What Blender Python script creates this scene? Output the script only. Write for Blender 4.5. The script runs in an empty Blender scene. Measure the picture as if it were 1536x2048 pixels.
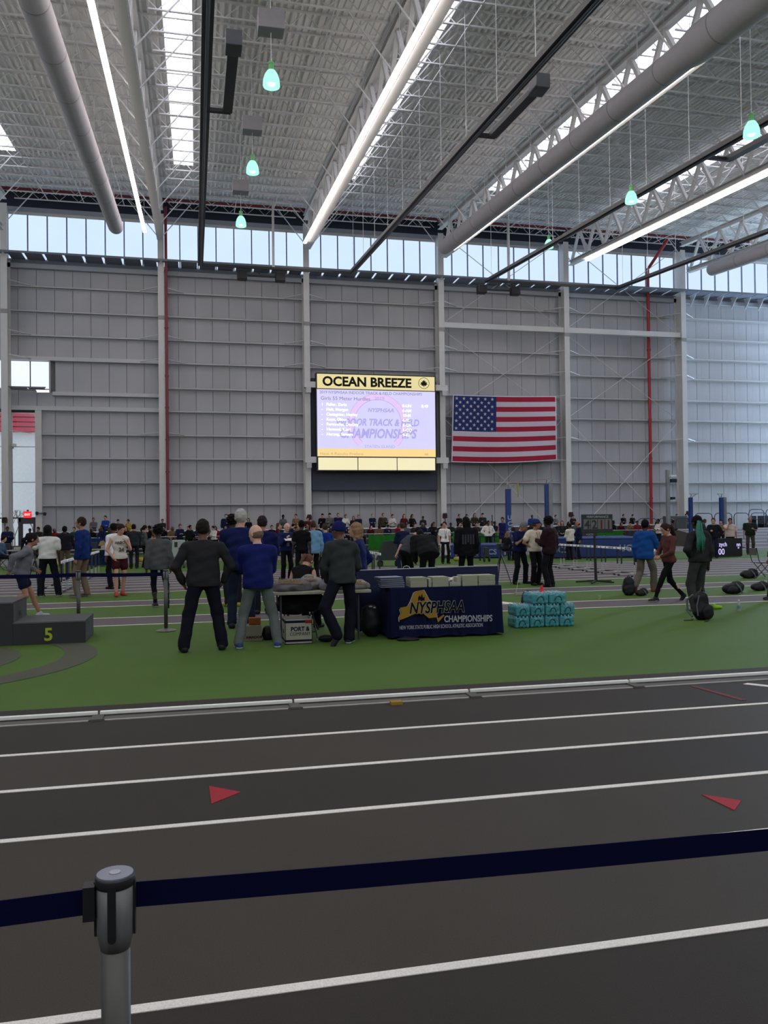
import bpy, bmesh, math, random
import numpy as np
from mathutils import Vector, Matrix
sc = bpy.context.scene
COL = sc.collection
random.seed(7)
PI = math.pi
# ------------------------------------------------------------------ camera (fitted to the photograph)
F, CX, CY, HC = 1650.0, 768.0, 1024.0, 1.75
R = np.array([[0.9749119570887318, -0.008492734139462126, 0.22242875127162712],
              [-0.22230192983841884, 0.013746471413499751, 0.974880960176058],
              [-0.011337015283294692, -0.9998694454730149, 0.011513648159992293]])
cam_d = bpy.data.cameras.new('camera'); cam = bpy.data.objects.new('camera', cam_d); COL.objects.link(cam)
cam_d.sensor_fit = 'HORIZONTAL'; cam_d.sensor_width = 36.0; cam_d.lens = F / 1536 * 36.0
cam_d.clip_start = 0.05; cam_d.clip_end = 500
m4 = Matrix.Identity(4)
for r in range(3):
    m4[r][0] = R[r][0]; m4[r][1] = -R[r][1]; m4[r][2] = -R[r][2]
m4[0][3], m4[1][3], m4[2][3] = 0, 0, HC
cam.matrix_world = m4
sc.camera = cam
sc.view_settings.view_transform = 'Standard'; sc.view_settings.look = 'None'
sc.view_settings.exposure = 0.0; sc.view_settings.gamma = 1.0; sc.view_settings.use_curve_mapping = False
# ------------------------------------------------------------------ sky and daylight
W = bpy.data.worlds.new('sky'); sc.world = W; W.use_nodes = True
bg = W.node_tree.nodes['Background']; bg.inputs[0].default_value = (0.86, 0.93, 1.0, 1); bg.inputs[1].default_value = 3.0
LAMP_E = 17.0      # linear pendant lamps
CLER_E = 1.05       # clerestory translucent glazing lit by the sky
SKYL_E = 5.2       # roof lights
SIDE_E = 30.0       # glazing of the end wall beside the right bay
def area(name, loc, rot, sx, sy, power, color=(1, 1, 1)):
    d = bpy.data.lights.new(name, 'AREA'); d.shape = 'RECTANGLE'; d.size = sx; d.size_y = sy; d.energy = power; d.color = color
    o = bpy.data.objects.new(name, d); COL.objects.link(o); o.location = loc; o.rotation_euler = rot; return o

def ray(px, py): return R @ np.array([px - CX, py - CY, F])
def G(px, py, z=0.0):
    d = ray(px, py); t = (z - HC) / d[2]; return (d[0] * t, d[1] * t)
def onY(px, py, Y):
    d = ray(px, py); t = Y / d[1]; return Vector((d[0] * t, Y, HC + d[2] * t))
def dk(px, py, z0, T=0.09):      # point on the sloping plane z = z0 + T*(Y-50)
    d = ray(px, py); t = (z0 - T * 50 - HC) / (d[2] - T * d[1]); return Vector((d[0] * t, d[1] * t, HC + d[2] * t))

# ------------------------------------------------------------------ materials
def lin(c):
    return tuple((x / 12.92 if x <= 0.04045 else ((x + 0.055) / 1.055) ** 2.4) for x in c)
MC = {}
def mat(name, col, rough=0.7, metal=0.0, var=0.10, scale=6.0, bump=0.0, emit=0.0, alpha=1.0, trans=0.0, stretch=None, srgb=True, spec=None):
    if name in MC: return MC[name]
    c = lin(col) if srgb else col
    m = bpy.data.materials.new(name); m.use_nodes = True; nt = m.node_tree; N = nt.nodes; L = nt.links
    b = N['Principled BSDF']; b.inputs['Roughness'].default_value = rough; b.inputs['Metallic'].default_value = metal
    b.inputs['Base Color'].default_value = (*c, 1)
    b.inputs['Specular IOR Level'].default_value = spec if spec is not None else (.12 if rough >= .75 else (.3 if rough > .5 else .5))
    tc = N.new('ShaderNodeTexCoord'); nz = N.new('ShaderNodeTexNoise'); nz.inputs['Scale'].default_value = scale; nz.inputs['Detail'].default_value = 3
    src = tc.outputs['Object']
    if stretch:
        mp = N.new('ShaderNodeMapping'); mp.inputs['Scale'].default_value = stretch; L.new(src, mp.inputs[0]); src = mp.outputs[0]
    L.new(src, nz.inputs['Vector'])
    mx = N.new('ShaderNodeMix'); mx.data_type = 'RGBA'
    mx.inputs['A'].default_value = (*[x * (1 - var) for x in c], 1); mx.inputs['B'].default_value = (*[min(1, x * (1 + var)) for x in c], 1)
    L.new(nz.outputs['Fac'], mx.inputs['Factor'])
    if emit > 0:
        b.inputs['Base Color'].default_value = (0, 0, 0, 1)
        L.new(mx.outputs['Result'], b.inputs['Emission Color']); b.inputs['Emission Strength'].default_value = emit
    else: L.new(mx.outputs['Result'], b.inputs['Base Color'])
    if bump > 0:
        bp = N.new('ShaderNodeBump'); bp.inputs['Strength'].default_value = bump; bp.inputs['Distance'].default_value = 0.02
        L.new(nz.outputs['Fac'], bp.inputs['Height']); L.new(bp.outputs['Normal'], b.inputs['Normal'])
    if alpha < 1: b.inputs['Alpha'].default_value = alpha
    if trans > 0: b.inputs['Transmission Weight'].default_value = trans
    MC[name] = m; return m
M = {}
M['steel'] = mat('painted steel', (.80, .79, .78), .55, var=.05, scale=1.5)
M['deck'] = mat('galvanised deck', (.88, .875, .865), .5, var=.10, scale=.6)
M['joist'] = mat('white joist paint', (.82, .81, .81), .5, var=.05)
M['panel'] = mat('white metal liner panel', (.66, .655, .67), .5, var=.05, scale=.7, stretch=(1, 1, .3))
M['girt'] = mat('girt paint', (.74, .735, .74), .5, var=.05)
M['black'] = mat('black metal', (.10, .10, .11), .5)
M['darkgrey'] = mat('dark grey metal', (.22, .23, .26), .5)
M['shelf'] = mat('dark grey light shelf', (.43, .45, .50), .5, var=.06)
M['alu'] = mat('brushed aluminium', (.72, .72, .72), .35, .6)
M['white'] = mat('white paint', (.86, .85, .84), .6)
M['red'] = mat('red sprinkler paint', (.48, .13, .16), .5)
M['duct'] = mat('grey fabric duct', (.69, .67, .68), .85, var=.06, scale=2, bump=.1)
M['navy'] = mat('navy cloth', (.05, .07, .19), .85, var=.2, scale=3)
M['navytape'] = mat('navy webbing', (.02, .022, .18), .8, var=.1, scale=30)
def glow(name, col, e, srgb=False):
    m = bpy.data.materials.new(name); m.use_nodes = True; N = m.node_tree.nodes; L = m.node_tree.links
    for n in list(N): N.remove(n)
    o = N.new('ShaderNodeOutputMaterial'); em = N.new('ShaderNodeEmission'); nz = N.new('ShaderNodeTexNoise'); nz.inputs['Scale'].default_value = .35
    tc = N.new('ShaderNodeTexCoord'); L.new(tc.outputs['Object'], nz.inputs['Vector'])
    c = lin(col) if srgb else col
    mx = N.new('ShaderNodeMix'); mx.data_type = 'RGBA'
    mx.inputs['A'].default_value = (*[x * .95 for x in c], 1); mx.inputs['B'].default_value = (*[x * 1.05 for x in c], 1)
    L.new(nz.outputs['Fac'], mx.inputs['Factor']); L.new(mx.outputs['Result'], em.inputs['Color']); em.inputs['Strength'].default_value = e
    L.new(em.outputs[0], o.inputs[0]); return m
M['cler'] = glow('translucent glazing', (.63, .79, 1.0), CLER_E * 1.03)
M['near'] = glow('near side fill glow', (.90, .95, 1.0), 2.4)  # unseen panes, enlarged and brightened to fill the hall with light
M['skyl'] = glow('roof light glazing', (.84, .86, 1.0), SKYL_E)
M['side'] = glow('end wall glazing', (.55, .76, 1.0), SIDE_E)
M['lamp'] = glow('lamp diffuser', (1.0, .90, .86), LAMP_E)
M['bell'] = glow('green lit acrylic bell', (.42, 1.0, .78), 1.2)
M['bulb'] = glow('bell lamp bulb', (.8, 1.0, .9), 6.0)
def glassmat(name, tint, mixf=.08):
    m = bpy.data.materials.new(name); m.use_nodes = True; N = m.node_tree.nodes; L = m.node_tree.links
    for n in list(N): N.remove(n)
    o = N.new('ShaderNodeOutputMaterial'); t = N.new('ShaderNodeBsdfTransparent'); g = N.new('ShaderNodeBsdfGlossy'); mx = N.new('ShaderNodeMixShader')
    t.inputs[0].default_value = (*tint, 1); g.inputs['Roughness'].default_value = .05
    f = N.new('ShaderNodeFresnel'); L.new(f.outputs[0], mx.inputs[0]); L.new(t.outputs[0], mx.inputs[1]); L.new(g.outputs[0], mx.inputs[2]); L.new(mx.outputs[0], o.inputs[0]); return m
M['glass'] = glassmat('clear glass', (.93, .96, .98))

# ------------------------------------------------------------------ mesh helpers
def tag(o, label=None, cat=None, group=None, kind=None):
    if label: o['label'] = label
    if cat: o['category'] = cat
    if group: o['group'] = group
    if kind: o['kind'] = kind
    return o
def thing(name, label, cat, loc=(0, 0, 0), rz=0.0, group=None):
    o = bpy.data.objects.new(name, None); COL.objects.link(o); o.location = loc; o.rotation_euler = (0, 0, rz); o.empty_display_size = .1
    return tag(o, label, cat, group)
def wpos(o):
    v = Vector((0, 0, 0))
    while o is not None: v += Vector(o.location); o = o.parent
    return v
class MB:
    def __init__(s): s.v = []; s.f = []; s.mi = []
    def poly(s, vs, fs, mi=0):
        n = len(s.v); s.v += [tuple(p) for p in vs]; s.f += [tuple(i + n for i in f) for f in fs]; s.mi += [mi] * len(fs); return s
    def box(s, x0, x1, y0, y1, z0, z1, mi=0):
        return s.poly([(x0, y0, z0), (x1, y0, z0), (x1, y1, z0), (x0, y1, z0), (x0, y0, z1), (x1, y0, z1), (x1, y1, z1), (x0, y1, z1)],
                      [(0, 3, 2, 1), (4, 5, 6, 7), (0, 1, 5, 4), (1, 2, 6, 5), (2, 3, 7, 6), (3, 0, 4, 7)], mi)
    def _fr(s, p, q):
        d = (Vector(q) - Vector(p)).normalized(); up = Vector((0, 0, 1)) if abs(d.z) < .95 else Vector((0, 1, 0))
        a = d.cross(up).normalized(); b = a.cross(d).normalized(); return a, b
    def bar(s, p, q, w, h, mi=0):
        p = Vector(p); q = Vector(q); a, b = s._fr(p, q); vs = []
        for c in (p, q):
            for i, j in ((-1, -1), (1, -1), (1, 1), (-1, 1)): vs.append(c + a * (i * w / 2) + b * (j * h / 2))
        return s.poly(vs, [(0, 1, 2, 3), (7, 6, 5, 4), (0, 4, 5, 1), (1, 5, 6, 2), (2, 6, 7, 3), (3, 7, 4, 0)], mi)
    def tube(s, pts, r, n=8, mi=0, caps=True):
        pts = [Vector(p) for p in pts]; rs = r if isinstance(r, (list, tuple)) else [r] * len(pts); vs = []; a = None
        for i, p in enumerate(pts):
            d = (pts[min(i + 1, len(pts) - 1)] - pts[max(i - 1, 0)]).normalized()
            if a is None: a = s._fr((0, 0, 0), d)[0]
            else: a = (a - d * a.dot(d)).normalized()
            b = d.cross(a)
            for k in range(n):
                t = 2 * PI * k / n; vs.append(p + (a * math.cos(t) + b * math.sin(t)) * rs[i])
        fs = [(i * n + k, i * n + (k + 1) % n, (i + 1) * n + (k + 1) % n, (i + 1) * n + k) for i in range(len(pts) - 1) for k in range(n)]
        if caps: fs += [tuple(range(n))[::-1], tuple((len(pts) - 1) * n + k for k in range(n))]
        return s.poly(vs, fs, mi)
    def lathe(s, prof, c=(0, 0, 0), n=16, mi=0, sx=1, sy=1):
        vs = []; 
        for (r, z) in prof:
            for k in range(n):
                t = 2 * PI * k / n; vs.append((c[0] + r * math.cos(t) * sx, c[1] + r * math.sin(t) * sy, c[2] + z))
        m = len(prof); fs = [(i * n + k, i * n + (k + 1) % n, (i + 1) * n + (k + 1) % n, (i + 1) * n + k) for i in range(m - 1) for k in range(n)]
        fs += [tuple(range(n))[::-1], tuple((m - 1) * n + k for k in range(n))]
        return s.poly(vs, fs, mi)
    def prism(s, pts, axis, a0, a1, mi=0):     # polygon in the two other axes, extruded along axis
        n = len(pts); vs = []
        for a in (a0, a1):
            for (u, w) in pts: vs.append({'x': (a, u, w), 'y': (u, a, w), 'z': (u, w, a)}[axis])
        fs = [tuple(range(n)), tuple(range(n, 2 * n))[::-1]] + [(i, (i + 1) % n + 0, (i + 1) % n + n, i + n) for i in range(n)]
        return s.poly(vs, fs, mi)
    def build(s, name, mats, parent=None, world=True, smooth=False, bev=0.0):
        me = bpy.data.meshes.new(name); o = bpy.data.objects.new(name, me)
        off = wpos(parent) if (parent is not None and world) else Vector((0, 0, 0))
        me.from_pydata([(v[0] - off.x, v[1] - off.y, v[2] - off.z) for v in s.v], [], s.f)
        if not isinstance(mats, (list, tuple)): mats = [mats]
        for m in mats: me.materials.append(m if not isinstance(m, str) else M[m])
        if len(mats) > 1: me.polygons.foreach_set('material_index', s.mi)
        if smooth: me.polygons.foreach_set('use_smooth', [True] * len(me.polygons))
        bm = bmesh.new(); bm.from_mesh(me); bmesh.ops.recalc_face_normals(bm, faces=bm.faces)
        if bev > 0: bmesh.ops.bevel(bm, geom=list(bm.edges), offset=bev, segments=2, affect='EDGES', profile=.5)
        bm.to_mesh(me); bm.free(); me.update()
        COL.objects.link(o); o.parent = parent; return o
def cp(o, parent=None, loc=None, label=None, group=None, rz=None):
    c = o.copy(); COL.objects.link(c); c.parent = parent
    if loc is not None: c.location = loc
    if rz is not None: c.rotation_euler = (0, 0, rz)
    if label: c['label'] = label
    if group: c['group'] = group
    for ch in list(o.children): cp(ch, c)
    return c
def text(name, s, size, loc, rot, m, parent=None, ax='CENTER', ay='CENTER', depth=0.002, bold=0.0, sx=1.0, shear=0.0, world=True):
    cu = bpy.data.curves.new(name, 'FONT'); cu.body = s; cu.size = size; cu.align_x = ax; cu.align_y = ay; cu.extrude = depth; cu.offset = bold; cu.shear = shear
    cu.resolution_u = 3
    t = bpy.data.objects.new(name, cu); COL.objects.link(t)
    dg = bpy.context.evaluated_depsgraph_get(); me = bpy.data.meshes.new_from_object(t.evaluated_get(dg)); COL.objects.unlink(t); bpy.data.objects.remove(t)
    me.transform(Matrix.Diagonal((sx, 1, 1, 1)))
    me.materials.clear(); me.materials.append(m if not isinstance(m, str) else M[m])
    o = bpy.data.objects.new(name, me); COL.objects.link(o)
    o.parent = parent; off = wpos(parent) if parent is not None and world else Vector((0, 0, 0))
    o.location = Vector(loc) - off; o.rotation_euler = rot; return o
FACE = (PI / 2, 0, 0)      # text that faces the camera side (-Y)
# ================================================================== THE HALL
COLX = [-20.29, -11.14, -2.0, 7.14, 16.29, 25.43, 34.58, 43.72, 52.87]
YW, YC = 54.45, 53.25            # far wall plane, inner flange of the columns
TS = 0.09
def DZ(y): return 22.35 + TS * (y - 54.45)     # roof deck height
XL, XR, YN = -20.3, 54.0, -7.0
# ---- floor: base slab, then colour fields as thin coats
fl = MB().box(XL - 1, XR + 1, YN - 1, YW + 1, -.3, -.02).build('floor', mat('concrete slab', (.33, .33, .33)))
tag(fl, kind='structure')
def surf(nm, col, var=.12): return mat(nm, col, .75, var=var, scale=1.3, bump=.05)
def rubber(nm, col):
    m = mat(nm, col, .72, var=.10, scale=.9, spec=.15)
    nt = m.node_tree; N = nt.nodes; L = nt.links; b = N['Principled BSDF']
    nz = N.new('ShaderNodeTexNoise'); nz.inputs['Scale'].default_value = 160; nz.inputs['Detail'].default_value = 2
    tc = N.new('ShaderNodeTexCoord'); L.new(tc.outputs['Object'], nz.inputs['Vector'])
    bp = N.new('ShaderNodeBump'); bp.inputs['Strength'].default_value = .35; bp.inputs['Distance'].default_value = .003
    L.new(nz.outputs['Fac'], bp.inputs['Height']); L.new(bp.outputs['Normal'], b.inputs['Normal'])
    mx0 = [n for n in N if n.type == 'MIX'][0]
    m2 = N.new('ShaderNodeMix'); m2.data_type = 'RGBA'; m2.blend_type = 'MULTIPLY'; m2.inputs['Factor'].default_value = .35
    rp = N.new('ShaderNodeMapRange'); rp.inputs['From Min'].default_value = .3; rp.inputs['From Max'].default_value = .6; rp.inputs['To Min'].default_value = .5; rp.inputs['To Max'].default_value = 1.1
    L.new(nz.outputs['Fac'], rp.inputs[0]); L.new(mx0.outputs['Result'], m2.inputs['A']); L.new(rp.outputs[0], m2.inputs['B']); L.new(m2.outputs['Result'], b.inputs['Base Color'])
    return m
M['trkA'] = rubber('dark grey track rubber', (.218, .197, .178))
M['trkB'] = rubber('mid grey track rubber', (.262, .241, .214))
M['green'] = rubber('green infield rubber', (.295, .40, .16))
M['run'] = rubber('grey runway rubber', (.385, .355, .36))
M['lane'] = rubber('lane line paint', (.90, .87, .83))
def coat(name, y0, y1, m, x0=XL, x1=XR, z=-.02, top=0.0):
    o = MB().box(x0, x1, y0, y1, z, top).build(name, m, fl); return o
LY = [7.70, 6.786, 5.87, 4.955, 4.04, 3.125, 2.21, 1.295]        # near straight lane lines
seq = ['trkA', 'trkB', 'trkA', 'trkB', 'trkB', 'trkA', 'trkB', 'trkA']
for i in range(len(LY)):
    lo = LY[i + 1] if i + 1 < len(LY) else YN
    coat('track_lane', lo, LY[i], seq[i])
coat('track_verge', 7.70, 8.42, 'trkA')
for a, b, m in ((8.42, 15.0, 'green'), (15.0, 16.25, 'run'), (16.25, 18.5, 'green'), (18.5, 19.72, 'run'), (19.72, 22.18, 'green'),
                (22.18, 30.72, 'run'), (30.72, 38.6, 'green'), (38.6, 46.2, 'run'), (46.2, YW, 'green')):
    coat({'green': 'infield_surface', 'run': 'runway_surface'}[m], a, b, m)
def line(y, w=.05, x0=XL, x1=XR, m='lane', nm='lane_line', z=.0035):
    return coat(nm, y - w / 2, y + w / 2, m, x0, x1, .0, z)
for y in LY[1:]: line(y, .052)
for y in (15.0, 16.25, 18.5, 19.72, 22.18): line(y, .05)
for k in range(1, 9): line(22.18 + 1.0675 * k, .05)
for k in range(0, 7): line(39.6 + .95 * k, .05, x1=30)
# painted marks
M['redpaint'] = rubber('red paint', (.62, .18, .21)); M['redfaint'] = rubber('worn red paint', (.42, .20, .19))
def flat(name, pts, m, z=.004):
    vs = [(p[0], p[1], z) for p in pts] + [(p[0], p[1], 0) for p in pts]; n = len(pts)
    fs = [tuple(range(n)), tuple(range(n, 2 * n))[::-1]] + [(i, (i + 1) % n, (i + 1) % n + n, i + n) for i in range(n)]
    return MB().poly(vs, fs).build(name, m, fl)
flat('red_triangle', [(0.07, 5.64), (0.08, 5.28), (0.27, 5.46)], 'redpaint')
flat('red_triangle', [(3.10, 4.66), (3.27, 4.50), (3.12, 4.36)], 'redpaint')
flat('red_mark', [(5.00, 7.69), (5.06, 7.69), (5.13, 6.95), (5.06, 6.95)], 'redfaint')
flat('red_mark', [(5.30, 6.75), (5.55, 6.75), (5.50, 6.45), (5.42, 6.45)], 'redfaint')
flat('white_mark', [(5.58, 7.62), (5.66, 7.66), (6.35, 6.80), (6.28, 6.78)], 'lane')
flat('white_mark', [(5.55, 18.2), (5.75, 18.35), (6.55, 16.3), (6.35, 16.25)], 'lane', .0045)
def ring(name, cx, cy, r0, r1, a0, a1, m, n=40):
    vs = []; 
    for i in range(n + 1):
        t = math.radians(a0 + (a1 - a0) * i / n)
        for r in (r0, r1): vs.append((cx + r * math.cos(t), cy + r * math.sin(t), .004))
    MB().poly(vs, [(2 * i, 2 * i + 1, 2 * i + 3, 2 * i + 2) for i in range(n)]).build(name, m, fl)
M['runarc'] = rubber('worn grey paint', (.32, .32, .27))
ring('painted_arc', -3.84, 11.71, 2.1, 2.52, -70, 60, 'runarc'); ring('painted_arc', -3.84, 11.71, 1.25, 1.55, -80, 50, 'runarc')
# ---- raised bank of the far turn on the right (rubber surface on a ramp)
bank = MB().prism([(41.0, 0.0), (48.6, 1.05), (48.6, -.02), (41.0, -.02)], 'x', 30.5, XR - .1).build('floor', 'run'); tag(bank, kind='structure')
for k in range(0, 7):
    y = 41.2 + k * 1.18; z = (y - 41) / 7.6 * 1.05
    MB().poly([(30.5, y, z + .006), (XR - .1, y, z + .006), (XR - .1, y + .07, z + .015), (30.5, y + .07, z + .015)], [(0, 1, 2, 3)]).build('lane_line', 'lane', bank)
# ---- far wall: vertical liner panels behind girts
wall = MB().box(XL, XR, YW + .12, YW + .3, 0, 17.9).build('wall_far', mat('wall core', (.4, .4, .4))); 
# cut-out for glazed bay: build the core in pieces instead
bpy.data.objects.remove(wall)
core = MB()
GX0, GX1, GX2 = -20.3, -9.60, -8.77          # tall glazing X range (to col 1 and beyond), small window range
core.box(GX2, XR, YW + .10, YW + .3, -.02, 18.1).box(GX1, GX2, YW + .10, YW + .3, -.02, 10.0).box(XL, GX2, YW + .10, YW + .3, 11.97, 18.1).box(XL, GX1, YW + .10, YW + .3, 8.80, 10.15)
core.box(XL, XR, YW + .1, YW + .3, 21.1, 22.6)
wall = core.build('wall_far', mat('wall core', (.35, .35, .36))); tag(wall, kind='structure')
PW = 1.067
x = GX1 + .08; k = 0
while x < XR:
    x1 = min(x + PW, XR); z1 = 10.0 if x < GX2 - .3 else 17.75
    mb = MB()
    def pan(mb, xa, xb, za, zb):
        mb.box(xa + .012, xb - .012, YW, YW + .1, za, zb)
        mb.box((xa + xb) / 2 - .1, (xa + xb) / 2 + .1, YW - .003, YW, za, zb)
    pan(mb, x, x1, 0, z1); mb.build('wall_panel', 'panel', wall)
    if x < GX2 - .3:
        mb = MB(); pan(mb, x, x1, 11.99, 17.75); mb.build('wall_panel', 'panel', wall)
    x = x1
x = GX1 + .08
while x > XL + .1:
    x0 = max(x - PW, XL)
    mb = MB(); pan(mb, x0, x, 11.99, 17.75); mb.build('wall_panel', 'panel', wall)
    mb = MB(); pan(mb, x0, x, 8.95, 10.1); mb.build('wall_panel', 'panel', wall)
    x = x0
# girts (horizontal flanged rails), one per bay and height
GZ = [3.03, 4.43, 5.95, 7.44, 8.97, 10.45, 12.05, 13.53, 15.03, 16.55]
girts = {}
def girt(xa, xb, z, h=.07, d=.26):
    key = (round(xb - xa, 3), h, d)
    if key not in girts:
        w = xb - xa
        o = MB().box(0, w, -d, 0, -.03, .0).box(0, w, -d, -d + .02, -.03 - h, 0).box(0, w, -.02, 0, -.16, 0).build('girt', 'girt', wall)
        girts[key] = o
    else: o = girts[key].copy(); COL.objects.link(o)
    o.parent = wall; o.location = (xa, YW - .013, z)
for b in range(1, 8):
    xa, xb = COLX[b] + .16, COLX[b + 1] - .16
    for z in GZ:
        if b == 1:
            if z < 9: girt(-9.2, xb, z)
            elif z == 10.45: continue
            elif z == 12.05: continue
            else: girt(xa, xb, z)
        elif b in (4, 5) and z == 15.03: continue
        else: girt(xa, xb, z)
    if b in (4, 5): MB().box(xa, xb, YC + .1, YC + .4, 14.85, 15.20).build('trim_1', 'steel', wall)
for nm, zz, hh, x0 in (('trim_2', 12.05, .24, COLX[1]), ('trim_2', 9.90, .22, GX2), ('trim_2', 8.98, .26, COLX[1])):
    MB().box(x0 + .2, COLX[2] - .16, YW - .30, YW - .02, zz - hh / 2, zz + hh / 2).build(nm, 'girt', wall)
MB().box(GX2 - .02, GX2 + .06, YW - .2, YW, 10.0, 11.95).build('trim_3', 'girt', wall)
MB().box(-9.60, -9.22, YW - .28, YW, 0, 8.85).build('trim_3', 'steel', wall)
MB().box(XL, XR, YW - .30, YW + .1, 17.60, 17.88).build('trim_4', mat('grey fascia', (.66, .67, .70)), wall)
MB().box(XL, XR, YW - .24, YW + .1, 17.88, 18.10).build('trim_4', 'shelf', wall)
# ---- clerestory: 8 panes per bay with mullions, header and sill
MB().box(XL, XR, YW - .06, YW + .1, 18.02, 18.18).build('trim_5', 'steel', wall)
MB().box(XL, XR, YW - .05, YW + .1, 21.02, 21.14).build('trim_5', 'steel', wall)
MB().box(XL, XR, YW - .03, YW + .1, 21.14, 21.45).build('trim_6', mat('header strip', (.62, .64, .68)), wall)
MB().box(XL, XR, YW + .0, YW + .1, 21.45, 22.6).build('trim_7', mat('dark fascia', (.17, .19, .24)), wall)
PB = 9.144 / 8
n_win = 0
for b in range(8):
    n_win += 1
    wroot = tag(MB().box(COLX[b], COLX[b + 1], YW - .0, YW + .09, 18.18, 18.24).box(COLX[b], COLX[b + 1], YW, YW + .09, 20.97, 21.02).build('window_%d' % n_win, 'steel'), kind='structure')
    for k in range(8):
        xa = COLX[b] + k * PB
        MB().box(xa + .035, xa + PB - .035, YW + .03, YW + .06, 18.24, 20.97).build('pane', 'cler', wroot)
        MB().box(xa - .035, xa + .035, YW - .06, YW + .09, 18.24, 20.97).build('mullion', mat('mullion', (.50, .55, .64)), wroot)
# small window and the tall glazing of the left bay
n_win += 1
w = tag(MB().box(-20.2, GX2, YW, YW + .1, 10.15, 10.22).box(-20.2, GX2, YW, YW + .1, 11.90, 11.97).build('window_%d' % n_win, 'steel'), kind='structure')
for k in range(9):
    xa = GX2 - (k + 1) * 1.13
    MB().box(xa + .03, xa + 1.10, YW + .03, YW + .05, 10.22, 11.90).build('pane', glow('small window glazing', (.80, .92, 1.0), 1.15) if k == 0 and 'sw' not in M else M['sw'], w)
    if k == 0: M['sw'] = w.children[-1].data.materials[0]
    MB().box(xa - .03, xa + .03, YW - .02, YW + .1, 10.22, 11.90).build('mullion', 'darkgrey', w)
n_win += 1
w = tag(MB().box(-20.2, GX1, YW + .02, YW + .1, 8.72, 8.80).box(-20.2, GX1, YW + .02, YW + .1, 2.18, 2.26).build('window_%d' % n_win, 'darkgrey'), kind='structure')
for z0, z1 in ((2.26, 4.43), (4.43, 6.62), (6.62, 8.72)):
    MB().box(-20.2, GX1, YW + .02, YW + .1, z1 - .04, z1 + .02).build('transom', 'alu', w)
    for xa, xb in ((-10.98, GX1), (-12.35, -10.98), (-13.72, -12.35), (-15.1, -13.72), (-16.5, -15.1), (-20.2, -16.5)):
        MB().box(xa + .02, xb - .02, YW + .05, YW + .06, z0, z1 - .04).build('pane', 'glass', w)
for xa in (-10.98, -12.35, -13.72, -15.1, -16.5): MB().box(xa - .03, xa + .03, YW + .0, YW + .1, 0, 8.72).build('mullion', 'alu', w)
dr = tag(MB().box(-10.65, -10.50, YW, YW + .1, 0, 2.2).box(-9.68, -9.55, YW, YW + .1, 0, 2.2).box(-10.65, -9.55, YW, YW + .1, 1.98, 2.2).build('door_1', 'darkgrey'), kind='structure')
MB().box(-10.50, -10.38, YW + .02, YW + .07, 0, 1.98).box(-9.80, -9.68, YW + .02, YW + .07, 0, 1.98).box(-10.38, -9.80, YW + .02, YW + .07, 1.85, 1.98).box(-10.38, -9.80, YW + .02, YW + .07, 0, .3).build('door_leaf', 'darkgrey', dr)
MB().box(-10.38, -9.80, YW + .04, YW + .05, .3, 1.85).build('pane', 'glass', dr)
MB().box(-10.95, -10.65, YW + .04, YW + .05, .05, 2.18).build('pane', 'glass', w)
# ---- outside the door: ground, a building with a red slatted fascia, bare trees
og = tag(MB().box(-45, 20, YW + .4, 110, -.25, -.05).build('ground', mat('pale paving', (.80, .80, .80))), kind='structure')
ob = thing('pale_building', 'pale building with a red slatted fascia seen through the tall glazing', 'building', (-12, 62, -.05))
MB().box(-20, -5, 62, 66, -.05, 8.3).build('wall', mat('pale render', (.93, .93, .93)), ob)
for k in range(6): MB().box(-20.2, -4.8, 61.75, 61.95, 8.35 + k * .34, 8.62 + k * .34).build('slat', mat('red fascia', (.80, .30, .36)), ob)
MB().box(-20.1, -4.9, 61.96, 66, 8.3, 10.35).build('fascia', mat('red fascia', (.80, .30, .36)), ob)
for tx in (-10.4, -11.6):
    t = thing('bare_tree', 'bare winter tree outside the glazed door' if tx == -10.4 else 'second bare winter tree outside, further from the door', 'tree', (tx, 58.2, -.05))
    mb = MB(); rt = random.Random(int(-tx * 10))
    def br(p, d, l, r, n):
        q = p + d * l; mb.tube([p, q], [r, r * .7], 5)
        if n:
            for _ in range(3): br(q, (d + Vector((rt.uniform(-.7, .7), rt.uniform(-.7, .7), rt.uniform(-.1, .5)))).normalized(), l * .68, r * .62, n - 1)
    br(Vector((tx, 58.2, -.05)), Vector((0, 0, 1)), 1.1, .06, 4); mb.build('branches', mat('bark', (.55, .5, .48)), t)
# ---- light shelf under the clerestory: one thing, panels with slits between
ls = tag(MB().box(XL, XR, 52.78, 52.84, 18.10, 18.22).build('light_shelf', 'shelf'), 'dark grey light shelf of slotted panels under the high windows', 'light shelf')
for b in range(8):
    for k in range(8):
        xa = COLX[b] + k * PB + .08; xb = xa + PB - .16
        y1 = YW - .26
        if k == 0: MB().box(xa, xb, 52.86, 53.15, 18.10, 18.16).box(xa + .2, xb, 53.16, y1, 18.10, 18.16).build('shelf_panel', 'shelf', ls)
        elif k == 7: MB().box(xa, xb, 52.86, 53.15, 18.10, 18.16).box(xa, xb - .2, 53.16, y1, 18.10, 18.16).build('shelf_panel', 'shelf', ls)
        else: MB().box(xa, xb, 52.86, y1, 18.10, 18.16).build('shelf_panel', 'shelf', ls)
        if b >= 6: MB().prism([(YW - .28, 18.09), (YW - 1.0, 18.09), (YW - .28, 17.3)], 'x', xa - .06, xa - .02).build('bracket', 'girt', ls)
ls2 = tag(MB().box(-11.0, GX2 - .1, 53.55, 53.6, 10.12, 10.2).build('light_shelf', 'shelf'), 'small dark light shelf under the upper window above the exit door', 'light shelf')
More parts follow.
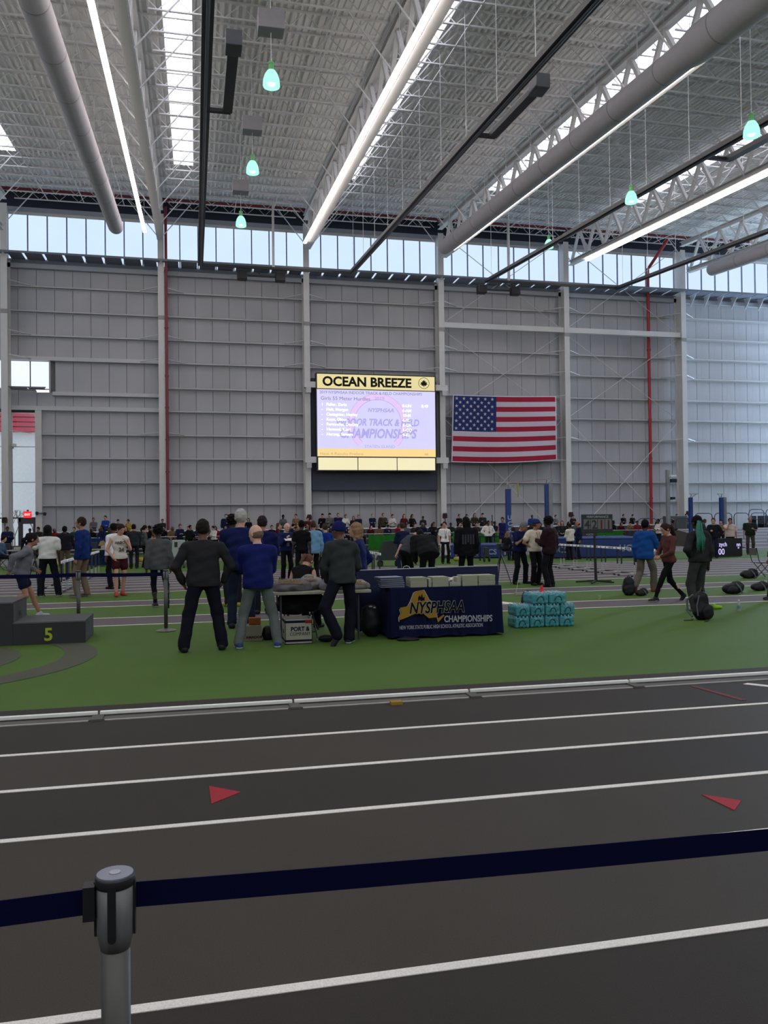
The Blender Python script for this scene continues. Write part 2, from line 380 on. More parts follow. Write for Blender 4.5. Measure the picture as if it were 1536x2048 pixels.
for xa, xb in ((-10.95, -10.0), (-9.88, -9.0)): MB().box(xa, xb, 53.6, YW - .3, 10.12, 10.18).build('shelf_panel', 'shelf', ls2)

# ---- steel columns: inner flange, tapering web, outer flange, splice plate
col_lab = ['steel column beside the tall glazing, at the edge of the view', 'steel column with a dark red pipe running down its right side', 'steel column just left of the video scoreboard',
           'steel column between the video scoreboard and the flag', 'steel column on the right of the hanging flag', 'steel column in front of the pale blue lit wall bay']
def column(i, lab, grp=None):
    X = COLX[i]; c = thing('steel_column', lab, 'column', (X, YC, 0), group=grp)
    MB().box(X - .19, X + .19, YC, YC + .03, 0, 21.2).build('inner_flange', 'steel', c)
    MB().poly([(X - .012, YC + .03, 0), (X + .012, YC + .03, 0), (X + .012, YW - .3, 0), (X - .012, YW - .3, 0), (X - .012, YC + .03, 21.2), (X + .012, YC + .03, 21.2), (X + .012, YW - .06, 21.2), (X - .012, YW - .06, 21.2)],
              [(0, 3, 2, 1), (4, 5, 6, 7), (0, 1, 5, 4), (1, 2, 6, 5), (2, 3, 7, 6), (3, 0, 4, 7)]).build('web', 'steel', c)
    MB().box(X - .19, X + .19, YW - .30, YW - .27, 0, 18.0).build('outer_flange', 'steel', c)
    sp = MB().box(X - .2, X + .2, YC - .025, YC, 14.55, 14.80)
    for sx in (-.14, -.05, .05, .14): sp.box(X + sx - .02, X + sx + .02, YC - .04, YC - .025, 14.72, 14.76)
    sp.build('splice_plate', mat('splice paint', (.62, .60, .58)), c)
    for z in (16.55, 13.53, 12.05, 7.44):
        for s in (-1, 1):
            if i in (1,) and s < 0 or (z == 7.44 and (i, s) in ((3, 1), (4, -1))): continue
            MB().bar((X + s * .2, YC + .05, z + .05), (X + s * 1.35, YW - .3, z - .02), .06, .05).build('brace', 'girt', c)
    return c
for i in range(1, 7): column(i, col_lab[i - 1])
# cross rods between the columns of the two flag-side bays
for b, lab in ((4, 'crossed white bracing rods behind the flag'), (5, 'crossed white bracing rods beside the tall dark red pipe')):
    br_ = thing('rod_bracing', lab, 'bracing', (COLX[b], YC + .5, 0))
    for z0, z1 in ((15.2, 21.4), (8.9, 14.8), (.2, 8.8)):
        MB().tube([(COLX[b] + .2, YC + .5, z0), (COLX[b + 1] - .2, YC + .5, z1)], .022, 6).build('rod', 'steel', br_)
        MB().tube([(COLX[b] + .2, YC + .56, z1), (COLX[b + 1] - .2, YC + .56, z0)], .022, 6).build('rod', 'steel', br_)
# ---- red pipes
rp = thing('sprinkler_pipe', 'long dark red sprinkler main crossing under the roof along the far wall', 'pipe', (0, 53.0, 21.9))
mb = MB().tube([(XL, 52.6, 21.85), (XR, 52.6, 21.85)], .10, 10)
for k in range(40): mb.lathe([(.125, -.06), (.125, .06)], (XL + 1.6 * k, 52.6, 21.85), 8)
mb.build('pipe', 'red', rp)
rp = thing('riser_pipe', 'dark red riser pipe beside the column left of the scoreboard bay', 'pipe', (COLX[2] + .31, YC - .12, 0))
mb = MB().tube([(COLX[2] + .31, YC - .12, 0), (COLX[2] + .31, YC - .12, 21.6)], .09, 10)
for z in (2.6, 5, 7, 9, 11, 14, 17.6): mb.lathe([(.12, -.05), (.12, .05)], (COLX[2] + .31, YC - .12, z), 10)
mb.build('pipe', 'red', rp)
rx = onY(1301, 800, 53.9).x
rp = thing('riser_pipe', 'tall red riser pipe between the flag bay and the pale blue bay', 'pipe', (rx, 53.9, 0))
mb = MB().tube([(rx, 54.02, 0), (rx, 54.02, 19.9), (rx + .05, 53.8, 20.05), (rx + .9, 52.6, 21.8)], .11, 10)
for z in (3.2, 6.1, 8.9, 14, 18): mb.lathe([(.14, -.06), (.14, .06)], (rx, 54.02, z), 10)
mb.build('pipe', mat('bright red pipe', (.62, .13, .16), .5), rp)

# ---- roof deck, corrugated, with slots for the roof lights
def corr(x0, x1, y0, y1, nm='ceiling'):
    p = .254; n = max(1, int(round((x1 - x0) / p))); p = (x1 - x0) / n; prof = []
    for k in range(n):
        a = x0 + k * p; prof += [(a, 0), (a + p * .30, 0), (a + p * .38, .075), (a + p * .92, .075)]
    prof.append((x1, 0)); vs = []
    for (xx, dz) in prof:
        for yy in (y0, y1): vs.append((xx, yy, DZ(yy) + dz))
    return MB().poly(vs, [(2 * i, 2 * i + 2, 2 * i + 3, 2 * i + 1) for i in range(len(prof) - 1)])
ceil = tag(corr(XL, XR, 46.9, YW + .3).build('ceiling', 'deck'), kind='structure')
SK = [(c + .95, c + 2.05) for c in COLX[:-1]]
xs = XL
for (a, b) in SK + [(XR, XR)]:
    MB().poly([(xs, 46.5, DZ(46.5) + .085), (a, 46.5, DZ(46.5) + .085), (a, 47.3, DZ(47.3) + .085), (xs, 47.3, DZ(47.3) + .085), (xs, 46.5, DZ(46.5) + .12), (a, 46.5, DZ(46.5) + .12), (a, 47.3, DZ(47.3) + .12), (xs, 47.3, DZ(47.3) + .12)], [(0, 3, 2, 1), (4, 5, 6, 7), (0, 1, 5, 4), (1, 2, 6, 5), (2, 3, 7, 6), (3, 0, 4, 7)]).build('light_seal', 'deck', ceil)  # plates added above the deck to stop sky light leaking through the joint
    xs = b
MB().poly([(XL, 46.88, DZ(46.9) - .0), (XR, 46.88, DZ(46.9) - .0), (XR, 46.90, DZ(46.9) + .12), (XL, 46.90, DZ(46.9) + .12), (XL, 46.86, DZ(46.9) - .0), (XR, 46.86, DZ(46.9) - .0), (XR, 46.86, DZ(46.9) + .12), (XL, 46.86, DZ(46.9) + .12)], [(0, 1, 2, 3), (4, 5, 6, 7), (0, 1, 5, 4), (2, 3, 7, 6)]).build('light_seal', 'deck', ceil)  # added strip that closes the same joint against light leaks
xs = XL
for (a, b) in SK + [(XR, XR)]:
    corr(xs, a, YN, 46.9).build('deck_strip', 'deck', ceil); xs = b
for i, (a, b) in enumerate(SK):
    n_win += 1
    fr = MB()
    for xx in (a, b): fr.poly([(xx - .03, YN, DZ(YN) - .05), (xx + .03, YN, DZ(YN) - .05), (xx + .03, 46.9, DZ(46.9) - .05), (xx - .03, 46.9, DZ(46.9) - .05), (xx - .03, YN, DZ(YN) + .25), (xx + .03, YN, DZ(YN) + .25), (xx + .03, 46.9, DZ(46.9) + .25), (xx - .03, 46.9, DZ(46.9) + .25)],
                             [(0, 3, 2, 1), (4, 5, 6, 7), (0, 1, 5, 4), (1, 2, 6, 5), (2, 3, 7, 6), (3, 0, 4, 7)])
    w = tag(fr.build('window_%d' % n_win, 'steel'), kind='structure')
    for k in range(36):
        ya = 46.86 - k * 1.49; yb = ya - 1.42
        if yb < YN: break
        MB().poly([(a + .04, ya, DZ(ya) + .2), (b - .04, ya, DZ(ya) + .2), (b - .04, yb, DZ(yb) + .2), (a + .04, yb, DZ(yb) + .2),
                   (a + .04, ya, DZ(ya) + .23), (b - .04, ya, DZ(ya) + .23), (b - .04, yb, DZ(yb) + .23), (a + .04, yb, DZ(yb) + .23)],
                  [(0, 3, 2, 1), (4, 5, 6, 7), (0, 1, 5, 4), (1, 2, 6, 5), (2, 3, 7, 6), (3, 0, 4, 7)]).build('pane', 'skyl', w)
# ---- bar joists spanning between trusses
ORD = ('first second third fourth fifth sixth seventh eighth ninth tenth eleventh twelfth thirteenth fourteenth fifteenth sixteenth seventeenth eighteenth nineteenth twentieth '
       'twenty-first twenty-second twenty-third twenty-fourth twenty-fifth twenty-sixth twenty-seventh twenty-eighth').split()
jrows = [53.6 - 1.524 * k for k in range(27)]
def joist_mesh():
    L = 9.144 - .1; mb = MB()
    mb.box(.05, L, -.04, .04, -.06, 0); mb.box(.55, L - .5, -.04, .04, -.62, -.57)
    n = 15; pts = []
    for k in range(n + 1):
        xx = .3 + (L - .55) * k / n; pts.append((xx, 0, -.05 if k % 2 == 0 else -.59))
    for a, b in zip(pts[:-1], pts[1:]): mb.bar(a, b, .026, .026)
    return mb
jp = joist_mesh().build('roof_joist', 'joist')
baynames = ['beyond the first column', 'over the exit door bay', 'over the bay left of the scoreboard', 'over the scoreboard bay', 'over the flag bay', 'over the bay right of the flag', 'over the pale blue bay']
first = True
for b in range(7):
    for r, yy in enumerate(jrows):
        o = jp if first else jp.copy()
        if not first: COL.objects.link(o)
        first = False
        o.location = (COLX[b] + .0, yy, DZ(yy) - .01)
        tag(o, 'white roof joist ' + baynames[b] + ', ' + ORD[r] + ' from the far wall', 'joist', 'roof joists ' + baynames[b])
# bridging bars along Y under each bay
for b in range(7):
    t = thing('bridging', 'thin white bridging bars running under the roof joists ' + baynames[b], 'bridging', (COLX[b], 30, DZ(30)))
    for u in (.27, .5, .76):
        xx = COLX[b] + 9.144 * u
        MB().bar((xx, 14, DZ(14) - .60), (xx, 53.6, DZ(53.6) - .60), .04, .04).build('bridging_bar', 'joist', t)
        MB().bar((xx, 14, DZ(14) - .10), (xx, 53.6, DZ(53.6) - .10), .04, .04).build('bridging_bar', 'joist', t)
# ---- trusses over each column
TL = ['roof truss at the edge above the exit door', 'roof truss above the column with the red pipe', 'roof truss along the lamp left of the scoreboard', 'roof truss behind the big central duct',
      'roof truss above the column on the right of the flag', 'roof truss above the last column before the pale blue bay']
TOP, BOT = -.62, -2.72      # chord centres below the deck
def chord(X, y0, y1, dz, w, h):
    vs = []
    for yy in (y0, y1):
        for sx, sz in ((-1, -1), (1, -1), (1, 1), (-1, 1)): vs.append((X + sx * w / 2, yy, DZ(yy) + dz + sz * h / 2))
    return MB().poly(vs, [(0, 1, 2, 3), (7, 6, 5, 4), (0, 4, 5, 1), (1, 5, 6, 2), (2, 6, 7, 3), (3, 7, 4, 0)])
def Ichord(X, y0, y1, dz, w, h):
    mb = chord(X, y0, y1, dz - h / 2 + .015, w, .03); q = chord(X, y0, y1, dz + h / 2 - .015, w, .03); r = chord(X, y0, y1, dz, .02, h - .06)
    mb.poly(q.v, q.f); mb.poly(r.v, r.f); return mb
webs = {}
for i in range(1, 7):
    X = COLX[i]; t = thing('roof_truss', TL[i - 1], 'truss', (X, YC, DZ(YC) + BOT))
    Ichord(X, 8, 53.4, TOP, .32, .32).build('top_chord', 'steel', t)
    Ichord(X, 8, 52.6, BOT, .38, .30).build('bottom_chord', 'steel', t)
    p = 2.286; y = 52.3; k = 0
    while y > 12:
        for kind, (ya, za, yb, zb) in {'d1': (0, BOT + .15, -p / 2, TOP - .1), 'd2': (-p / 2, TOP - .1, -p, BOT + .15)}.items():
            if kind not in webs:
                o = MB().bar((X, y + ya, DZ(y + ya) + za), (X, y + yb, DZ(y + yb) + zb), .16, .16).build('web_member', 'steel', t)
                webs[kind] = (o, X, y)
            else:
                o0, X0, y0 = webs[kind]; o = o0.copy(); COL.objects.link(o); o.parent = t
                # slope of the roof keeps the shape of each member the same; only shift it
                o.location = Vector(o0.location) + Vector((X - X0, y - y0, TS * (y - y0))) - (wpos(t) - wpos(webs[kind][0].parent))
        y -= p; k += 1
    # kicker braces from bottom chord up to joists
    kb = None
    for r, yy in enumerate(jrows[1::2]):
        for s in (-1, 1):
            MB().bar((X + s * .1, yy, DZ(yy) + BOT - .1), (X + s * 1.9, yy, DZ(yy) - .62), .045, .045).build('kicker_brace', 'joist', t)

# ---- near wall and end walls (out of view), with windows; the near panes are enlarged as fill light
nw = tag(MB().box(XL, XR, YN - .3, YN, -.02, 9).box(XL, XR, YN - .3, YN, 15.6, 17.2).build('wall_near', 'panel'), kind='structure')
n_win += 1
w = tag(MB().box(XL, XR, YN - .2, YN - .1, 8.9, 9.0).build('window_%d' % n_win, 'steel'), kind='structure')
for k in range(16): MB().box(XL + k * 4.64 + .05, XL + (k + 1) * 4.64 - .05, YN - .2, YN - .15, 9, 15.6).build('pane', 'near', w)
# end walls: left plain with a high strip window, right with tall glazing next to the far wall
lw = MB().box(XL - .3, XL, YN, YW + .3, -.02, 16).box(XL - .3, XL, YN, YW + .3, 19.5, 22.6)
tag(lw.build('wall_left', 'panel'), kind='structure')
n_win += 1
w = tag(MB().box(XL - .2, XL - .1, YN, YW, 15.95, 16.05).build('window_%d' % n_win, 'steel'), kind='structure')
for k in range(12): MB().box(XL - .2, XL - .15, YN + k * 5.1 + .05, YN + (k + 1) * 5.1 - .05, 16.05, 19.5).build('pane', 'near', w)  # unseen, given the same added fill glow
rw = MB().box(XR, XR + .3, YN, 49.0, -.02, 22.6).box(XR, XR + .3, 49.0, YW + .3, -.02, 1.0).box(XR, XR + .3, 49.0, YW + .3, 21.0, 22.7)
tag(rw.build('wall_right', 'panel'), kind='structure')
n_win += 1
w = tag(MB().box(XR + .1, XR + .2, 49.0, YW, .95, 1.05).build('window_%d' % n_win, 'steel'), kind='structure')
for k in range(8): MB().box(XR + .1, XR + .15, 49.05, YW - .02, 1.05 + k * 2.49, 1.05 + (k + 1) * 2.49 - .08).build('pane', 'side', w)
# ================================================================== THINGS HUNG FROM THE ROOF
def SL(y, z50): return z50 + TS * (y - 50)
def hangers(X, ys, z50, parent):
    for y in ys: MB().tube([(X, y, SL(y, z50)), (X, y, DZ(y) - .02)], .012, 5).build('hanger', 'joist', parent)
lamps = [(-2.80, 12, 50.45, 'long linear lamp left of the truss with the exposed roof light strip'),
         (6.72, 12, 50.6, 'long linear lamp in the middle, ending above the column left of the scoreboard'),
         (16.07, 23.2, 49.9, 'long linear lamp right beside the big central duct'),
         (25.6, 14, 50.5, 'long linear lamp over the flag side, ending above the tall windows on the right')]
for X, y0, y1, lab in lamps:
    zc = 18.98
    t = thing('linear_lamp', lab, 'lamp', (X, y1, SL(y1, zc)))
    n = max(1, round((y1 - y0) / 2.9)); st = (y1 - y0) / n
    hs = MB(); 
    for k in range(n):
        ya, yb = y1 - k * st, y1 - (k + 1) * st + .04
        def bx(w0, w1, h0, h1):
            return [(X + sx, yy, SL(yy, zc) + sz) for yy in (ya, yb) for sx, sz in ((w0, h0), (w1, h0), (w1, h1), (w0, h1))]
        F6 = [(0, 1, 2, 3), (7, 6, 5, 4), (0, 4, 5, 1), (1, 5, 6, 2), (2, 6, 7, 3), (3, 7, 4, 0)]
        MB().poly(bx(-.095, .095, -.035, .035), F6).build('diffuser', 'lamp', t)
        hs.poly(bx(-.07, .07, .035, .09), F6)
    hangers(X, [y1 - .5 - k * st * 2 for k in range(n // 2 + 1)], zc + .1, t)
    hs.build('housing', mat('lamp housing', (.78, .72, .66)), t)
def duct(X, y0, y1, z50, r, lab, big=None):
    t = thing('air_duct', lab, 'duct', (X, y1, SL(y1, z50)))
    pts = [(X, y1, SL(y1, z50)), (X, y1 - .12, SL(y1 - .12, z50)), (X, y1 - .3, SL(y1 - .3, z50))]; rs = [r * .75, r * .95, r]
    yy = y1 - 3
    if big: pts += [(X, big, SL(big, z50)), (X, big - .8, SL(big - .8, z50)), (X, y0, SL(y0, z50))]; rs += [r, r * 1.24, r * 1.24]
    else: pts.append((X, y0, SL(y0, z50))); rs.append(r)
    MB().tube(pts, rs, 28).build('duct_body', 'duct', t, smooth=True)
    rg = MB(); k = 0
    while yy > y0:
        rg.lathe([(r * (1.245 if big and yy < big - .8 else 1.006) + .004, -.02), (r * (1.245 if big and yy < big - .8 else 1.006) + .004, .02)], (0, 0, 0), 28)
        n = 56; vs = rg.v[-n:]; rg.v[-n:] = [(X + v[0], yy + v[2], SL(yy, z50) + v[1]) for v in vs]; yy -= 3.0
    rg.build('seam_ring', mat('duct seam', (.55, .54, .55)), t)
    hangers(X, [y1 - 1 - k * 3.05 for k in range(int((y1 - y0) / 3.05))], z50 + r - .05, t)
duct(-4.20, 14, 48.0, 18.5, .41, 'long grey round duct at the upper left, ending over the high windows')
duct(14.84, 12, 47.7, 18.5, .445, 'big grey round duct running from the upper right corner to the middle column', big=22.6)
duct(33.9, 22, 49.0, 18.5, .42, 'grey round duct at the right edge with its rounded end over the windows')
# black U-shaped radiant heater runs
def heater(x1, x2, yn1, yn2, lab):
    zc = 17.1; t = thing('radiant_heater', lab, 'heater', (x1, 50, SL(50, zc)))
    for X, yn in ((x1, yn1), (x2, yn2)):
        a = (X, 49.85, SL(49.85, zc)); b = (X, yn, SL(yn, zc))
        MB().bar(a, b, .30, .16).build('reflector', 'black', t)
        MB().tube([(a[0], a[1], a[2] - .1), (b[0], b[1], b[2] - .1)], .05, 8).build('heater_tube', 'darkgrey', t)
        hangers(X, [49 - k * 3.05 for k in range(int((49 - yn) / 3.05))], zc, t)
    MB().bar((x1, 49.8, SL(49.8, zc)), (x2, 49.8, SL(49.8, zc)), .14, .14).build('cross_tube', 'black', t)
    return t
def uturn(x0, x1, yn, yu, parent, lab=None):
    zc = 17.1
    MB().bar((x1, yn, SL(yn, zc)), (x1, yu, SL(yu, zc)), .30, .16).build('reflector', 'black', parent)
    MB().bar((x0, yu, SL(yu, zc) - .03), (x1 + .1, yu, SL(yu, zc) - .03), .14, .12).build('u_bend', 'black', parent)
    MB().box(x1 - .22, x1 + .22, yn - .75, yn - .15, SL(yn, zc) - .2, SL(yn, zc) + .22).build('burner_box', mat('burner box', (.30, .30, .32), .5), parent, bev=.02)
h1 = heater(.40, 9.45, 14, 14, 'black radiant tube heater over the bays left of and above the scoreboard')
uturn(.45, 1.10, 22.8, 26.8, h1); uturn(9.45, 10.08, 23.2, 26.7, h1)
h2 = heater(18.3, 27.4, 14, 24, 'black radiant tube heater over the flag side of the hall')
uturn(18.3, 19.3, 23.0, 26.7, h2)
# green-lit bell lamps
bell = None
def bell_lamp(X, y, z, lab, box=True):
    t = thing('bell_lamp', lab, 'lamp', (X, y, z), group='green lit bell lamps')
    sh = MB().lathe([(.07, .34), (.12, .33), (.19, .22), (.235, .08), (.25, -.10), (.24, -.13), (.225, -.10), (.21, .08), (.16, .22), (.08, .31)], (X, y, z), 24)
    sh.build('bell_shade', 'bell', t, smooth=True)
    MB().lathe([(.02, .26), (.09, .2), (.13, .05), (.10, -.08), (.02, -.12)], (X, y, z), 16).build('bulb', 'bulb', t, smooth=True)
    MB().lathe([(.075, .34), (.075, .52), (.09, .53), (.09, .58), (.05, .6)], (X, y, z), 14).build('socket', mat('green socket', (.45, .72, .45)), t)
    MB().tube([(X, y, z + .55), (X, y, DZ(y) - .6)], .012, 5).build('hanger', 'joist', t)
    if box: MB().box(X - .38, X + .38, y - .28, y + .28, z + 1.45, z + 2.0).build('ballast_box', mat('ballast box', (.58, .56, .57)), t, bev=.02)
bell_lamp(2.25, 23.95, 14.56, 'nearest and largest green lit bell lamp, high on the picture')
bell_lamp(2.26, 32.15, 15.44, 'middle one of the three green lit bell lamps left of the central lamp')
bell_lamp(2.20, 39.34, 15.91, 'lowest green lit bell lamp of the left row, just above the high windows')
bell_lamp(16.83, 22.15, 13.63, 'green lit bell lamp at the upper right edge', box=False)
bell_lamp(17.6, 30.7, 14.89, 'green lit bell lamp beside the black heater rail on the right', box=False)
bell_lamp(19.3, 42.55, 17.0, 'small green lit bell lamp in front of the high windows above the flag', box=False)
# hanging poles with small speaker clusters
for X, y, lab in ((4.75, 50.4, 'hanging pole with a black speaker bracket under the high windows left of the central column'), (20.1, 50.6, 'hanging pole with a black speaker bracket above the flag')):
    t = thing('speaker_bracket', lab, 'speaker bracket', (X, y, 17))
    MB().bar((X, y, DZ(y) - .6), (X, y, 17.2), .14, .14).build('pole', 'girt', t)
    mb = MB().bar((X - 2.0, y, 16.75), (X + .5, y, 16.75), .1, .1)
    mb.build('arm', 'black', t)
    for dx in (-1.9, .4): MB().box(X + dx - .3, X + dx + .3, y - .3, y + .2, 16.45, 17.0).build('speaker', 'black', t, bev=.05)
    MB().tube([(X - .6, y, 17.3), (X - .9, y + .1, 16.9)], .03, 5).tube([(X + .2, y, 17.3), (X + .3, y + .1, 16.9)], .03, 5).build('strut', 'black', t)

# ================================================================== SCOREBOARD
SBY = 52.75
def sb(px, py): return onY(px, py, SBY)
x0, x1 = 7.62, 15.66; zt, zb = sb(633, 745).z, sb(637, 942).z
bd = thing('video_scoreboard', 'large lit video scoreboard hung between two columns', 'scoreboard', ((x0 + x1) / 2, SBY, zb))
H = zt - zb
ztit = zt - H * .168; zscr = zb + H * .145
MB().box(x0, x1, SBY, SBY + .45, zb, zt).build('housing', 'black', bd)
gold = mat('backlit yellow sign', (.955, .90, .66), emit=.90, var=.05, scale=.8)
MB().box(x0 + .08, x1 - .08, SBY - .04, SBY, ztit + .06, zt - .08).build('title_panel', gold, bd); gold2 = mat('backlit cream panel', (1.0, .955, .78), emit=.93, var=.04, scale=.8)
wd = (x1 - x0 - .16) / 3
for k in range(3): MB().box(x0 + .08 + k * wd + .03, x0 + .08 + (k + 1) * wd - .03, SBY - .04, SBY, zb + .07, zscr - .05).build('lower_panel', gold2, bd)
scrm = mat('screen lilac', (.855, .84, 1.0), emit=1.0, var=.03, scale=2)
MB().box(x0 + .06, x1 - .06, SBY - .03, SBY, zscr + .03, ztit - .0).build('screen', scrm, bd)
MB().box(x0 + .06, x1 - .06, SBY - .036, SBY - .03, zscr + .03, zscr + .53).build('screen_footer', mat('screen amber', (1.0, .86, .58), emit=1.0, var=.02), bd)
inkb = mat('sign black lettering', (.07, .07, .06))
hT = zt - ztit
text('title_lettering', 'OCEAN BREEZE', .84, (x0 + .42, SBY - .05, ztit + .06 + hT * .17), FACE, inkb, bd, 'LEFT', 'BOTTOM_BASELINE', bold=.030, sx=1.0)
cxl = x1 - .82; czl = ztit + hT * .52
mb = MB(); n = 40; vs = []
for k in range(n):
    t_ = 2 * PI * k / n
    for r in (.345, .375): vs.append((cxl + r * math.cos(t_), SBY - .05, czl + r * math.sin(t_)))
mb.poly(vs, [(2 * k, 2 * k + 1, (2 * k + 3) % (2 * n), (2 * k + 2) % (2 * n)) for k in range(n)])
leaf = [(0, .24), (.05, .13), (.12, .17), (.11, .05), (.22, .08), (.19, -.02), (.26, -.06), (.14, -.13), (.15, -.19), (.03, -.16), (.02, -.26), (-.02, -.26), (-.03, -.16), (-.15, -.19), (-.14, -.13), (-.26, -.06), (-.19, -.02), (-.22, .08), (-.11, .05), (-.12, .17), (-.05, .13)]
mb.poly([(cxl + a, SBY - .05, czl + b) for a, b in leaf] + [(cxl, SBY - .05, czl)], [(i, (i + 1) % len(leaf), len(leaf)) for i in range(len(leaf))])
mb.build('leaf_emblem', inkb, bd)
SY = SBY - .042
def st(s, size, u, v, m, ax='LEFT', sx=1.0, bold=0.0, shear=0.0, y=SY):
    # u, v: position on the screen, 0..1 from left / top
    return text('screen_text', s, size, (x0 + .06 + u * (x1 - x0 - .12), y, ztit - v * (ztit - zscr)), FACE, m, bd, ax, 'CENTER', depth=.001, bold=bold, sx=sx, shear=shear)
grey = mat('screen grey text', (.50, .48, .68), emit=1.0, var=.02); wht = mat('screen white text', (1, 1, 1), emit=1.3, var=.0)
lil = mat('screen faint lilac', (.70, .68, .93), emit=1.0, var=.02); pink = mat('screen faint pink', (.92, .80, .98), emit=1.0, var=.02)
# faint ring emblem behind the text
ccx, ccz = (x0 + x1) / 2 + .05, ztit - .50 * (ztit - zscr)
def emb(r0, r1, m, y, a0=0, a1=360):
    mb = MB(); n = 60; vs = []
    for k in range(n + 1):
        t_ = math.radians(a0 + (a1 - a0) * k / n)
        for r in (r0, r1): vs.append((ccx + r * math.cos(t_), y, ccz + r * math.sin(t_)))
    mb.poly(vs, [(2 * k, 2 * k + 1, 2 * k + 3, 2 * k + 2) for k in range(n)]); return mb.build('screen_ring', m, bd)
emb(1.60, 1.95, pink, SBY - .032, -48, 228); emb(1.57, 1.60, lil, SBY - .033, -48, 228); emb(1.95, 1.97, lil, SBY - .033, -48, 228)
st('2019', .34, .52, .125, lil, 'CENTER', y=SBY - .037)
st('NYSPHSAA', .36, .53, .30, lil, 'CENTER', bold=.012, shear=.25, y=SBY - .036)
st('INDOOR TRACK & FIELD', .62, .505, .485, lil, 'CENTER', bold=.02, shear=.25, sx=.80, y=SBY - .036)
st('CHAMPIONSHIPS', .84, .505, .655, lil, 'CENTER', bold=.025, shear=.25, sx=.80, y=SBY - .036)
st('STATEN ISLAND', .28, .52, .845, lil, 'CENTER', y=SBY - .036)
st('2019 NYSPHSAA INDOOR TRACK & FIELD CHAMPIONSHIPS', .268, .02, .045, grey, sx=.965)
st('Girls 55 Meter Hurdles', .32, .03, .135, grey, sx=1.08)
rows = [('1', 'Fuller, Zarie', '8-UN', '8.49'), ('-', 'Halt, Morgan', '6-AM', ''), ('-', 'Castagnier, Hayley', '10-M', ''), ('-', 'Kops, Elinor', '4-IT', ''), ('-', 'Fernandes, Destiny', '5-GA', ''), ('-', 'Hameed, Kiari', '3-CO', ''), ('-', 'Herzog, Samara', '9-KI', '')]
for k, (a, b_, c_, d_) in enumerate(rows):
    v = .225 + k * .0735
    st(a, .26, .035, v, wht, bold=.006); st(b_, .26, .075, v, wht, bold=.008, sx=1.05); st(c_, .26, .715, v, wht, bold=.008, sx=1.05)
    if d_: st(d_, .26, .88, v, wht, bold=.008, sx=1.05)
st('Heat 4 Results Prelims', .27, .02, .957, mat('screen footer text', (.80, .68, .48), emit=1.0, var=.02), sx=1.15)
st('48', .22, .90, .957, mat('screen footer text', (.80, .68, .48), emit=1.0), sx=1.3)
# mounting arms and box ends on the columns
for cx_ in (COLX[3], COLX[4]):
    s = 1 if cx_ < 10 else -1
    for z in (zt - .95, zb + .55):
        MB().box(min(cx_ - .25 * s, cx_ + .75 * s), max(cx_ - .25 * s, cx_ + .75 * s), SBY + .1, SBY + .42, z, z + .38).build('mount_arm', 'steel', bd)
        MB().box(cx_ + s * .0 - .16, cx_ + .16, SBY + .0, SBY + .12, z - .35, z - .02).build('mount_plate', 'girt', bd)
bk = tag(MB().box(COLX[3] + .30, COLX[4] - .30, YW - .75, YW - .35, zb - 1.2, zt - .2).build('scoreboard_recess', mat('recess shade', (.30, .31, .36))), 'dark box for the shaded recess behind the video scoreboard', 'shaded recess')  # shade of the recess put into the colour of a box

# ================================================================== FLAG
FY = 53.12
pc = [onY(906, 789.5, FY), onY(1112, 792.5, FY), onY(1114, 920, FY), onY(903, 924, FY)]      # TL TR BR BL
fg = thing('hanging_flag', 'large flag with stars and stripes hung between two columns', 'flag', (20.7, FY, pc[3].z))
def fp(u, v, dy=0.0):
    sag = .12 * math.sin(PI * u) * (0.35 + .65 * v)
    a = pc[0].lerp(pc[1], u); b = pc[3].lerp(pc[2], u); p = a.lerp(b, v); return (p.x, FY + dy - .02 * math.sin(9 * u + 3 * v), p.z - sag)
def fpatch(u0, u1, v0, v1, nm, m, dy=0.0):
    n = 14; vs = []; fs = []
    for i in range(n + 1):
        for vv in (v0, v1): vs.append(fp(u0 + (u1 - u0) * i / n, vv, dy))
    m2 = len(vs)
    for i in range(n + 1):
        for vv in (v0, v1):
            q = fp(u0 + (u1 - u0) * i / n, vv, dy); vs.append((q[0], q[1] + .012, q[2]))
    for i in range(n): fs += [(2 * i, 2 * i + 1, 2 * i + 3, 2 * i + 2), (m2 + 2 * i, m2 + 2 * i + 2, m2 + 2 * i + 3, m2 + 2 * i + 1), (2 * i, 2 * i + 2, m2 + 2 * i + 2, m2 + 2 * i), (2 * i + 1, m2 + 2 * i + 1, m2 + 2 * i + 3, 2 * i + 3)]
    return MB().poly(vs, fs).build(nm, m, fg)
fr_ = mat('flag red cloth', (.62, .16, .24), .9, var=.08); fw_ = mat('flag white cloth', (.78, .73, .78), .9, var=.05); fb_ = mat('flag blue cloth', (.17, .22, .40), .9, var=.08)
hm_ = mat('flag hem', (.84, .82, .86))
fpatch(0, 1, 0, .012, 'hem', hm_); fpatch(0, 1, .988, 1, 'hem', hm_); fpatch(0, .008, .012, .988, 'hem', hm_); fpatch(.992, 1, .012, .988, 'hem', hm_)
e = .008
for k in range(13):
    va = .012 + k * .976 / 13; vb = va + .976 / 13
    u0 = .415 if k < 7 else e
    fpatch(u0, 1 - e, va, vb, 'stripe', fr_ if k % 2 == 0 else fw_)
fpatch(e, .415, .012, .012 + .976 * 7 / 13, 'canton', fb_)
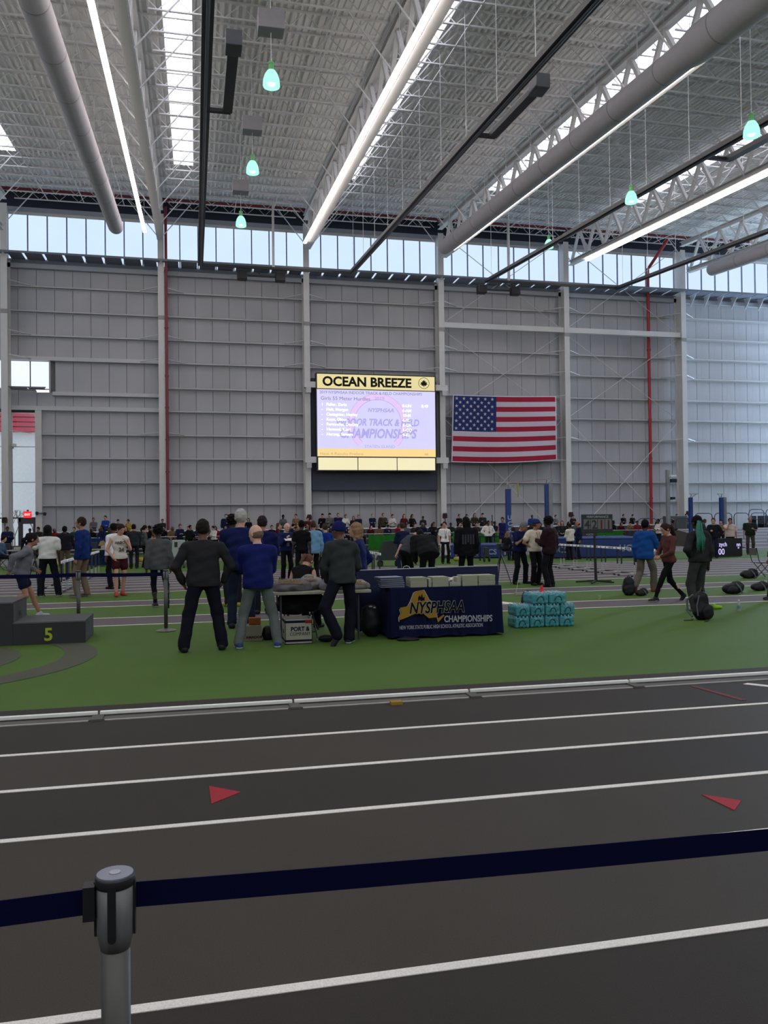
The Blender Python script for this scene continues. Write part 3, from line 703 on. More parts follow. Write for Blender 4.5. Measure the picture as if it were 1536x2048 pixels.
for r in range(9):
    for c in range(6 if r % 2 == 0 else 5):
        u = .035 + (c + (0 if r % 2 == 0 else .5)) * .068; v = .052 + r * .0555
        q = fp(u, v, -.012); pts = []
        for k in range(10):
            rr = .125 if k % 2 == 0 else .05; t_ = PI / 2 + k * PI / 5
            pts.append((q[0] + rr * math.cos(t_), q[1], q[2] + rr * math.sin(t_)))
        pts2 = [(a, b + .01, c_) for a, b, c_ in pts]
        MB().poly(pts + pts2 , [tuple(range(10)), tuple(range(10, 20))[::-1]] + [(i, (i + 1) % 10, 10 + (i + 1) % 10, 10 + i) for i in range(10)]).build('star', fw_, fg)
MB().tube([pc[0], (COLX[4] + .2, FY, pc[0].z + .1)], .02, 5).tube([pc[1], (COLX[5] - .2, FY, pc[1].z + .1)], .02, 5).tube([pc[2], (COLX[5] - .2, FY + .1, pc[2].z)], .02, 5).tube([pc[3], (COLX[4] + .2, FY, pc[3].z)], .02, 5).build('rope', 'girt', fg)
# wall fittings
ex = thing('exit_sign', 'small red exit sign above the glazed door', 'sign', (-10.15, YW - .1, 2.1))
MB().box(-10.32, -9.86, YW - .12, YW - .04, 2.22, 2.62).build('sign_box', mat('red exit box', (1.0, .18, .22), emit=1.1), ex)
MB().box(-10.15, -10.03, YW - .04, YW, 2.55, 2.72).build('bracket', 'darkgrey', ex)
text('exit_lettering', 'EXIT', .17, (-10.09, YW - .125, 2.42), FACE, mat('exit lettering', (1, .85, .85), emit=1.5), ex, bold=.004)
for cx_, lab in ((COLX[1], 'small dark red bell box on a post at the leftmost column'), (COLX[3], 'small dark red bell box on a post below the column left of the scoreboard'), (COLX[4], 'small dark red bell box on a post below the column right of the scoreboard'),
                 (COLX[5], 'small dark red bell box on a post at the column right of the flag'), (COLX[6], 'small dark red bell box on a post at the column of the pale blue bay')):
    zb0 = 0.0 if cx_ < -10 or cx_ > 32 else .55
    t = thing('bell_box', lab, 'alarm box', (cx_, YC - .2, zb0))
    MB().tube([(cx_ + .02, YC - .2, zb0), (cx_ + .02, YC - .2, 1.95)], .03, 6).build('post', 'darkgrey', t)
    MB().box(cx_ - .14, cx_ + .16, YC - .3, YC - .1, 1.92, 2.2).build('box', mat('dark red box', (.24, .12, .13)), t, bev=.04)
    MB().box(cx_ - .1, cx_ + .12, YC - .32, YC - .08, 2.2, 2.26).build('lid', 'black', t)
t = thing('wall_camera', 'small white camera on the leftmost column beside the tall glazing', 'camera', (-10.75, YW - .4, 6.6))
MB().box(-10.85, -10.65, YW - .75, YW - .3, 6.55, 6.75).build('camera_body', 'white', t, bev=.03); MB().box(-10.95, -10.8, YW - .45, YW - .3, 6.45, 6.62).build('bracket', 'girt', t)
t = thing('security_light', 'small dark twin light on the frame right of the glazed door', 'light', (-9.2, YW - .4, 2.45))
MB().tube([(-9.6, YW - .35, 2.5), (-8.95, YW - .35, 2.5)], .03, 6).build('bar', 'darkgrey', t); MB().lathe([(.05, -.1), (.09, -.06), (.09, .06), (.05, .1)], (-9.5, YW - .38, 2.5), 8).lathe([(.05, -.1), (.09, -.06), (.09, .06), (.05, .1)], (-9.05, YW - .38, 2.45), 8).build('lamp_head', 'black', t)
# grey mast with cameras near the pale bay
p0 = onY(1335, 940, 50)
t = thing('camera_mast', 'grey mast with two black camera heads in front of the pale blue bay column', 'mast', (p0.x, 50, .0))
MB().box(p0.x - .11, p0.x + .11, 49.9, 50.1, 0, p0.z).build('mast', mat('mast grey', (.55, .56, .57)), t)
for z, s in ((p0.z - .95, 1), (p0.z - 2.1, .7)):
    MB().bar((p0.x, 50, z), (p0.x + .35 * s, 49.9, z + .25 * s), .05, .05).build('bracket', 'darkgrey', t)
    MB().box(p0.x + .12, p0.x + .12 + .42 * s, 49.7, 50.0, z + .1, z + .1 + .25 * s).build('camera_head', 'black', t, bev=.04)
MB().box(p0.x + .05, p0.x + .5, 49.7, 50.05, p0.z - .5, p0.z - .35).build('white_housing', 'white', t, bev=.03)
# ================================================================== PEOPLE: one blended surface per body, clothes as shells around it
def Rx(a): c, s = math.cos(a), math.sin(a); return np.array([[1, 0, 0], [0, c, -s], [0, s, c]])
def Ry(a): c, s = math.cos(a), math.sin(a); return np.array([[c, 0, s], [0, 1, 0], [-s, 0, c]])
def Rz(a): c, s = math.cos(a), math.sin(a); return np.array([[c, -s, 0], [s, c, 0], [0, 0, 1]])
V = lambda *a: np.array(a, dtype=float)
def nrm(v): return v / (np.linalg.norm(v) + 1e-9)
class Field:
    """tapered limbs and ellipsoids blended in a distance field, turned into quads"""
    def __init__(s, h, k=.03): s.h, s.k, s.p, s.cuts = h, k, [], []
    def cap(s, a, b, r1, r2, k=None): s.p.append(('c', np.array(a, float), np.array(b, float), r1, r2, s.k if k is None else k)); return s
    def ell(s, c, r, Rm=None, k=None, sub=False): s.p.append(('s' if sub else 'e', np.array(c, float), np.array(r, float), np.eye(3) if Rm is None else Rm, 0, s.k if k is None else k)); return s
    def cut(s, n, d, o=(0, 0, 0)): s.cuts.append((np.array(n, float), float(d + np.dot(n, o)))); return s
    def mesh(s, noise=None):
        h = s.h; lo = np.full(3, 1e9); hi = -lo
        for q in s.p:
            if q[0] == 'c': rr = max(q[3], q[4]); lo = np.minimum(lo, np.minimum(q[1], q[2]) - rr); hi = np.maximum(hi, np.maximum(q[1], q[2]) + rr)
            elif q[0] == 'e': rr = q[2].max(); lo = np.minimum(lo, q[1] - rr); hi = np.maximum(hi, q[1] + rr)
        lo = lo - 2.5 * h - .01; n = np.ceil((hi + 2.5 * h + .01 - lo) / h).astype(int) + 1
        D = np.full(tuple(n), .09, dtype=np.float32)
        ax = [lo[i] + h * np.arange(n[i]) for i in range(3)]
        for q in s.p:
            k = q[5]; m = k + 2.2 * h
            if q[0] == 'c': rr = max(q[3], q[4]); l, u = np.minimum(q[1], q[2]) - rr - m, np.maximum(q[1], q[2]) + rr + m
            else: rr = q[2].max(); l, u = q[1] - rr - m, q[1] + rr + m
            i0 = np.maximum(((l - lo) / h).astype(int), 0); i1 = np.minimum(((u - lo) / h).astype(int) + 2, n)
            if np.any(i1 <= i0): continue
            sl = tuple(slice(i0[j], i1[j]) for j in range(3))
            X, Y, Z = np.meshgrid(ax[0][sl[0]], ax[1][sl[1]], ax[2][sl[2]], indexing='ij')
            if q[0] == 'c':
                a, b = q[1], q[2]; ab = b - a; L2 = max(ab.dot(ab), 1e-9)
                t = np.clip(((X - a[0]) * ab[0] + (Y - a[1]) * ab[1] + (Z - a[2]) * ab[2]) / L2, 0, 1)
                d = np.sqrt((X - a[0] - t * ab[0]) ** 2 + (Y - a[1] - t * ab[1]) ** 2 + (Z - a[2] - t * ab[2]) ** 2) - (q[3] + (q[4] - q[3]) * t)
            else:
                c, r, Rm = q[1], q[2], q[3]; P = np.stack([X - c[0], Y - c[1], Z - c[2]], -1) @ Rm
                k0 = np.sqrt(((P / r) ** 2).sum(-1)); k1 = np.sqrt(((P / (r * r)) ** 2).sum(-1)) + 1e-9; d = k0 * (k0 - 1) / k1
            o = D[sl]
            if q[0] == 's': D[sl] = np.maximum(o, -d)
            elif k > 0: hh = np.maximum(k - np.abs(o - d), 0) / k; D[sl] = np.minimum(o, d) - hh * hh * k * .25
            else: D[sl] = np.minimum(o, d)
        X, Y, Z = np.meshgrid(*ax, indexing='ij')
        if noise:
            am, fr, ph = noise
            D += (am * (np.sin(fr * Z + 9 * X + ph) * np.sin(fr * .6 * X - 5 * Y + ph * 2) + .6 * np.sin(fr * 1.7 * Z - 14 * X + 11 * Y + ph))).astype(np.float32)
        for nn, dd in s.cuts: D = np.maximum(D, (X * nn[0] + Y * nn[1] + Z * nn[2] - dd).astype(np.float32))
        S = D < 0
        c = S[:-1, :-1, :-1].astype(np.int8)
        cnt = sum(S[i:n[0] - 1 + i, j:n[1] - 1 + j, l:n[2] - 1 + l].astype(np.int8) for i in (0, 1) for j in (0, 1) for l in (0, 1))
        act = (cnt > 0) & (cnt < 8); I = np.argwhere(act)
        if len(I) == 0: return None
        idx = np.full(act.shape, -1, dtype=np.int64); idx[tuple(I.T)] = np.arange(len(I))
        acc = np.zeros((len(I), 3)); w = np.zeros(len(I))
        cor = [(i, j, l) for i in (0, 1) for j in (0, 1) for l in (0, 1)]
        for a in cor:
            for ax_ in range(3):
                if a[ax_]: continue
                b = list(a); b[ax_] = 1
                va = D[I[:, 0] + a[0], I[:, 1] + a[1], I[:, 2] + a[2]]; vb = D[I[:, 0] + b[0], I[:, 1] + b[1], I[:, 2] + b[2]]
                mk = (va < 0) != (vb < 0); t = np.where(mk, va / np.where(mk, va - vb, 1), 0)
                p = np.array(a, float) + 0 * acc; p[:, ax_] = t; acc += p * mk[:, None]; w += mk
        P = lo + h * (I + acc / w[:, None])
        Q = []
        for ax_ in range(3):
            sa = [slice(0, None)] * 3; sb_ = [slice(0, None)] * 3; sa[ax_] = slice(0, -1); sb_[ax_] = slice(1, None)
            e = S[tuple(sa)] != S[tuple(sb_)]; E = np.argwhere(e)
            u, v = [(1, 2), (2, 0), (0, 1)][ax_]
            E = E[(E[:, u] > 0) & (E[:, v] > 0)]
            if len(E) == 0: continue
            ins = S[tuple(E.T)]
            def at(du, dv): q = E.copy(); q[:, u] -= du; q[:, v] -= dv; return idx[tuple(q.T)]
            q4 = np.stack([at(0, 0), at(1, 0), at(1, 1), at(0, 1)], 1)
            q4[~ins] = q4[~ins][:, ::-1]; Q.append(q4)
        return P, np.concatenate(Q)
def solid(name, pq, mats, parent, mi=None, loc=(0, 0, 0)):
    P, Q = pq; me = bpy.data.meshes.new(name); me.vertices.add(len(P)); me.vertices.foreach_set('co', P.astype(np.float32).ravel())
    nq = len(Q); me.loops.add(nq * 4); me.loops.foreach_set('vertex_index', Q.astype(np.int32).ravel())
    me.polygons.add(nq); me.polygons.foreach_set('loop_start', np.arange(0, nq * 4, 4, dtype=np.int32)); me.polygons.foreach_set('use_smooth', np.ones(nq, dtype=bool))
    for m in mats: me.materials.append(m)
    if mi is not None: me.polygons.foreach_set('material_index', mi.astype(np.int32))
    me.update(calc_edges=True); me.validate()
    o = bpy.data.objects.new(name, me); COL.objects.link(o); o.parent = parent; o.location = loc; return o
def ik(a, b, l1, l2, hint):
    d = b - a; L = np.linalg.norm(d); mx = (l1 + l2) * .999
    if L > mx: b = a + d / L * mx; d = b - a; L = mx
    x = (l1 * l1 - l2 * l2 + L * L) / (2 * L); hh = math.sqrt(max(l1 * l1 - x * x, 0)); u = d / L
    w = hint - u * hint.dot(u); return a + u * x + nrm(w) * hh, b
SKIN = {'light': (.74, .55, .46), 'pale': (.80, .62, .54), 'tan': (.60, .43, .34), 'brown': (.38, .25, .19), 'dark': (.24, .16, .13)}
def skin(t): return mat('skin ' + t, SKIN[t], .55, var=.06, scale=12)
def cloth(c, b=.35): return mat('cloth %.2f %.2f %.2f' % c, c, .85, var=.16, scale=9, bump=b)
ARMS = {'down': ((.06, .02, -.53), (.3, -1, 0)), 'hips': ((-.05, .06, -.38), (1, -.45, .1)), 'wide': ((.13, .05, -.47), (1, -.5, 0)), 'folded': ((-.24, .21, -.24), (1, -.2, -.6)),
        'hold': ((-.10, .30, -.20), (.5, -.3, -1)), 'phone': ((-.10, .26, -.08), (.4, 0, -1)), 'fwd': ((-.02, .38, -.34), (.6, -.4, -1)), 'face': ((-.14, .20, .10), (.5, .1, -1)), 'back': ((-.12, -.16, -.38), (1, -.4, 0)),
        'table': ((.02, .26, -.46), (.6, -.8, 0)), 'lap': ((-.09, .25, -.36), (.8, -.3, -.4)), 'up': ((.02, .12, .42), (1, .2, 0))}
def person(label, x, y, H, rz, top, legs, hair=('short', (.08, .06, .05)), sk='light', arms=('down', 'down'), feet=((-.11, 0), (.11, 0)), lean=(0, 0), head=(0, 0), w=1.0, belly=0.0,
           sleeve='long', leg='long', shoe=(.08, .08, .09), sole=None, h=.0135, hem=-.06, loose=.014, seat=None, z=0.0, group=None, lifts=(0, 0), pel=(0, 0), collar=None, hood=False, noise=.0055, fy=(0, 0), twist=0, drop=0.0, name='person'):
    s = H / 1.75; root = thing(name, label, 'person', (x, y, z), rz, group)
    hs = min(h, .024); det = h < .02
    pz = ((.95 if seat is None else seat / s + .12) - drop) * s
    Pp = V(pel[0], pel[1], pz)
    Rt = Rz(math.radians(twist)) @ Rx(-math.radians(lean[0])) @ Ry(math.radians(lean[1]))
    T = lambda a, b, c: Pp + Rt @ V(a * w * s if abs(a) > .1 else a * s, b * s, c * s)
    T1 = lambda a, b, c: Pp + Rt @ V(a * s, b * s, c * s)
    Rh = Rt @ Rz(math.radians(head[0])) @ Rx(-math.radians(head[1] - lean[0] * .35))
    nb = T1(0, .0, .505); hc = T1(0, .015, .570) + Rh @ V(0, .022 * s, .098 * s)
    hs_ = 1.07
    Hd = lambda a, b, c: hc + Rh @ V(a * s, b * s, c * s) * hs_
    f = Field(hs, .022)
    # ---- body
    def torso(f, a, k=.05):
        f.ell(T1(0, 0, .0), (( .158 * w) * s + a, .108 * s + a + belly * .3, .13 * s + a), Rt, k); f.ell(T1(0, .005 + belly * .45, .14), (.138 * w * s + a, .098 * s + a + belly, .15 * s + a), Rt, k)
        f.ell(T1(0, .0, .30), (.163 * w * s + a, .108 * s + a + belly * .3, .17 * s + a), Rt, k); f.cap(T(-.15, -.01, .425), T(.15, -.01, .425), .058 * s + a, .058 * s + a, k)
        f.cap(T1(-.07, -.005, .45), T1(0, 0, .50), .055 * s + a * .8, .045 * s + a * .5, k); f.cap(T1(.07, -.005, .45), T1(0, 0, .50), .055 * s + a * .8, .045 * s + a * .5, k)
    torso(f, -.004)
    f.cap(T1(0, .0, .47), hc + Rh @ V(0, -.012, -.06) * s, .056 * s, .053 * s, .02)
    f.ell(Hd(0, 0, .012), V(.081, .101, .110) * s, Rh, .02); f.ell(Hd(0, .022, -.055), V(.059, .072, .066) * s, Rh, .025)
    if hs < .02:
        f.cap(Hd(0, .092, .005), Hd(0, .108, -.028), .010 * s, .015 * s, .012)
        for sx in (-1, 1):
            f.ell(Hd(sx * .078, -.006, -.012), V(.012, .02, .03) * s, Rh, .008); f.ell(Hd(sx * .032, .100, .012), V(.017, .014, .011) * s, Rh, 0, sub=True); f.ell(Hd(sx * .032, .083, .011), V(.013, .012, .012) * s, Rh, .003)
        f.ell(Hd(0, .091, -.058), V(.024, .009, .005) * s, Rh, 0, sub=True); f.ell(Hd(0, .078, -.085), V(.022, .018, .016) * s, Rh, .015)
    else: f.cap(Hd(0, .09, 0), Hd(0, .102, -.025), .012 * s, .016 * s, .012)
    arm_j = []
    for i, sx in ((0, -1), (1, 1)):
        sh = T(sx * .185, -.01, .42); a = arms[i]; (wx, wy, wz), (hx, hy, hz) = ARMS[a] if isinstance(a, str) else a
        wt = sh + Rt @ (V(sx * wx, wy, wz) * s); el, wr = ik(sh, wt, .285 * s, .255 * s, Rt @ V(sx * hx, hy, hz))
        f.cap(sh, el, .047 * s * (.5 + w * .5), .038 * s, .02); f.cap(el, wr, .037 * s, .026 * s, .015)
        d = nrm(wr - el); ref = Rt @ V(0, 1, 0) if abs(d[2]) > .6 else V(0, 0, 1)
        side = nrm(np.cross(d, np.cross(ref, d))) if True else ref     # finger spread direction
        nor = nrm(np.cross(d, side)) * (1 if sx > 0 else -1)
        inw = nor if np.dot(nor, Rt @ V(-sx, 0, 0)) > 0 else -nor
        pm = wr + d * .05 * s
        f.cap(wr, wr + d * .075 * s + side * .018 * s, .024 * s, .019 * s, .012); f.cap(wr, wr + d * .075 * s - side * .018 * s, .024 * s, .019 * s, .012)
        fr = max(.0085, hs * .62) * s
        if det:
            for q, (off, ln) in enumerate(((.032, .062), (.011, .072), (-.011, .068), (-.031, .052))):
                b0 = wr + (d * .085 + side * off) * s; b1 = b0 + (d * .6 + inw * .28 + side * off * 1.5) * ln * .62 * s; b2 = b1 + (d * .42 + inw * .72) * ln * .55 * s
                f.cap(b0, b1, fr, fr * .95, .004); f.cap(b1, b2, fr * .95, fr * .8, .003)
            t0 = wr + (d * .03 + side * .028) * s; t1 = t0 + (d * .45 + side * .6 + inw * .3) * .045 * s; t2 = t1 + (d * .8 + side * .15 + inw * .3) * .035 * s
            f.cap(t0, t1, fr * 1.2, fr * 1.05, .008); f.cap(t1, t2, fr * 1.05, fr * .9, .003)
        else: f.cap(wr + d * .07 * s, wr + d * .13 * s + inw * .03 * s, .024 * s, .016 * s, .01)
        arm_j.append((sh, el, wr))
    leg_j = []
    for i, sx in ((0, -1), (1, 1)):
        hp = Pp + Rz(math.radians(twist)) @ V(sx * .088 * (.6 + .4 * w) * s, 0, -.03 * s)
        fx, fyy = feet[i]; lz = lifts[i]; an = V(fx, fyy, .085 * s + lz)
        fd = nrm(Rz(math.radians(-sx * 12 + fy[i])) @ V(0, 1, 0))
        kn, an = ik(hp, an, .435 * s, .42 * s, fd + V(0, 0, .2 if seat is None else 1.0))
        f.cap(hp, kn, .078 * s * (.6 + .4 * w), .052 * s, .03); f.cap(kn, (kn + an) / 2 - fd * .012 * s, .050 * s, .046 * s, .02); f.cap((kn + an) / 2 - fd * .012 * s, an, .046 * s, .033 * s, .02)
        td = fd if lz < .03 else nrm(fd * .45 + V(0, 0, -1))
        f.cap(an + V(0, 0, -.035 * s) - td * .02 * s, an + V(0, 0, -.055 * s * (1 if lz < .03 else .3)) + td * .13 * s, .028 * s, .022 * s, .015)
        leg_j.append((hp, kn, an, fd, td, lz))
    P, Q = f.mesh(); C = P[Q].mean(1); loc = (C - hc) @ Rh / s
    mi = np.zeros(len(Q), int)
    if hs < .02:
        for sx in (-1, 1): mi[(((loc - V(sx * .032, .094, .011)) / V(.014, .02, .008)) ** 2).sum(1) < 1] = 1; mi[(((loc - V(sx * .033, .094, .034)) / V(.020, .02, .006)) ** 2).sum(1) < 1] = 1
        mi[(((loc - V(0, .092, -.057)) / V(.026, .02, .007)) ** 2).sum(1) < 1] = 2
    skm = skin(sk); solid('body', (P, Q), [skm, mat('eye dark', (.09, .07, .06)), mat('lip', (.50, .28, .25))], root, mi)
    # ---- top
    tm = cloth(top); g = Field(hs if det else h, .02); torso(g, loose)
    if loose > .02: g.ell(T1(0, .0, .12), (.158 * w * s + loose, .106 * s + loose + belly, .24 * s), Rt, .05)
    g.ell(T1(0, 0, hem * .5), ((.165 * w) * s + loose, .112 * s + loose + belly * .6, (.10 - hem * .6) * s), Rt, .05)
    for (sh, el, wr) in arm_j:
        if sleeve == 'long': g.cap(sh, el, .047 * s * (.5 + w * .5) + loose, .040 * s + loose, .02); g.cap(el, wr - nrm(wr - el) * .02, .040 * s + loose, .030 * s + loose * .7, .02)
        elif sleeve == 'short': g.cap(sh, sh + (el - sh) * .62, .050 * s * (.5 + w * .5) + loose, .050 * s + loose, .02)
        else: g.cap(sh, sh + (el - sh) * .02, .030 * s, .028 * s, .02)
    g.cut(-(Rt @ V(0, 0, 1)), 0, T1(0, 0, hem)).cut(Rt @ V(0, .25, 1), 0, T1(0, 0, .512))
    if hood: g.ell(T1(0, -.075, .475), V(.10, .05, .055) * s, Rt, .03)
    pq = g.mesh(noise=(noise, 26, x * 3.1 + y))
    solid('jacket' if loose > .02 else ('sweater' if sleeve == 'long' else 'shirt'), pq, [tm], root)
    if collar is not None:
        c = Field(hs, .01); 
        for k in range(10):
            a, b = 2 * PI * k / 10, 2 * PI * (k + 1) / 10; q = lambda t: T1(.062 * math.cos(t), .004 + .060 * math.sin(t), .505 - .012 * math.sin(t)); c.cap(q(a), q(b), .012, .012, .0)
        solid('collar', c.mesh(), [cloth(collar)], root)
    # ---- trousers, shorts or tights
    lm = cloth(legs); g = Field(hs if det else h, .02); al = {'long': .018, 'shorts': .03, 'tight': .006, 'wide': .028}[leg]
    g.ell(Pp, (.160 * w * s + .008, .112 * s + .008 + belly * .2, .13 * s), Rt, .04)
    for (hp, kn, an, fd, td, lz) in leg_j:
        if leg == 'shorts': g.cap(hp, hp + (kn - hp) * .50, .085 * s + .012, .080 * s + .018, .03)
        else:
            g.cap(hp, kn, .080 * s * (.6 + .4 * w) + al * .5, .056 * s + al, .03); g.cap(kn, an + nrm(kn - an) * .0, .054 * s + al, (.036 if leg == 'tight' else .052) * s + al, .02)
    g.cut(Rt @ V(0, 0, 1), 0, T1(0, 0, .09)).cut(V(0, 0, -1), -.035)
    pq = g.mesh(noise=(noise * .8, 20, x + y * 1.7)); solid('shorts' if leg == 'shorts' else 'trousers', pq, [lm], root)
    # ---- shoes
    for i, (hp, kn, an, fd, td, lz) in enumerate(leg_j):
        g = Field(min(hs, .018), .02); b0 = an + V(0, 0, -.045 * s) - td * .035 * s; b1 = an + V(0, 0, -.052 * s * (1 if lz < .03 else .2)) + td * .15 * s
        g.cap(b0, b1, .046 * s, .036 * s, .02); g.cap(an, b0, .045 * s, .045 * s, .03)
        if lz < .03: g.cut(V(0, 0, -1), -.002)
        pq = g.mesh(); zc = pq[0][pq[1]].mean(1)[:, 2]; sm = (zc < .028).astype(int) if lz < .03 else (((pq[0][pq[1]].mean(1) - an) @ np.cross(td, np.cross(td, V(0, 0, 1))) if True else zc) > .04).astype(int)
        so = sole if sole is not None else tuple(min(1, c * .9 + .02) for c in shoe)
        solid('shoe', pq, [mat('shoe %.2f %.2f %.2f' % shoe, shoe, .6), mat('sole %.2f %.2f %.2f' % so, so, .6)], root, sm)
    # ---- hair or hat
    kind, hcol = hair; hm = mat('hair %.2f %.2f %.2f' % hcol, hcol, .8, var=.35, scale=40, bump=.6)
    if kind != 'bald':
        g = Field(min(hs, .014) if det else h * .8, .015); nz = None; nm = 'hair'
        if kind in ('short', 'grey'): g.ell(Hd(0, -.010, .022), V(.091, .106, .115) * s, Rh); g.cut(Rh @ V(0, .80, -.60), .042 * s, hc); g.cut(Rh @ V(0, 0, -1), .075 * s, hc); nz = (.003, 60, 1)
        elif kind == 'ring': g.ell(Hd(0, -.012, .0), V(.090, .107, .096) * s, Rh); g.cut(Rh @ V(0, .80, -.3), .02 * s, hc); g.cut(Rh @ V(0, .2, 1), .012 * s, hc); g.cut(Rh @ V(0, 0, -1), .065 * s, hc)
        elif kind == 'curly': g.ell(Hd(0, -.015, .045), V(.115, .125, .118) * s, Rh); g.cut(Rh @ V(0, .80, -.60), .055 * s, hc); g.cut(Rh @ V(0, 0, -1), .055 * s, hc); nz = (.014, 75, 2)
        elif kind == 'long': g.ell(Hd(0, -.012, .018), V(.094, .109, .118) * s, Rh); g.cap(Hd(-.045, -.06, -.02), Hd(-.05, -.085, -.20), .06 * s, .045 * s); g.cap(Hd(.045, -.06, -.02), Hd(.05, -.085, -.20), .06 * s, .045 * s); g.cut(Rh @ V(0, .9, -.45), .045 * s, hc); nz = (.004, 70, 1)
        elif kind == 'bob': g.ell(Hd(0, -.012, .018), V(.103, .114, .118) * s, Rh); g.cap(Hd(-.06, -.03, 0), Hd(-.065, -.03, -.12), .055 * s, .05 * s); g.cap(Hd(.06, -.03, 0), Hd(.065, -.03, -.12), .055 * s, .05 * s); g.cap(Hd(0, -.06, 0), Hd(0, -.06, -.13), .07 * s, .055 * s); g.cut(Rh @ V(0, .9, -.45), .045 * s, hc); nz = (.005, 60, 1)
        elif kind == 'ponytail': g.ell(Hd(0, -.012, .018), V(.090, .107, .115) * s, Rh); g.cut(Rh @ V(0, .80, -.60), .045 * s, hc)
        elif kind in ('dreads', 'braids'):
            g.ell(Hd(0, -.015, .02), V(.100, .115, .119) * s, Rh)
            for k in range(11):
                t_ = PI * (1.08 + .84 * k / 10); a0 = Hd(.075 * math.cos(t_), .08 * math.sin(t_), .01); L_ = .20 if kind == 'dreads' else .30; g.cap(a0, a0 + V(0, 0, -L_ * s) + Rh @ V(.03 * math.cos(t_), .02 * math.sin(t_), 0), .017, .012, .004)
            g.cut(Rh @ V(0, .9, -.3), .05 * s, hc)
        elif kind in ('cap', 'beanie'):
            nm = 'cap' if kind == 'cap' else 'knit_hat'
            g.ell(Hd(0, -.008, .02), V(.098, .115, .121) * s, Rh); g.cut(Rh @ V(0, .2, -1), -.012 * s, hc)
            if kind == 'cap': g.ell(Hd(0, .115, .035), V(.065, .065, .012) * s, Rh, .01)
            else: g.cuts[-1] = (g.cuts[-1][0], float(.01 * s + np.dot(g.cuts[-1][0], hc)))
            u = Field(g.h, .01); u.ell(Hd(0, -.012, .0), V(.090, .107, .096) * s, Rh); u.cut(Rh @ V(0, .80, -.3), .02 * s, hc); u.cut(Rh @ V(0, 0, -1), .07 * s, hc)
            if kind == 'cap': solid('hair', u.mesh(), [mat('hair short brown', (.20, .15, .12))], root)
            hm = cloth(hcol)
        pq = g.mesh(noise=nz)
        if pq is not None: solid(nm, pq, [hm], root)
        if kind == 'ponytail':
            g = Field(g.h, .02); g.cap(Hd(0, -.10, .03), Hd(0, -.15, -.04), .028 * s, .038 * s); g.cap(Hd(0, -.15, -.04), Hd(.0, -.15, -.24), .038 * s, .018 * s); solid('ponytail', g.mesh(noise=(.004, 70, 0)), [hm], root)
    root['_j'] = [float(v) for v in np.concatenate([arm_j[0][2], arm_j[1][2], hc, T1(0, .12, .3)])]
    root['_r'] = [float(v) for v in Rt.ravel()]
    return root
def joint(root, i):       # 0 left wrist, 1 right wrist, 2 head, 3 chest front (world position)
    j = root['_j']; return root.matrix_basis @ Vector(j[3 * i:3 * i + 3]) if True else None
# ================================================================== THE PEOPLE IN THE HALL
def pp(label, px, fy_, hy, rz, top, legs, fac=1.0, **k):
    x, y = G(px, fy_); H = k.pop('H', None) or max(1.5, min(2.0, onY(px, hy, y).z * fac))
    k.setdefault('h', .0105 if y < 16.5 else (.0135 if y < 22.5 else .019))
    return person(label, x, y, H, math.radians(rz), top, legs, **k)
BLK = (.075, .075, .085); NAVY = (.075, .10, .27); DK = (.10, .11, .15)
m1 = pp('broad man in charcoal sweater and dark trousers standing feet apart, back turned', 408, 1302, 1038, 3, (.155, .15, .155), (.07, .08, .12), hair=('short', (.13, .11, .10)), sk='brown',
   arms=((.035, .09, -.47), (1, -.35, 0)) and (((.035, .09, -.47), (1, -.35, 0)), ((.04, .10, -.46), (1, -.35, 0))), feet=((-.27, -.02), (.25, .03)), w=1.2, shoe=(.06, .06, .07), hem=-.09, collar=(.42, .42, .45), loose=.023, leg='wide')
pp('tall white-haired man in a navy jacket, back turned, beside the man in charcoal', 483, 1256, 1017, -12, (.075, .105, .27), (.10, .13, .19), hair=('grey', (.66, .64, .61)), sk='light', arms=('hold', 'hold'), w=1.25, belly=.03, loose=.03, hem=-.10, collar=(.32, .42, .50), feet=((-.16, 0), (.14, .06)))
pp('bald man in royal blue fleece and grey trousers looking left, arms folded', 517, 1296, 1047, -2, (.085, .115, .34), (.36, .38, .37), hair=('ring', (.44, .36, .31)), sk='pale', arms=('folded', 'folded'), feet=((-.27, 0), (.27, .0)), w=1.12, belly=.035, head=(48, 4), shoe=(.12, .19, .40), sole=(.75, .77, .8), collar=(.28, .34, .48), loose=.026, hem=-.10, drop=.01)
pp('dark-haired man in a navy hooded jacket standing behind the bald man', 526, 1228, 1031, -8, (.075, .10, .26), (.08, .09, .13), hair=('short', (.16, .13, .11)), sk='tan', arms=('hold', 'hold'), w=1.1, loose=.03, hood=True)
pp('black-haired person in dark clothes and yellow-green shoes behind the white-haired man', 467, 1213, 1030, 10, (.07, .07, .09), (.09, .10, .13), hair=('curly', (.06, .055, .055)), sk='dark', arms=('hold', 'hold'), shoe=(.55, .55, .12))
eld = pp('elderly balding man in navy jacket and lanyard writing on a clipboard, facing forward', 573, 1162, 1045, 195, (.10, .14, .30), BLK, hair=('ring', (.6, .58, .55)), sk='pale', arms=('hold', 'phone'), head=(10, 14), loose=.03, sole=(.6, .6, .6), shoe=(.6, .6, .62))
pp('young man in a black T-shirt with arms hanging, back turned, behind the shirt table', 604, 1166, 1040, -14, (.065, .065, .075), (.08, .08, .09), hair=('short', (.055, .05, .05)), sk='dark', arms=('down', 'down'), sleeve='short', feet=((-.12, 0), (.16, .1)))
pp('man in a light blue shirt with brown hair, back turned, right of the black T-shirt', 628, 1165, 1041, 15, (.42, .58, .70), (.07, .07, .08), hair=('short', (.26, .20, .15)), sk='tan', arms=('hold', 'down'), loose=.025, hem=-.13)
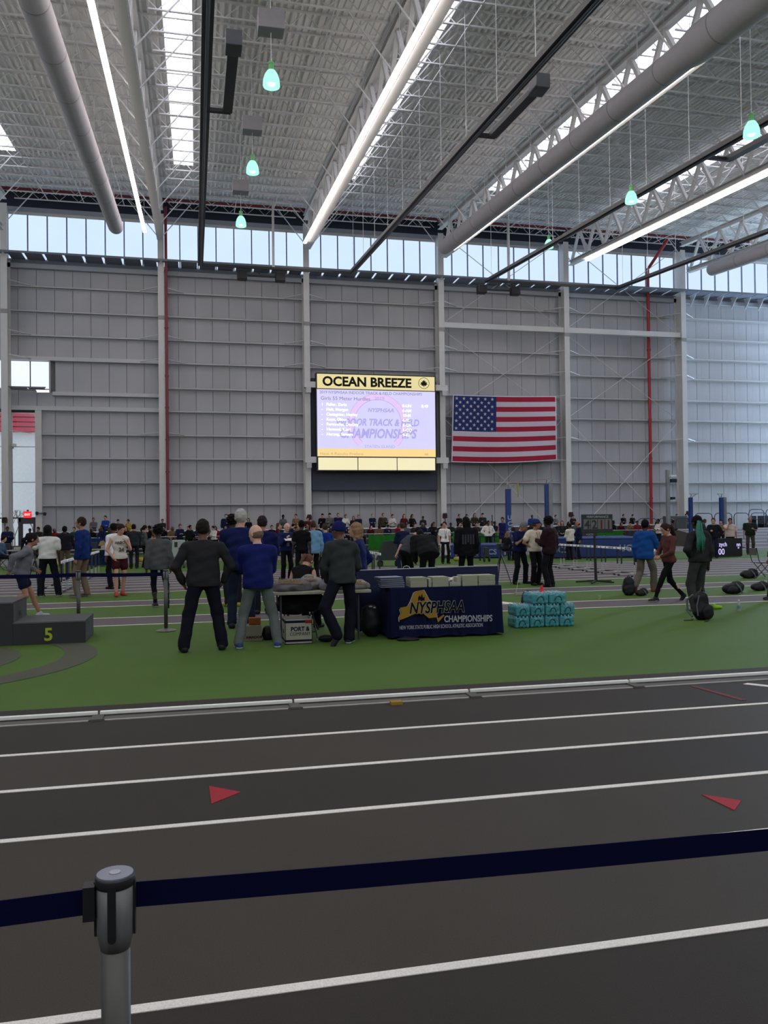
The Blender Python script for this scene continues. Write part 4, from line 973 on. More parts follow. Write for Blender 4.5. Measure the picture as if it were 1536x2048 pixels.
pp('person in a royal blue jacket and dark trousers, partly behind the grey hoodie', 652, 1159, 1047, 30, (.07, .17, .46), (.07, .07, .08), hair=('short', (.22, .18, .14)), sk='light', arms=('hold', 'down'), loose=.028)
gx = onY(603, 1130, 13.35)
person('seated woman with brown ponytail bent forward behind the shirt table', gx.x - .05, 13.35, 1.66, math.radians(-35), (.07, .07, .08), BLK, hair=('ponytail', (.36, .25, .19)), sk='light', arms=('lap', 'lap'), seat=.47, feet=((-.1, .45), (.12, .42)), lean=(26, 0), head=(0, 35), sleeve='none', h=.0105)
gh = pp('person in grey hoodie and blue knit hat leaning on the shirt table, back turned', 686, 1288, 1041, 6, (.185, .195, .195), (.065, .07, .115), hair=('beanie', (.08, .11, .30)), sk='brown', arms=(((-.02, .22, -.47), (1, -.6, 0)), ((-.06, .24, -.42), (.8, -.5, 0))), feet=((-.13, -.16), (.10, .03)), lifts=(.07, 0), fy=(75, -25), head=(30, 6), shoe=(.09, .09, .11), sole=(.72, .72, .70), hood=True, loose=.026, hem=-.10, leg='wide', lean=(7, 0))
bw = onY(716, 1100, 13.35)
bl = person('woman with blond bob in a navy and white jacket facing left by the blue board', bw.x, 13.35, 1.74, math.radians(72), (.085, .11, .30), (.07, .07, .10), hair=('bob', (.52, .41, .30)), sk='light', arms=('hold', ((.0, .02, -.40), (.6, -1, 0))), loose=.028, h=.0105, w=1.05, shoe=(.1, .1, .1))
rn = pp('girl in grey sweatshirt and navy shorts running past the podium', 42, 1240, 1062, -78, (.40, .40, .42), (.07, .09, .17), hair=('ponytail', (.10, .08, .08)), sk='tan', arms=(((.02, .26, -.32), (.4, -1, -.3)), ((.05, -.20, -.42), (.6, -1, 0))), feet=((-.08, .34), (.08, -.30)), lifts=(0, .28), lean=(17, 0), leg='shorts', H=1.68, drop=.03, shoe=(.6, .6, .62), loose=.026)
pp('man with dreadlocks in a white polo and black trousers, back turned', 96, 1194, 1050, 4, (.80, .79, .76), (.075, .08, .10), hair=('dreads', (.075, .07, .075)), sk='dark', arms=('hips', 'down'), sleeve='short', leg='wide', w=1.12, loose=.03, feet=((-.17, 0), (.24, .03)), shoe=(.16, .16, .17), sole=(.75, .75, .75), hem=-.02)
pp('man in a blue jacket and khaki trousers looking left', 165, 1194, 1034, 68, (.075, .15, .36), (.44, .37, .29), hair=('short', (.17, .13, .11)), sk='tan', arms=('down', 'down'), loose=.03, hem=-.13, shoe=(.34, .26, .20), sole=(.7, .68, .64), head=(10, -8), feet=((-.12, .06), (.12, -.06)))
sg = pp('runner in a white singlet, maroon shorts and orange shoes looking down', 240, 1192, 1046, 200, (.79, .75, .71), (.24, .08, .11), hair=('short', (.20, .14, .12)), sk='light', arms=('phone', ((-.02, .10, -.46), (1, -.5, 0))), sleeve='none', leg='shorts', shoe=(.68, .24, .14), head=(12, 26), feet=((-.10, -.12), (.12, .12)))
pp('person with large curly black hair in a grey top walking away', 318, 1215, 1043, 8, (.30, .305, .31), (.065, .07, .10), hair=('curly', (.065, .06, .06)), sk='dark', arms=('down', 'down'), feet=((-.06, .10), (.14, -.28)), lifts=(0, .08), H=1.73, loose=.03, hem=-.14, shoe=(.1, .1, .12), sole=(.65, .65, .65), drop=.01, leg='tight')
pp('man in a white shirt and black trousers just behind the runner in the singlet', 229, 1178, 1046, 40, (.84, .84, .86), (.07, .07, .08), hair=('short', (.07, .06, .06)), sk='brown', arms=('down', 'hold'), sleeve='long', loose=.022)
pp('person in a black jacket with a grey vest, back turned, near the far tables', 268, 1137, 1048, 0, (.16, .17, .19), (.10, .11, .14), hair=('short', (.08, .07, .07)), sk='tan', arms=('hold', 'hold'), w=1.1, loose=.035)
pp('athlete in black and white top facing right near the far tables', 289, 1135, 1050, -70, (.30, .30, .31), (.07, .07, .09), hair=('ponytail', (.14, .10, .09)), sk='light', arms=('hold', 'down'), h=.019)
pp('person in a dark jacket, back turned, between the white polo and the blue jacket', 130, 1150, 1052, 10, (.10, .10, .12), (.36, .30, .25), hair=('short', (.06, .06, .06)), sk='dark', arms=('down', 'hold'), w=1.15, loose=.04)
pp('official in a navy polo bending over his clipboard, left of the white shirt', 1040, 1168, 1040, 205, (.085, .11, .25), (.075, .08, .11), hair=('grey', (.42, .44, .44)), sk='tan', arms=('hold', 'phone'), sleeve='short', head=(20, 32), w=1.15, belly=.03, feet=((-.22, 0), (.2, 0)), loose=.024, lean=(6, 0))
pp('official in a cream shirt and navy cap looking right', 1071, 1170, 1038, 196, (.80, .75, .67), (.07, .07, .09), hair=('cap', (.12, .16, .34)), sk='tan', arms=('hold', 'hips'), sleeve='short', head=(58, 8), w=1.05, loose=.03, feet=((-.08, 0), (.12, .05)))
pp('tall man in a dark maroon jacket and black trousers, back turned, beside the two officials', 1100, 1174, 1034, 38, (.155, .085, .10), (.085, .075, .085), hair=('curly', (.06, .055, .055)), sk='dark', arms=('hold', 'down'), w=1.12, loose=.045, hem=-.13, leg='wide')
rf = pp('bearded official in a white polo holding a furled white flag, facing forward', 890, 1127, 1043, 180, (.86, .84, .83), (.08, .07, .08), hair=('short', (.07, .06, .06)), sk='light', arms=('down', 'down'), sleeve='short', head=(-30, 0), feet=((-.14, 0), (.12, .1)), h=.0165, shoe=(.08, .08, .08))
lc = pp('person with long black hair in a long black jacket, back turned, behind the blue board', 934, 1172, 1033, -4, (.065, .07, .085), (.065, .065, .08), hair=('long', (.055, .055, .06)), sk='tan', arms=('down', 'down'), loose=.05, hem=-.20, w=1.12)
pp('young man in a grey T-shirt bending to the right behind the blue board', 812, 1176, 1060, -62, (.235, .25, .26), (.065, .065, .075), hair=('short', (.06, .055, .055)), sk='light', arms=(((.05, -.02, -.53), (1, -1, 0)), 'fwd'), sleeve='short', lean=(38, 0), head=(0, 15), H=1.76, loose=.03, h=.0135)
pp('heavy person in a black padded jacket stooping, back turned, behind the blue board', 857, 1182, 1070, 5, (.085, .088, .09), (.065, .065, .07), hair=('short', (.08, .08, .08)), sk='brown', arms=('fwd', 'fwd'), lean=(48, 0), head=(0, 20), H=1.80, w=1.3, loose=.06, hem=-.14, h=.0135)
pp('brown-haired person in a navy long-sleeved top, back turned, beyond the stooping pair', 806, 1150, 1045, 15, (.085, .12, .23), (.10, .12, .22), hair=('short', (.21, .17, .15)), sk='light', arms=('hold', 'hips'), loose=.03)
pp('official in a white shirt with hands on hips behind the low blue mat', 977, 1105, 1041, 182, (.84, .82, .79), (.085, .08, .09), hair=('short', (.12, .10, .10)), sk='brown', arms=('hips', 'hips'), w=1.15, loose=.03, h=.022)
va = pp('athlete in a blue singlet holding a pole in front of the blue upright', 1006, 1104, 1034, 150, (.09, .12, .30), (.09, .12, .32), hair=('short', (.16, .11, .09)), sk='tan', arms=('down', 'down'), sleeve='none', leg='shorts', h=.022)
pp('blond woman in black seated on a stool beside a tripod', 1011, 1122, 1078, -60, (.085, .085, .10), (.09, .085, .10), hair=('long', (.45, .35, .25)), sk='light', arms=('lap', 'lap'), seat=.42, feet=((-.1, .42), (.1, .42)), lean=(14, 0), H=1.66, h=.019)
pp('man in a white shirt with folded arms, back turned, in front of the blue pit', 1141, 1120, 1046, 22, (.80, .77, .72), (.075, .07, .08), hair=('short', (.12, .10, .10)), sk='brown', arms=('folded', 'folded'), w=1.1, loose=.03, h=.019)
pp('balding man in a navy suit facing left, beside the man with folded arms', 1158, 1118, 1042, 78, (.09, .12, .22), (.08, .09, .14), hair=('ring', (.25, .20, .18)), sk='tan', arms=('down', 'hold'), w=1.05, loose=.03, h=.019)
pp('person in a bright blue hooded sweatshirt and red shoes walking right', 1291, 1184, 1043, -58, (.09, .27, .52), (.37, .34, .30), hair=('short', (.06, .055, .06)), sk='dark', arms=('down', 'fwd'), feet=((-.10, -.30), (.10, .22)), lifts=(.10, 0), hood=True, loose=.045, hem=-.14, shoe=(.62, .16, .15), drop=.03, H=1.76, leg='wide')
pp('woman in a brown top and black tights striding left with her head down', 1339, 1202, 1050, 88, (.33, .195, .18), (.06, .06, .065), hair=('ponytail', (.20, .14, .11)), sk='light', arms=('lap', 'lap'), feet=((-.07, .36), (.07, -.36)), lifts=(0, .03), leg='tight', drop=.065, head=(8, 30), shoe=(.07, .07, .07), sole=(.75, .75, .72), H=1.74, h=.0115)
pp('person with long green braids in dark grey with a hand on the hip, back turned', 1399, 1222, 1035, 14, (.15, .15, .15), (.20, .21, .20), hair=('short', (.05, .05, .055)), sk='dark', arms=('hips', 'down'), leg='wide', loose=.03, hem=-.05, feet=((-.12, 0), (.13, .05)), w=1.05, h=.0105, H=1.80, shoe=(.5, .48, .45))
pp('man in a black tracksuit with a grey front looking left, beyond the green braids', 1428, 1116, 1036, 140, (.09, .10, .115), (.09, .11, .20), hair=('short', (.20, .15, .12)), sk='light', arms=('hips', 'hold'), w=1.05, loose=.035, h=.019)
pp('man in a pale pink short-sleeved shirt with his hand at his face', 1461, 1113, 1036, 150, (.74, .66, .63), (.075, .07, .08), hair=('short', (.16, .12, .11)), sk='tan', arms=('down', 'face'), sleeve='short', w=1.08, loose=.03, h=.019)
pp('grey-haired man in a dark green polo and brown trousers facing left', 1501, 1109, 1033, 150, (.12, .15, .13), (.25, .23, .20), hair=('grey', (.45, .42, .38)), sk='tan', arms=('hold', 'down'), sleeve='short', w=1.15, belly=.03, loose=.03, h=.019)
pp('person in black at the right edge stepping past the bags', 1552, 1199, 1040, 80, (.08, .08, .09), (.075, .075, .085), hair=('short', (.1, .08, .08)), sk='tan', feet=((-.08, .16), (.08, -.12)), shoe=(.10, .10, .10), sole=(.3, .3, .3), arms=('down', 'down'), H=1.76, h=.0135)
pp('man in black standing in front of the glazed door', 33, 1098, 1053, 175, (.08, .08, .09), (.08, .08, .09), hair=('short', (.09, .08, .08)), sk='tan', arms=('folded', 'folded'), h=.022)
pp('person in a red top standing behind the white polo', 118, 1102, 1051, 180, (.52, .12, .18), (.08, .08, .1), hair=('short', (.15, .12, .1)), sk='light', arms=('down', 'down'), h=.022)
ps = G(6, 1140)
person('person in a blue-grey shirt seated at the table on the left edge', ps[0] - .1, ps[1], 1.75, math.radians(-100), (.26, .32, .42), (.1, .11, .15), hair=('short', (.1, .08, .08)), sk='light', arms=('lap', 'lap'), seat=.46, feet=((-.1, .4), (.1, .42)), h=.02, lean=(10, 0))
# ---- carried things and details
def plate(name, label, cat, c, sx, sy, rz, tilt, m, th=.008, group=None):
    o = MB().box(-sx / 2, sx / 2, -sy / 2, sy / 2, -th / 2, th / 2).build(name, m, None, world=False); o.location = c; o.rotation_euler = (tilt, 0, rz); return tag(o, label, cat, group)
def wr(root, i): j = root['_j']; return Vector(root.location) + Matrix.Rotation(root.rotation_euler[2], 3, 'Z') @ Vector(j[3 * i:3 * i + 3])
a_, b_ = wr(eld, 0), wr(eld, 1)
plate('clipboard', 'white clipboard held by the elderly man in navy', 'clipboard', (a_ + b_) / 2 + Vector((0, -.08, .02)), .30, .22, .1, .3, 'white')
paper = mat('paper', (.86, .85, .80), .8)
mo = [o for o in bpy.data.objects if o.get('label', '').startswith('official in a navy polo')][0]
a_, b_ = wr(mo, 0), wr(mo, 1)
cb = plate('clipboard', 'green clipboard with papers held by the official in navy', 'clipboard', (a_ + b_) / 2 + Vector((.02, -.08, .02)), .36, .26, .25, .25, mat('green board', (.2, .26, .22)))
MB().box(-.16, .12, -.11, .10, .005, .012).build('paper_sheet', paper, cb, world=False)
mo = [o for o in bpy.data.objects if o.get('label', '').startswith('official in a cream shirt')][0]
plate('clipboard', 'dark clipboard held by the official in the navy cap', 'clipboard', wr(mo, 0) + Vector((-.02, -.1, .02)), .30, .22, .1, .2, BLK and 'black')
a_, b_ = wr(rf, 0), wr(rf, 1)
ft = thing('signal_flag', 'white square flag on a short stick held level by the bearded official', 'flag', tuple((a_ + b_) / 2))
za = min(a_.z, b_.z) - .06
MB().tube([(min(a_.x, b_.x) - .12, a_.y - .06, za + .02), (max(a_.x, b_.x) + .05, a_.y - .06, za)], .012, 6).build('stick', 'white', ft)
fx0 = (a_.x + b_.x) / 2 - .20
MB().poly([(fx0 - .02, a_.y - .07, za + .02), (fx0 + .40, a_.y - .07, za + .01), (fx0 + .42, a_.y - .09, za - .42), (fx0 + .02, a_.y - .09, za - .40)] + [(fx0 - .02, a_.y - .06, za + .02), (fx0 + .40, a_.y - .06, za + .01), (fx0 + .42, a_.y - .08, za - .42), (fx0 + .02, a_.y - .08, za - .40)],
          [(0, 1, 2, 3), (7, 6, 5, 4), (0, 4, 5, 1), (1, 5, 6, 2), (2, 6, 7, 3), (3, 7, 4, 0)]).build('cloth', mat('flag cloth', (.78, .77, .74), .9), ft)
# lanyards and badges as parts of their wearers
for frag in ('bearded official', 'official in a white shirt with hands', 'official in a cream shirt', 'elderly balding'):
    o = [q for q in bpy.data.objects if q.get('label', '').startswith(frag)][0]; j = o['_j']; c = V(*j[9:12]); Rr = np.array(o['_r']).reshape(3, 3)
    n0 = c + Rr @ V(-.05, .01, .16); n1 = c + Rr @ V(.05, .01, .16); md = c + Rr @ V(0, .035, -.10)
    MB().tube([tuple(n0), tuple(md)], .006, 5).tube([tuple(n1), tuple(md)], .006, 5).build('lanyard', mat('lanyard', (.35, .12, .14)), o, world=False)
    bx = md + Rr @ V(0, .01, -.05); MB().box(bx[0] - .04, bx[0] + .04, bx[1] - .006, bx[1] + .006, bx[2] - .055, bx[2] + .055).build('badge', mat('badge', (.45, .47, .42)), o, world=False)
# white stripe on the blond woman's sleeve, numbers on the singlet, bars on the long black jacket, green braids
j = bl['_j']; 
def strip(o, a, b, w_, m, nm):
    MB().bar(a, b, w_, .02).build(nm, m, o, world=False)
sw = mat('white stripe', (.72, .72, .78))
strip(bl, (.285, -.03, 1.33), (.30, .0, 1.06), .05, sw, 'sleeve_stripe'); strip(bl, (-.10, .145, 1.35), (-.10, .155, .95), .04, sw, 'front_stripe')
c = sg['_j'][9:12]
text('number_print', 'AREION', .085, (c[0], c[1] + .035, c[2] + .03), (PI / 2, 0, PI), mat('singlet print', (.30, .26, .28)), sg, bold=.003, world=False)
text('number_print', '24', .13, (c[0], c[1] + .035, c[2] - .14), (PI / 2, 0, PI), mat('singlet print', (.30, .26, .28)), sg, bold=.004, world=False)
for k in range(5): 
    q = lc['_j'][6:9]; MB().box(-.16 + k * .07, -.115 + k * .07, -.185, -.165, 1.12 + (.05 if k == 2 else 0), 1.38).build('back_print', mat('dark grey print', (.20, .20, .22)), lc, world=False)
gb = [o for o in bpy.data.objects if o.get('label', '').startswith('person with long green braids')][0]; hc_ = gb['_j'][6:9]; rg = random.Random(3)
mb = MB()
for k in range(46):
    a = rg.uniform(-.13, .02); b = rg.uniform(-.04, .0); zt_ = hc_[2] - .02 + rg.uniform(-.03, .06); L_ = rg.uniform(.38, .56)
    mb.tube([(hc_[0] + a * .7, hc_[1] - .085 + b, zt_), (hc_[0] + a * 1.1 - .03, hc_[1] - .135 + b, zt_ - .16), (hc_[0] + a * 1.35 - .05 + rg.uniform(-.02, .02), hc_[1] - .20 + b * .7, zt_ - L_ * .6), (hc_[0] + a * 1.4 - .06 + rg.uniform(-.02, .02), hc_[1] - .205 + b * .6, zt_ - L_)], [.010, .009, .008, .005], 5)
o = mb.build('green_braids', mat('green braids', (.20, .46, .38), .7, var=.4, scale=30), gb, world=False, smooth=True); o['kind'] = 'stuff'
# vaulting pole held upright
p = wr(va, 1)
tag(MB().tube([(p.x - .25, p.y, .2), (p.x - .32, p.y, 2.05)], .028, 7).tube([(p.x - .25, p.y, .2), (p.x - .25, p.y, 0)], .03, 7).build('vaulting_pole', 'black'), 'dark pole held upright by the athlete in the blue singlet', 'pole')

# ---- spectators along the far wall: a few built once, the rest copied with clothes of their own
tops = {'black': (.07, .07, .08), 'navy': (.09, .12, .24), 'grey': (.34, .34, .35), 'charcoal': (.15, .15, .16), 'olive': (.22, .20, .15), 'white': (.78, .76, .74), 'blue': (.10, .24, .52), 'maroon': (.30, .08, .12), 'yellow': (.62, .52, .18), 'red': (.50, .10, .13), 'tan': (.46, .36, .26), 'green': (.12, .25, .16)}
def cm(o, m):
    if o.material_slots: o.material_slots[0].link = 'OBJECT'; o.material_slots[0].material = m
arche = {}
def crowd(kind, label, x, y, z, rz, top, hair=(.09, .07, .06), legs=(.08, .085, .11), H=1.7, sk='light', group=None):
    if kind not in arche:
        kw = dict(h=.027, hair=('short', (.09, .07, .06)))
        if kind == 'arms folded': kw.update(arms=('folded', 'folded'))
        elif kind == 'holding': kw.update(arms=('hold', 'hold'), head=(0, 15))
        elif kind == 'long hair': kw.update(arms=('lap', 'lap'), hair=('long', (.09, .07, .06)))
        elif kind == 'capped': kw.update(arms=('down', 'hold'), hair=('cap', (.09, .07, .06)), w=1.1)
        elif kind == 'hooded': kw.update(arms=('hold', 'down'), loose=.05, hood=True, w=1.1)
        elif kind == 'seated': kw.update(arms=('lap', 'lap'), seat=.45, feet=((-.12, .42), (.12, .42)))
        elif kind == 'seated leaning': kw.update(arms=('lap', 'lap'), seat=.45, feet=((-.15, .40), (.15, .40)), lean=(20, 0), hair=('long', (.09, .07, .06)), head=(0, -8))
        elif kind == 'seated phone': kw.update(arms=('phone', 'lap'), seat=.45, feet=((-.15, .40), (.15, .40)), lean=(8, 0), head=(0, 25), hair=('cap', (.09, .07, .06)))
        r = person(label, x, y, 1.70, rz, tops['black'], legs, **kw); arche[kind] = r; r0 = r
    else:
        r0 = cp(arche[kind]); r0['label'] = label
    r = r0; r.location = (x, y, z); r.rotation_euler = (0, 0, rz); r.scale = (H / 1.7,) * 3
    if group: r['group'] = group
    for ch in r.children:
        n = ch.name.split('.')[0]
        if n in ('sweater', 'jacket', 'shirt'): cm(ch, cloth(tops[top]))
        elif n in ('hair', 'knit_hat', 'cap'): cm(ch, mat('hair %.2f %.2f %.2f' % hair, hair, .8, var=.35, scale=40, bump=.6))
        elif n == 'body': cm(ch, skin(sk))
        elif n == 'trousers': cm(ch, cloth(legs))
    return r
ordn = ['first', 'second', 'third', 'fourth', 'fifth', 'sixth', 'seventh', 'eighth', 'ninth', 'tenth', 'eleventh', 'twelfth', 'thirteenth', 'fourteenth', 'fifteenth', 'sixteenth', 'seventeenth', 'eighteenth', 'nineteenth', 'twentieth', 'twenty-first', 'twenty-second']
def bay(px): return 'left of the dark red pipe' if px < 325 else ('left of the scoreboard' if px < 610 else ('below the scoreboard' if px < 880 else ('below the flag' if px < 1130 else ('right of the flag' if px < 1365 else 'before the pale blue wall'))))
up = [(187, 1035, 'arms folded', 'grey', (.3, .28, .26), 'tan'), (211, 1031, 'arms folded', 'blue', (.1, .08, .07), 'light'), (236, 1041, 'capped', 'charcoal', (.08, .08, .09), 'light'), (257, 1041, 'holding', 'yellow', (.1, .08, .07), 'tan'), (325, 1039, 'arms folded', 'charcoal', (.12, .1, .09), 'tan'),
      (452, 1028, 'hooded', 'navy', (.12, .1, .09), 'light'), (497, 1036, 'long hair', 'black', (.08, .07, .06), 'light'), (566, 1029, 'holding', 'grey', (.07, .06, .06), 'dark'), (592, 1028, 'arms folded', 'tan', (.09, .07, .06), 'light'), (615, 1034, 'capped', 'maroon', (.3, .1, .12), 'light'),
      (645, 1027, 'capped', 'black', (.07, .07, .08), 'light'), (659.5, 1026, 'capped', 'grey', (.08, .08, .09), 'light'), (676, 1026, 'hooded', 'navy', (.3, .22, .18), 'light'), (691, 1028, 'holding', 'white', (.35, .3, .26), 'light'), (707, 1032, 'long hair', 'charcoal', (.07, .06, .06), 'light'), (717, 1029, 'arms folded', 'navy', (.38, .34, .3), 'light'),
      (744.6, 1027, 'arms folded', 'navy', (.5, .44, .38), 'pale'), (765.7, 1026, 'hooded', 'olive', (.3, .25, .22), 'light'), (784.5, 1028, 'holding', 'white', (.13, .1, .09), 'light'), (808, 1028, 'long hair', 'maroon', (.06, .05, .05), 'light'), (824, 1028, 'long hair', 'black', (.08, .07, .06), 'tan'), (846, 1032, 'holding', 'charcoal', (.1, .08, .07), 'brown'),
      (918, 1028, 'arms folded', 'black', (.25, .2, .18), 'light'), (933, 1028, 'holding', 'charcoal', (.07, .06, .06), 'light'), (949, 1026, 'long hair', 'olive', (.1, .08, .07), 'light'), (965, 1026, 'capped', 'charcoal', (.07, .07, .08), 'light'), (1064, 1030, 'hooded', 'blue', (.08, .07, .07), 'brown'), (1111, 1037, 'arms folded', 'grey', (.09, .08, .07), 'light'),
      (1146, 1038, 'holding', 'charcoal', (.09, .08, .07), 'light'), (1246.6, 1030, 'arms folded', 'black', (.09, .08, .07), 'light'), (1264.6, 1031, 'holding', 'black', (.1, .08, .07), 'light'), (1353, 1039, 'holding', 'tan', (.3, .22, .16), 'light'), (1372, 1043, 'arms folded', 'charcoal', (.07, .06, .06), 'light'), ]
cnt = {}
for iu, (px, hy, kind, top, hair, sk) in enumerate(up):
    Y = 52.32 if iu % 2 else 52.78; p = onY(px, hy, Y); Hh = 1.68 if kind != 'long hair' else 1.60; z = .55; Hh = min(1.86, max(1.52, p.z - .55))
    b = bay(px); cnt[b] = cnt.get(b, 0) + 1
    crowd(kind, '%s %s spectator, %s top, standing at the wall %s' % (ordn[cnt[b] - 1], {'arms folded': 'arms-crossed', 'holding': 'phone-holding', 'long hair': 'long-haired', 'capped': 'capped', 'hooded': 'hooded'}[kind], top, b), p.x, Y, z, PI + random.uniform(-.3, .3), top, hair, H=Hh, sk=sk, group='spectators standing against the far wall')
plat_y = 52.55
cnt = {}
rs = random.Random(11); px = 60.0
while px < 1375:
    Y = 51.0; b = bay(px); hy = rs.uniform(1044, 1051) + (0 if px > 350 else 5)
    p = onY(px, hy, Y); kind = rs.choice(['seated', 'seated leaning', 'seated phone', 'seated']); top = rs.choice(['black', 'navy', 'charcoal', 'charcoal', 'black', 'grey', 'maroon', 'navy', 'olive', 'red', 'tan', 'green', 'white', 'black'])
    if abs(px - 792) < 6: top = 'red'
    z = .30
    cnt[b] = cnt.get(b, 0) + 1
    crowd(kind, '%s seated spectator from the left, %s top, %s' % (ordn[min(cnt[b] - 1, 21)], top, b), p.x, Y, z, PI + rs.uniform(-.3, .3), top, rs.choice([(.08, .07, .06), (.12, .09, .07), (.3, .22, .16), (.45, .4, .36)]), H=rs.uniform(1.6, 1.78), sk=rs.choice(['light', 'light', 'tan', 'brown', 'dark', 'pale']), group='spectators seated along the far wall')
    px += rs.uniform(15.5, 20)
# more people moving about in the middle distance
mid = [(78, 1110, 'holding', 'charcoal'), (15, 1104, 'hooded', 'navy'), (205, 1112, 'long hair', 'navy'), (300, 1108, 'arms folded', 'black'), (312, 1100, 'long hair', 'tan'), (360, 1104, 'holding', 'navy'), (380, 1101, 'hooded', 'black'), (428, 1106, 'holding', 'white'),
       (556, 1112, 'long hair', 'maroon'), (585, 1106, 'holding', 'navy'), (650, 1104, 'capped', 'blue'), (662, 1101, 'holding', 'charcoal'), (985, 1098, 'arms folded', 'black'), (868, 1100, 'capped', 'black'), (1125, 1101, 'long hair', 'charcoal'), (1175, 1098, 'hooded', 'black'), (1318, 1098, 'arms folded', 'white'), (1345, 1096, 'holding', 'black'), (1408, 1098, 'holding', 'charcoal'), (1443, 1100, 'arms folded', 'tan')]
near_ = {78: 'in front of the glazed door', 15: 'at the left edge by the first column', 205: 'beside the blue banner table', 300: 'behind the curly-haired person', 312: 'right behind the curly-haired person, nearer the column', 360: 'beyond the man in charcoal on his left', 380: 'close behind the far tables near the man in charcoal', 428: 'between the man in charcoal and the white-haired man',
         556: 'left of the elderly man with the clipboard', 585: 'right behind the elderly man with the clipboard', 650: 'behind the grey hoodie', 662: 'just right of the blue jackets behind the grey hoodie', 985: 'behind the official with hands on hips', 868: 'left of the bearded official', 1125: 'right of the maroon jacket', 1175: 'behind the navy suit by the blue pit', 1318: 'beyond the bright blue hoodie', 1345: 'beyond the striding woman', 1408: 'left of the pale pink shirt group', 1443: 'between the black tracksuit and the pink shirt'}
for px, fy_, kind, top in mid:
    x, y = G(px, fy_); y = min(y, 47.5); x = onY(px, fy_, y).x
    crowd(kind, 'person in a %s top standing %s' % (top, near_[px]), x, y, 0, rs.uniform(1.5, 4.8), top, rs.choice([(.08, .07, .06), (.12, .09, .07), (.3, .22, .16)]), H=rs.uniform(1.62, 1.76), sk=rs.choice(['light', 'tan', 'brown']))
# ================================================================== FURNITURE AND EQUIPMENT
# ---- aluminium curb rail between the near track and the infield
cu = thing('track_rail', 'low aluminium rail on feet along the edge of the green infield', 'rail', (0, 7.95, 0))
k = 0; xx = -8.0
while xx < 14:
    L = 1.78
    MB().box(xx + .01, xx + L - .01, 7.95, 7.99, .012, .045).build('rail_length', mat('rail white metal', (.92, .91, .88), .5, .1), cu, bev=.006)
    MB().box(xx + .07, xx + L - .07, 7.76, 7.785, .0, .008).build('rail_lip', mat('rail lip', (.66, .65, .63), .4, .2), cu)
    MB().box(xx + .01, xx + L - .01, 7.79, 7.93, .0, .006).build('rail_plate', mat('rail plate', (.36, .345, .32)), cu)
    MB().box(xx - .05, xx + .05, 7.75, 7.95, .0, .018).build('rail_foot', mat('grey rail foot', (.34, .33, .31)), cu)
    xx += L
p = G(793, 1408)
tag(MB().box(p[0] - .06, p[0] + .05, p[1] - .05, p[1] + .04, .0, .03).build('tape_marker', mat('yellow tape', (.58, .46, .16))), 'small yellow tape marker lying by the aluminium rail', 'marker')

# ---- belt barriers
def stanchion(label, x, y, base=True, far=False):
    t = thing('belt_post', label, 'barrier post', (x, y, 0)); pm = mat('brushed post', (.42, .41, .39), .45, .45)
    MB().lathe([(.16, 0), (.165, .012), (.15, .022), (.06, .04), (.034, .05)], (x, y, 0), 28).build('base', pm, t, smooth=False)
    MB().lathe([(.0305, .04), (.0305, .865)], (x, y, 0), 24).build('pole', mat('post tube', (.33, .32, .30), .5, .5), t, smooth=True)
    hd = MB().lathe([(.031, .84), (.0385, .875), (.0395, .985)], (x, y, 0), 28).build('post_head', mat('post head', (.42, .42, .41), .5, .3), t, smooth=True)
    MB().lathe([(.0405, .975), (.0415, .98), (.0415, .993), (.0395, .997)], (x, y, 0), 28).build('rim', 'black', t, smooth=True)
    MB().lathe([(.038, .992), (.038, 1.0)], (x, y, 0), 28).build('cap', mat('grey cap', (.50, .50, .54), .4), t)
    MB().lathe([(.012, .999), (.012, 1.002)], (x, y, 0), 16).build('cap_mark', mat('cap mark', (.62, .62, .66), .4), t)
    for a in (-95, -5, 85, 175):
        r = math.radians(a); cx_, cy_ = x + .0385 * math.cos(r), y + .0385 * math.sin(r); tx, ty = -math.sin(r), math.cos(r)
        vs = []; wv = .0085
        out = [(-wv, .985), (-wv, .875)] + [(wv * math.cos(PI + PI * q / 6), .875 + wv * math.sin(PI + PI * q / 6)) for q in range(1, 6)] + [(wv, .875), (wv, .985)]
        for d in (0, .004):
            for u, z in out: vs.append((cx_ + tx * u + math.cos(r) * d, cy_ + ty * u + math.sin(r) * d, z))
        n = len(out); MB().poly(vs, [tuple(range(n)), tuple(range(n, 2 * n))[::-1]] + [(i, (i + 1) % n, n + (i + 1) % n, n + i) for i in range(n)]).build('slot', 'black', t)
    return t
def belt(label, a, b, h=.05, sag=.0, n=14):
    vs = []; a = Vector(a); b = Vector(b); d = (b - a).normalized(); s_ = Vector((-d.y, d.x, 0)) * .0012
    for i in range(n + 1):
        u = i / n; p = a.lerp(b, u); p.z -= sag * 4 * u * (1 - u)
        for q, z in ((-1, -1), (1, -1), (1, 1), (-1, 1)): vs.append(p + s_ * q + Vector((0, 0, z * h / 2)))
    fs = [(4 * i + j, 4 * i + (j + 1) % 4, 4 * i + 4 + (j + 1) % 4, 4 * i + 4 + j) for i in range(n) for j in range(4)] + [(0, 1, 2, 3), (4 * n + 3, 4 * n + 2, 4 * n + 1, 4 * n)]
    return tag(MB().poly(vs, fs).build('barrier_belt', 'navytape'), label, 'belt')
SX, SY_ = G(230, 1745, 1.0)
st0 = stanchion('steel belt barrier post with three black slots standing closest to the camera', SX, SY_)
def at_h(px, py, z): q = G(px, py, z); return Vector((q[0], q[1], z))
rb = at_h(1536, 1678, .945); rd = (rb - Vector((SX + .04, SY_ + .01, .945))).normalized()
e1 = rb + rd * .25
belt('wide navy belt stretching right from the near steel post', (SX + .042, SY_ + .008, .945), e1, .054, .004)
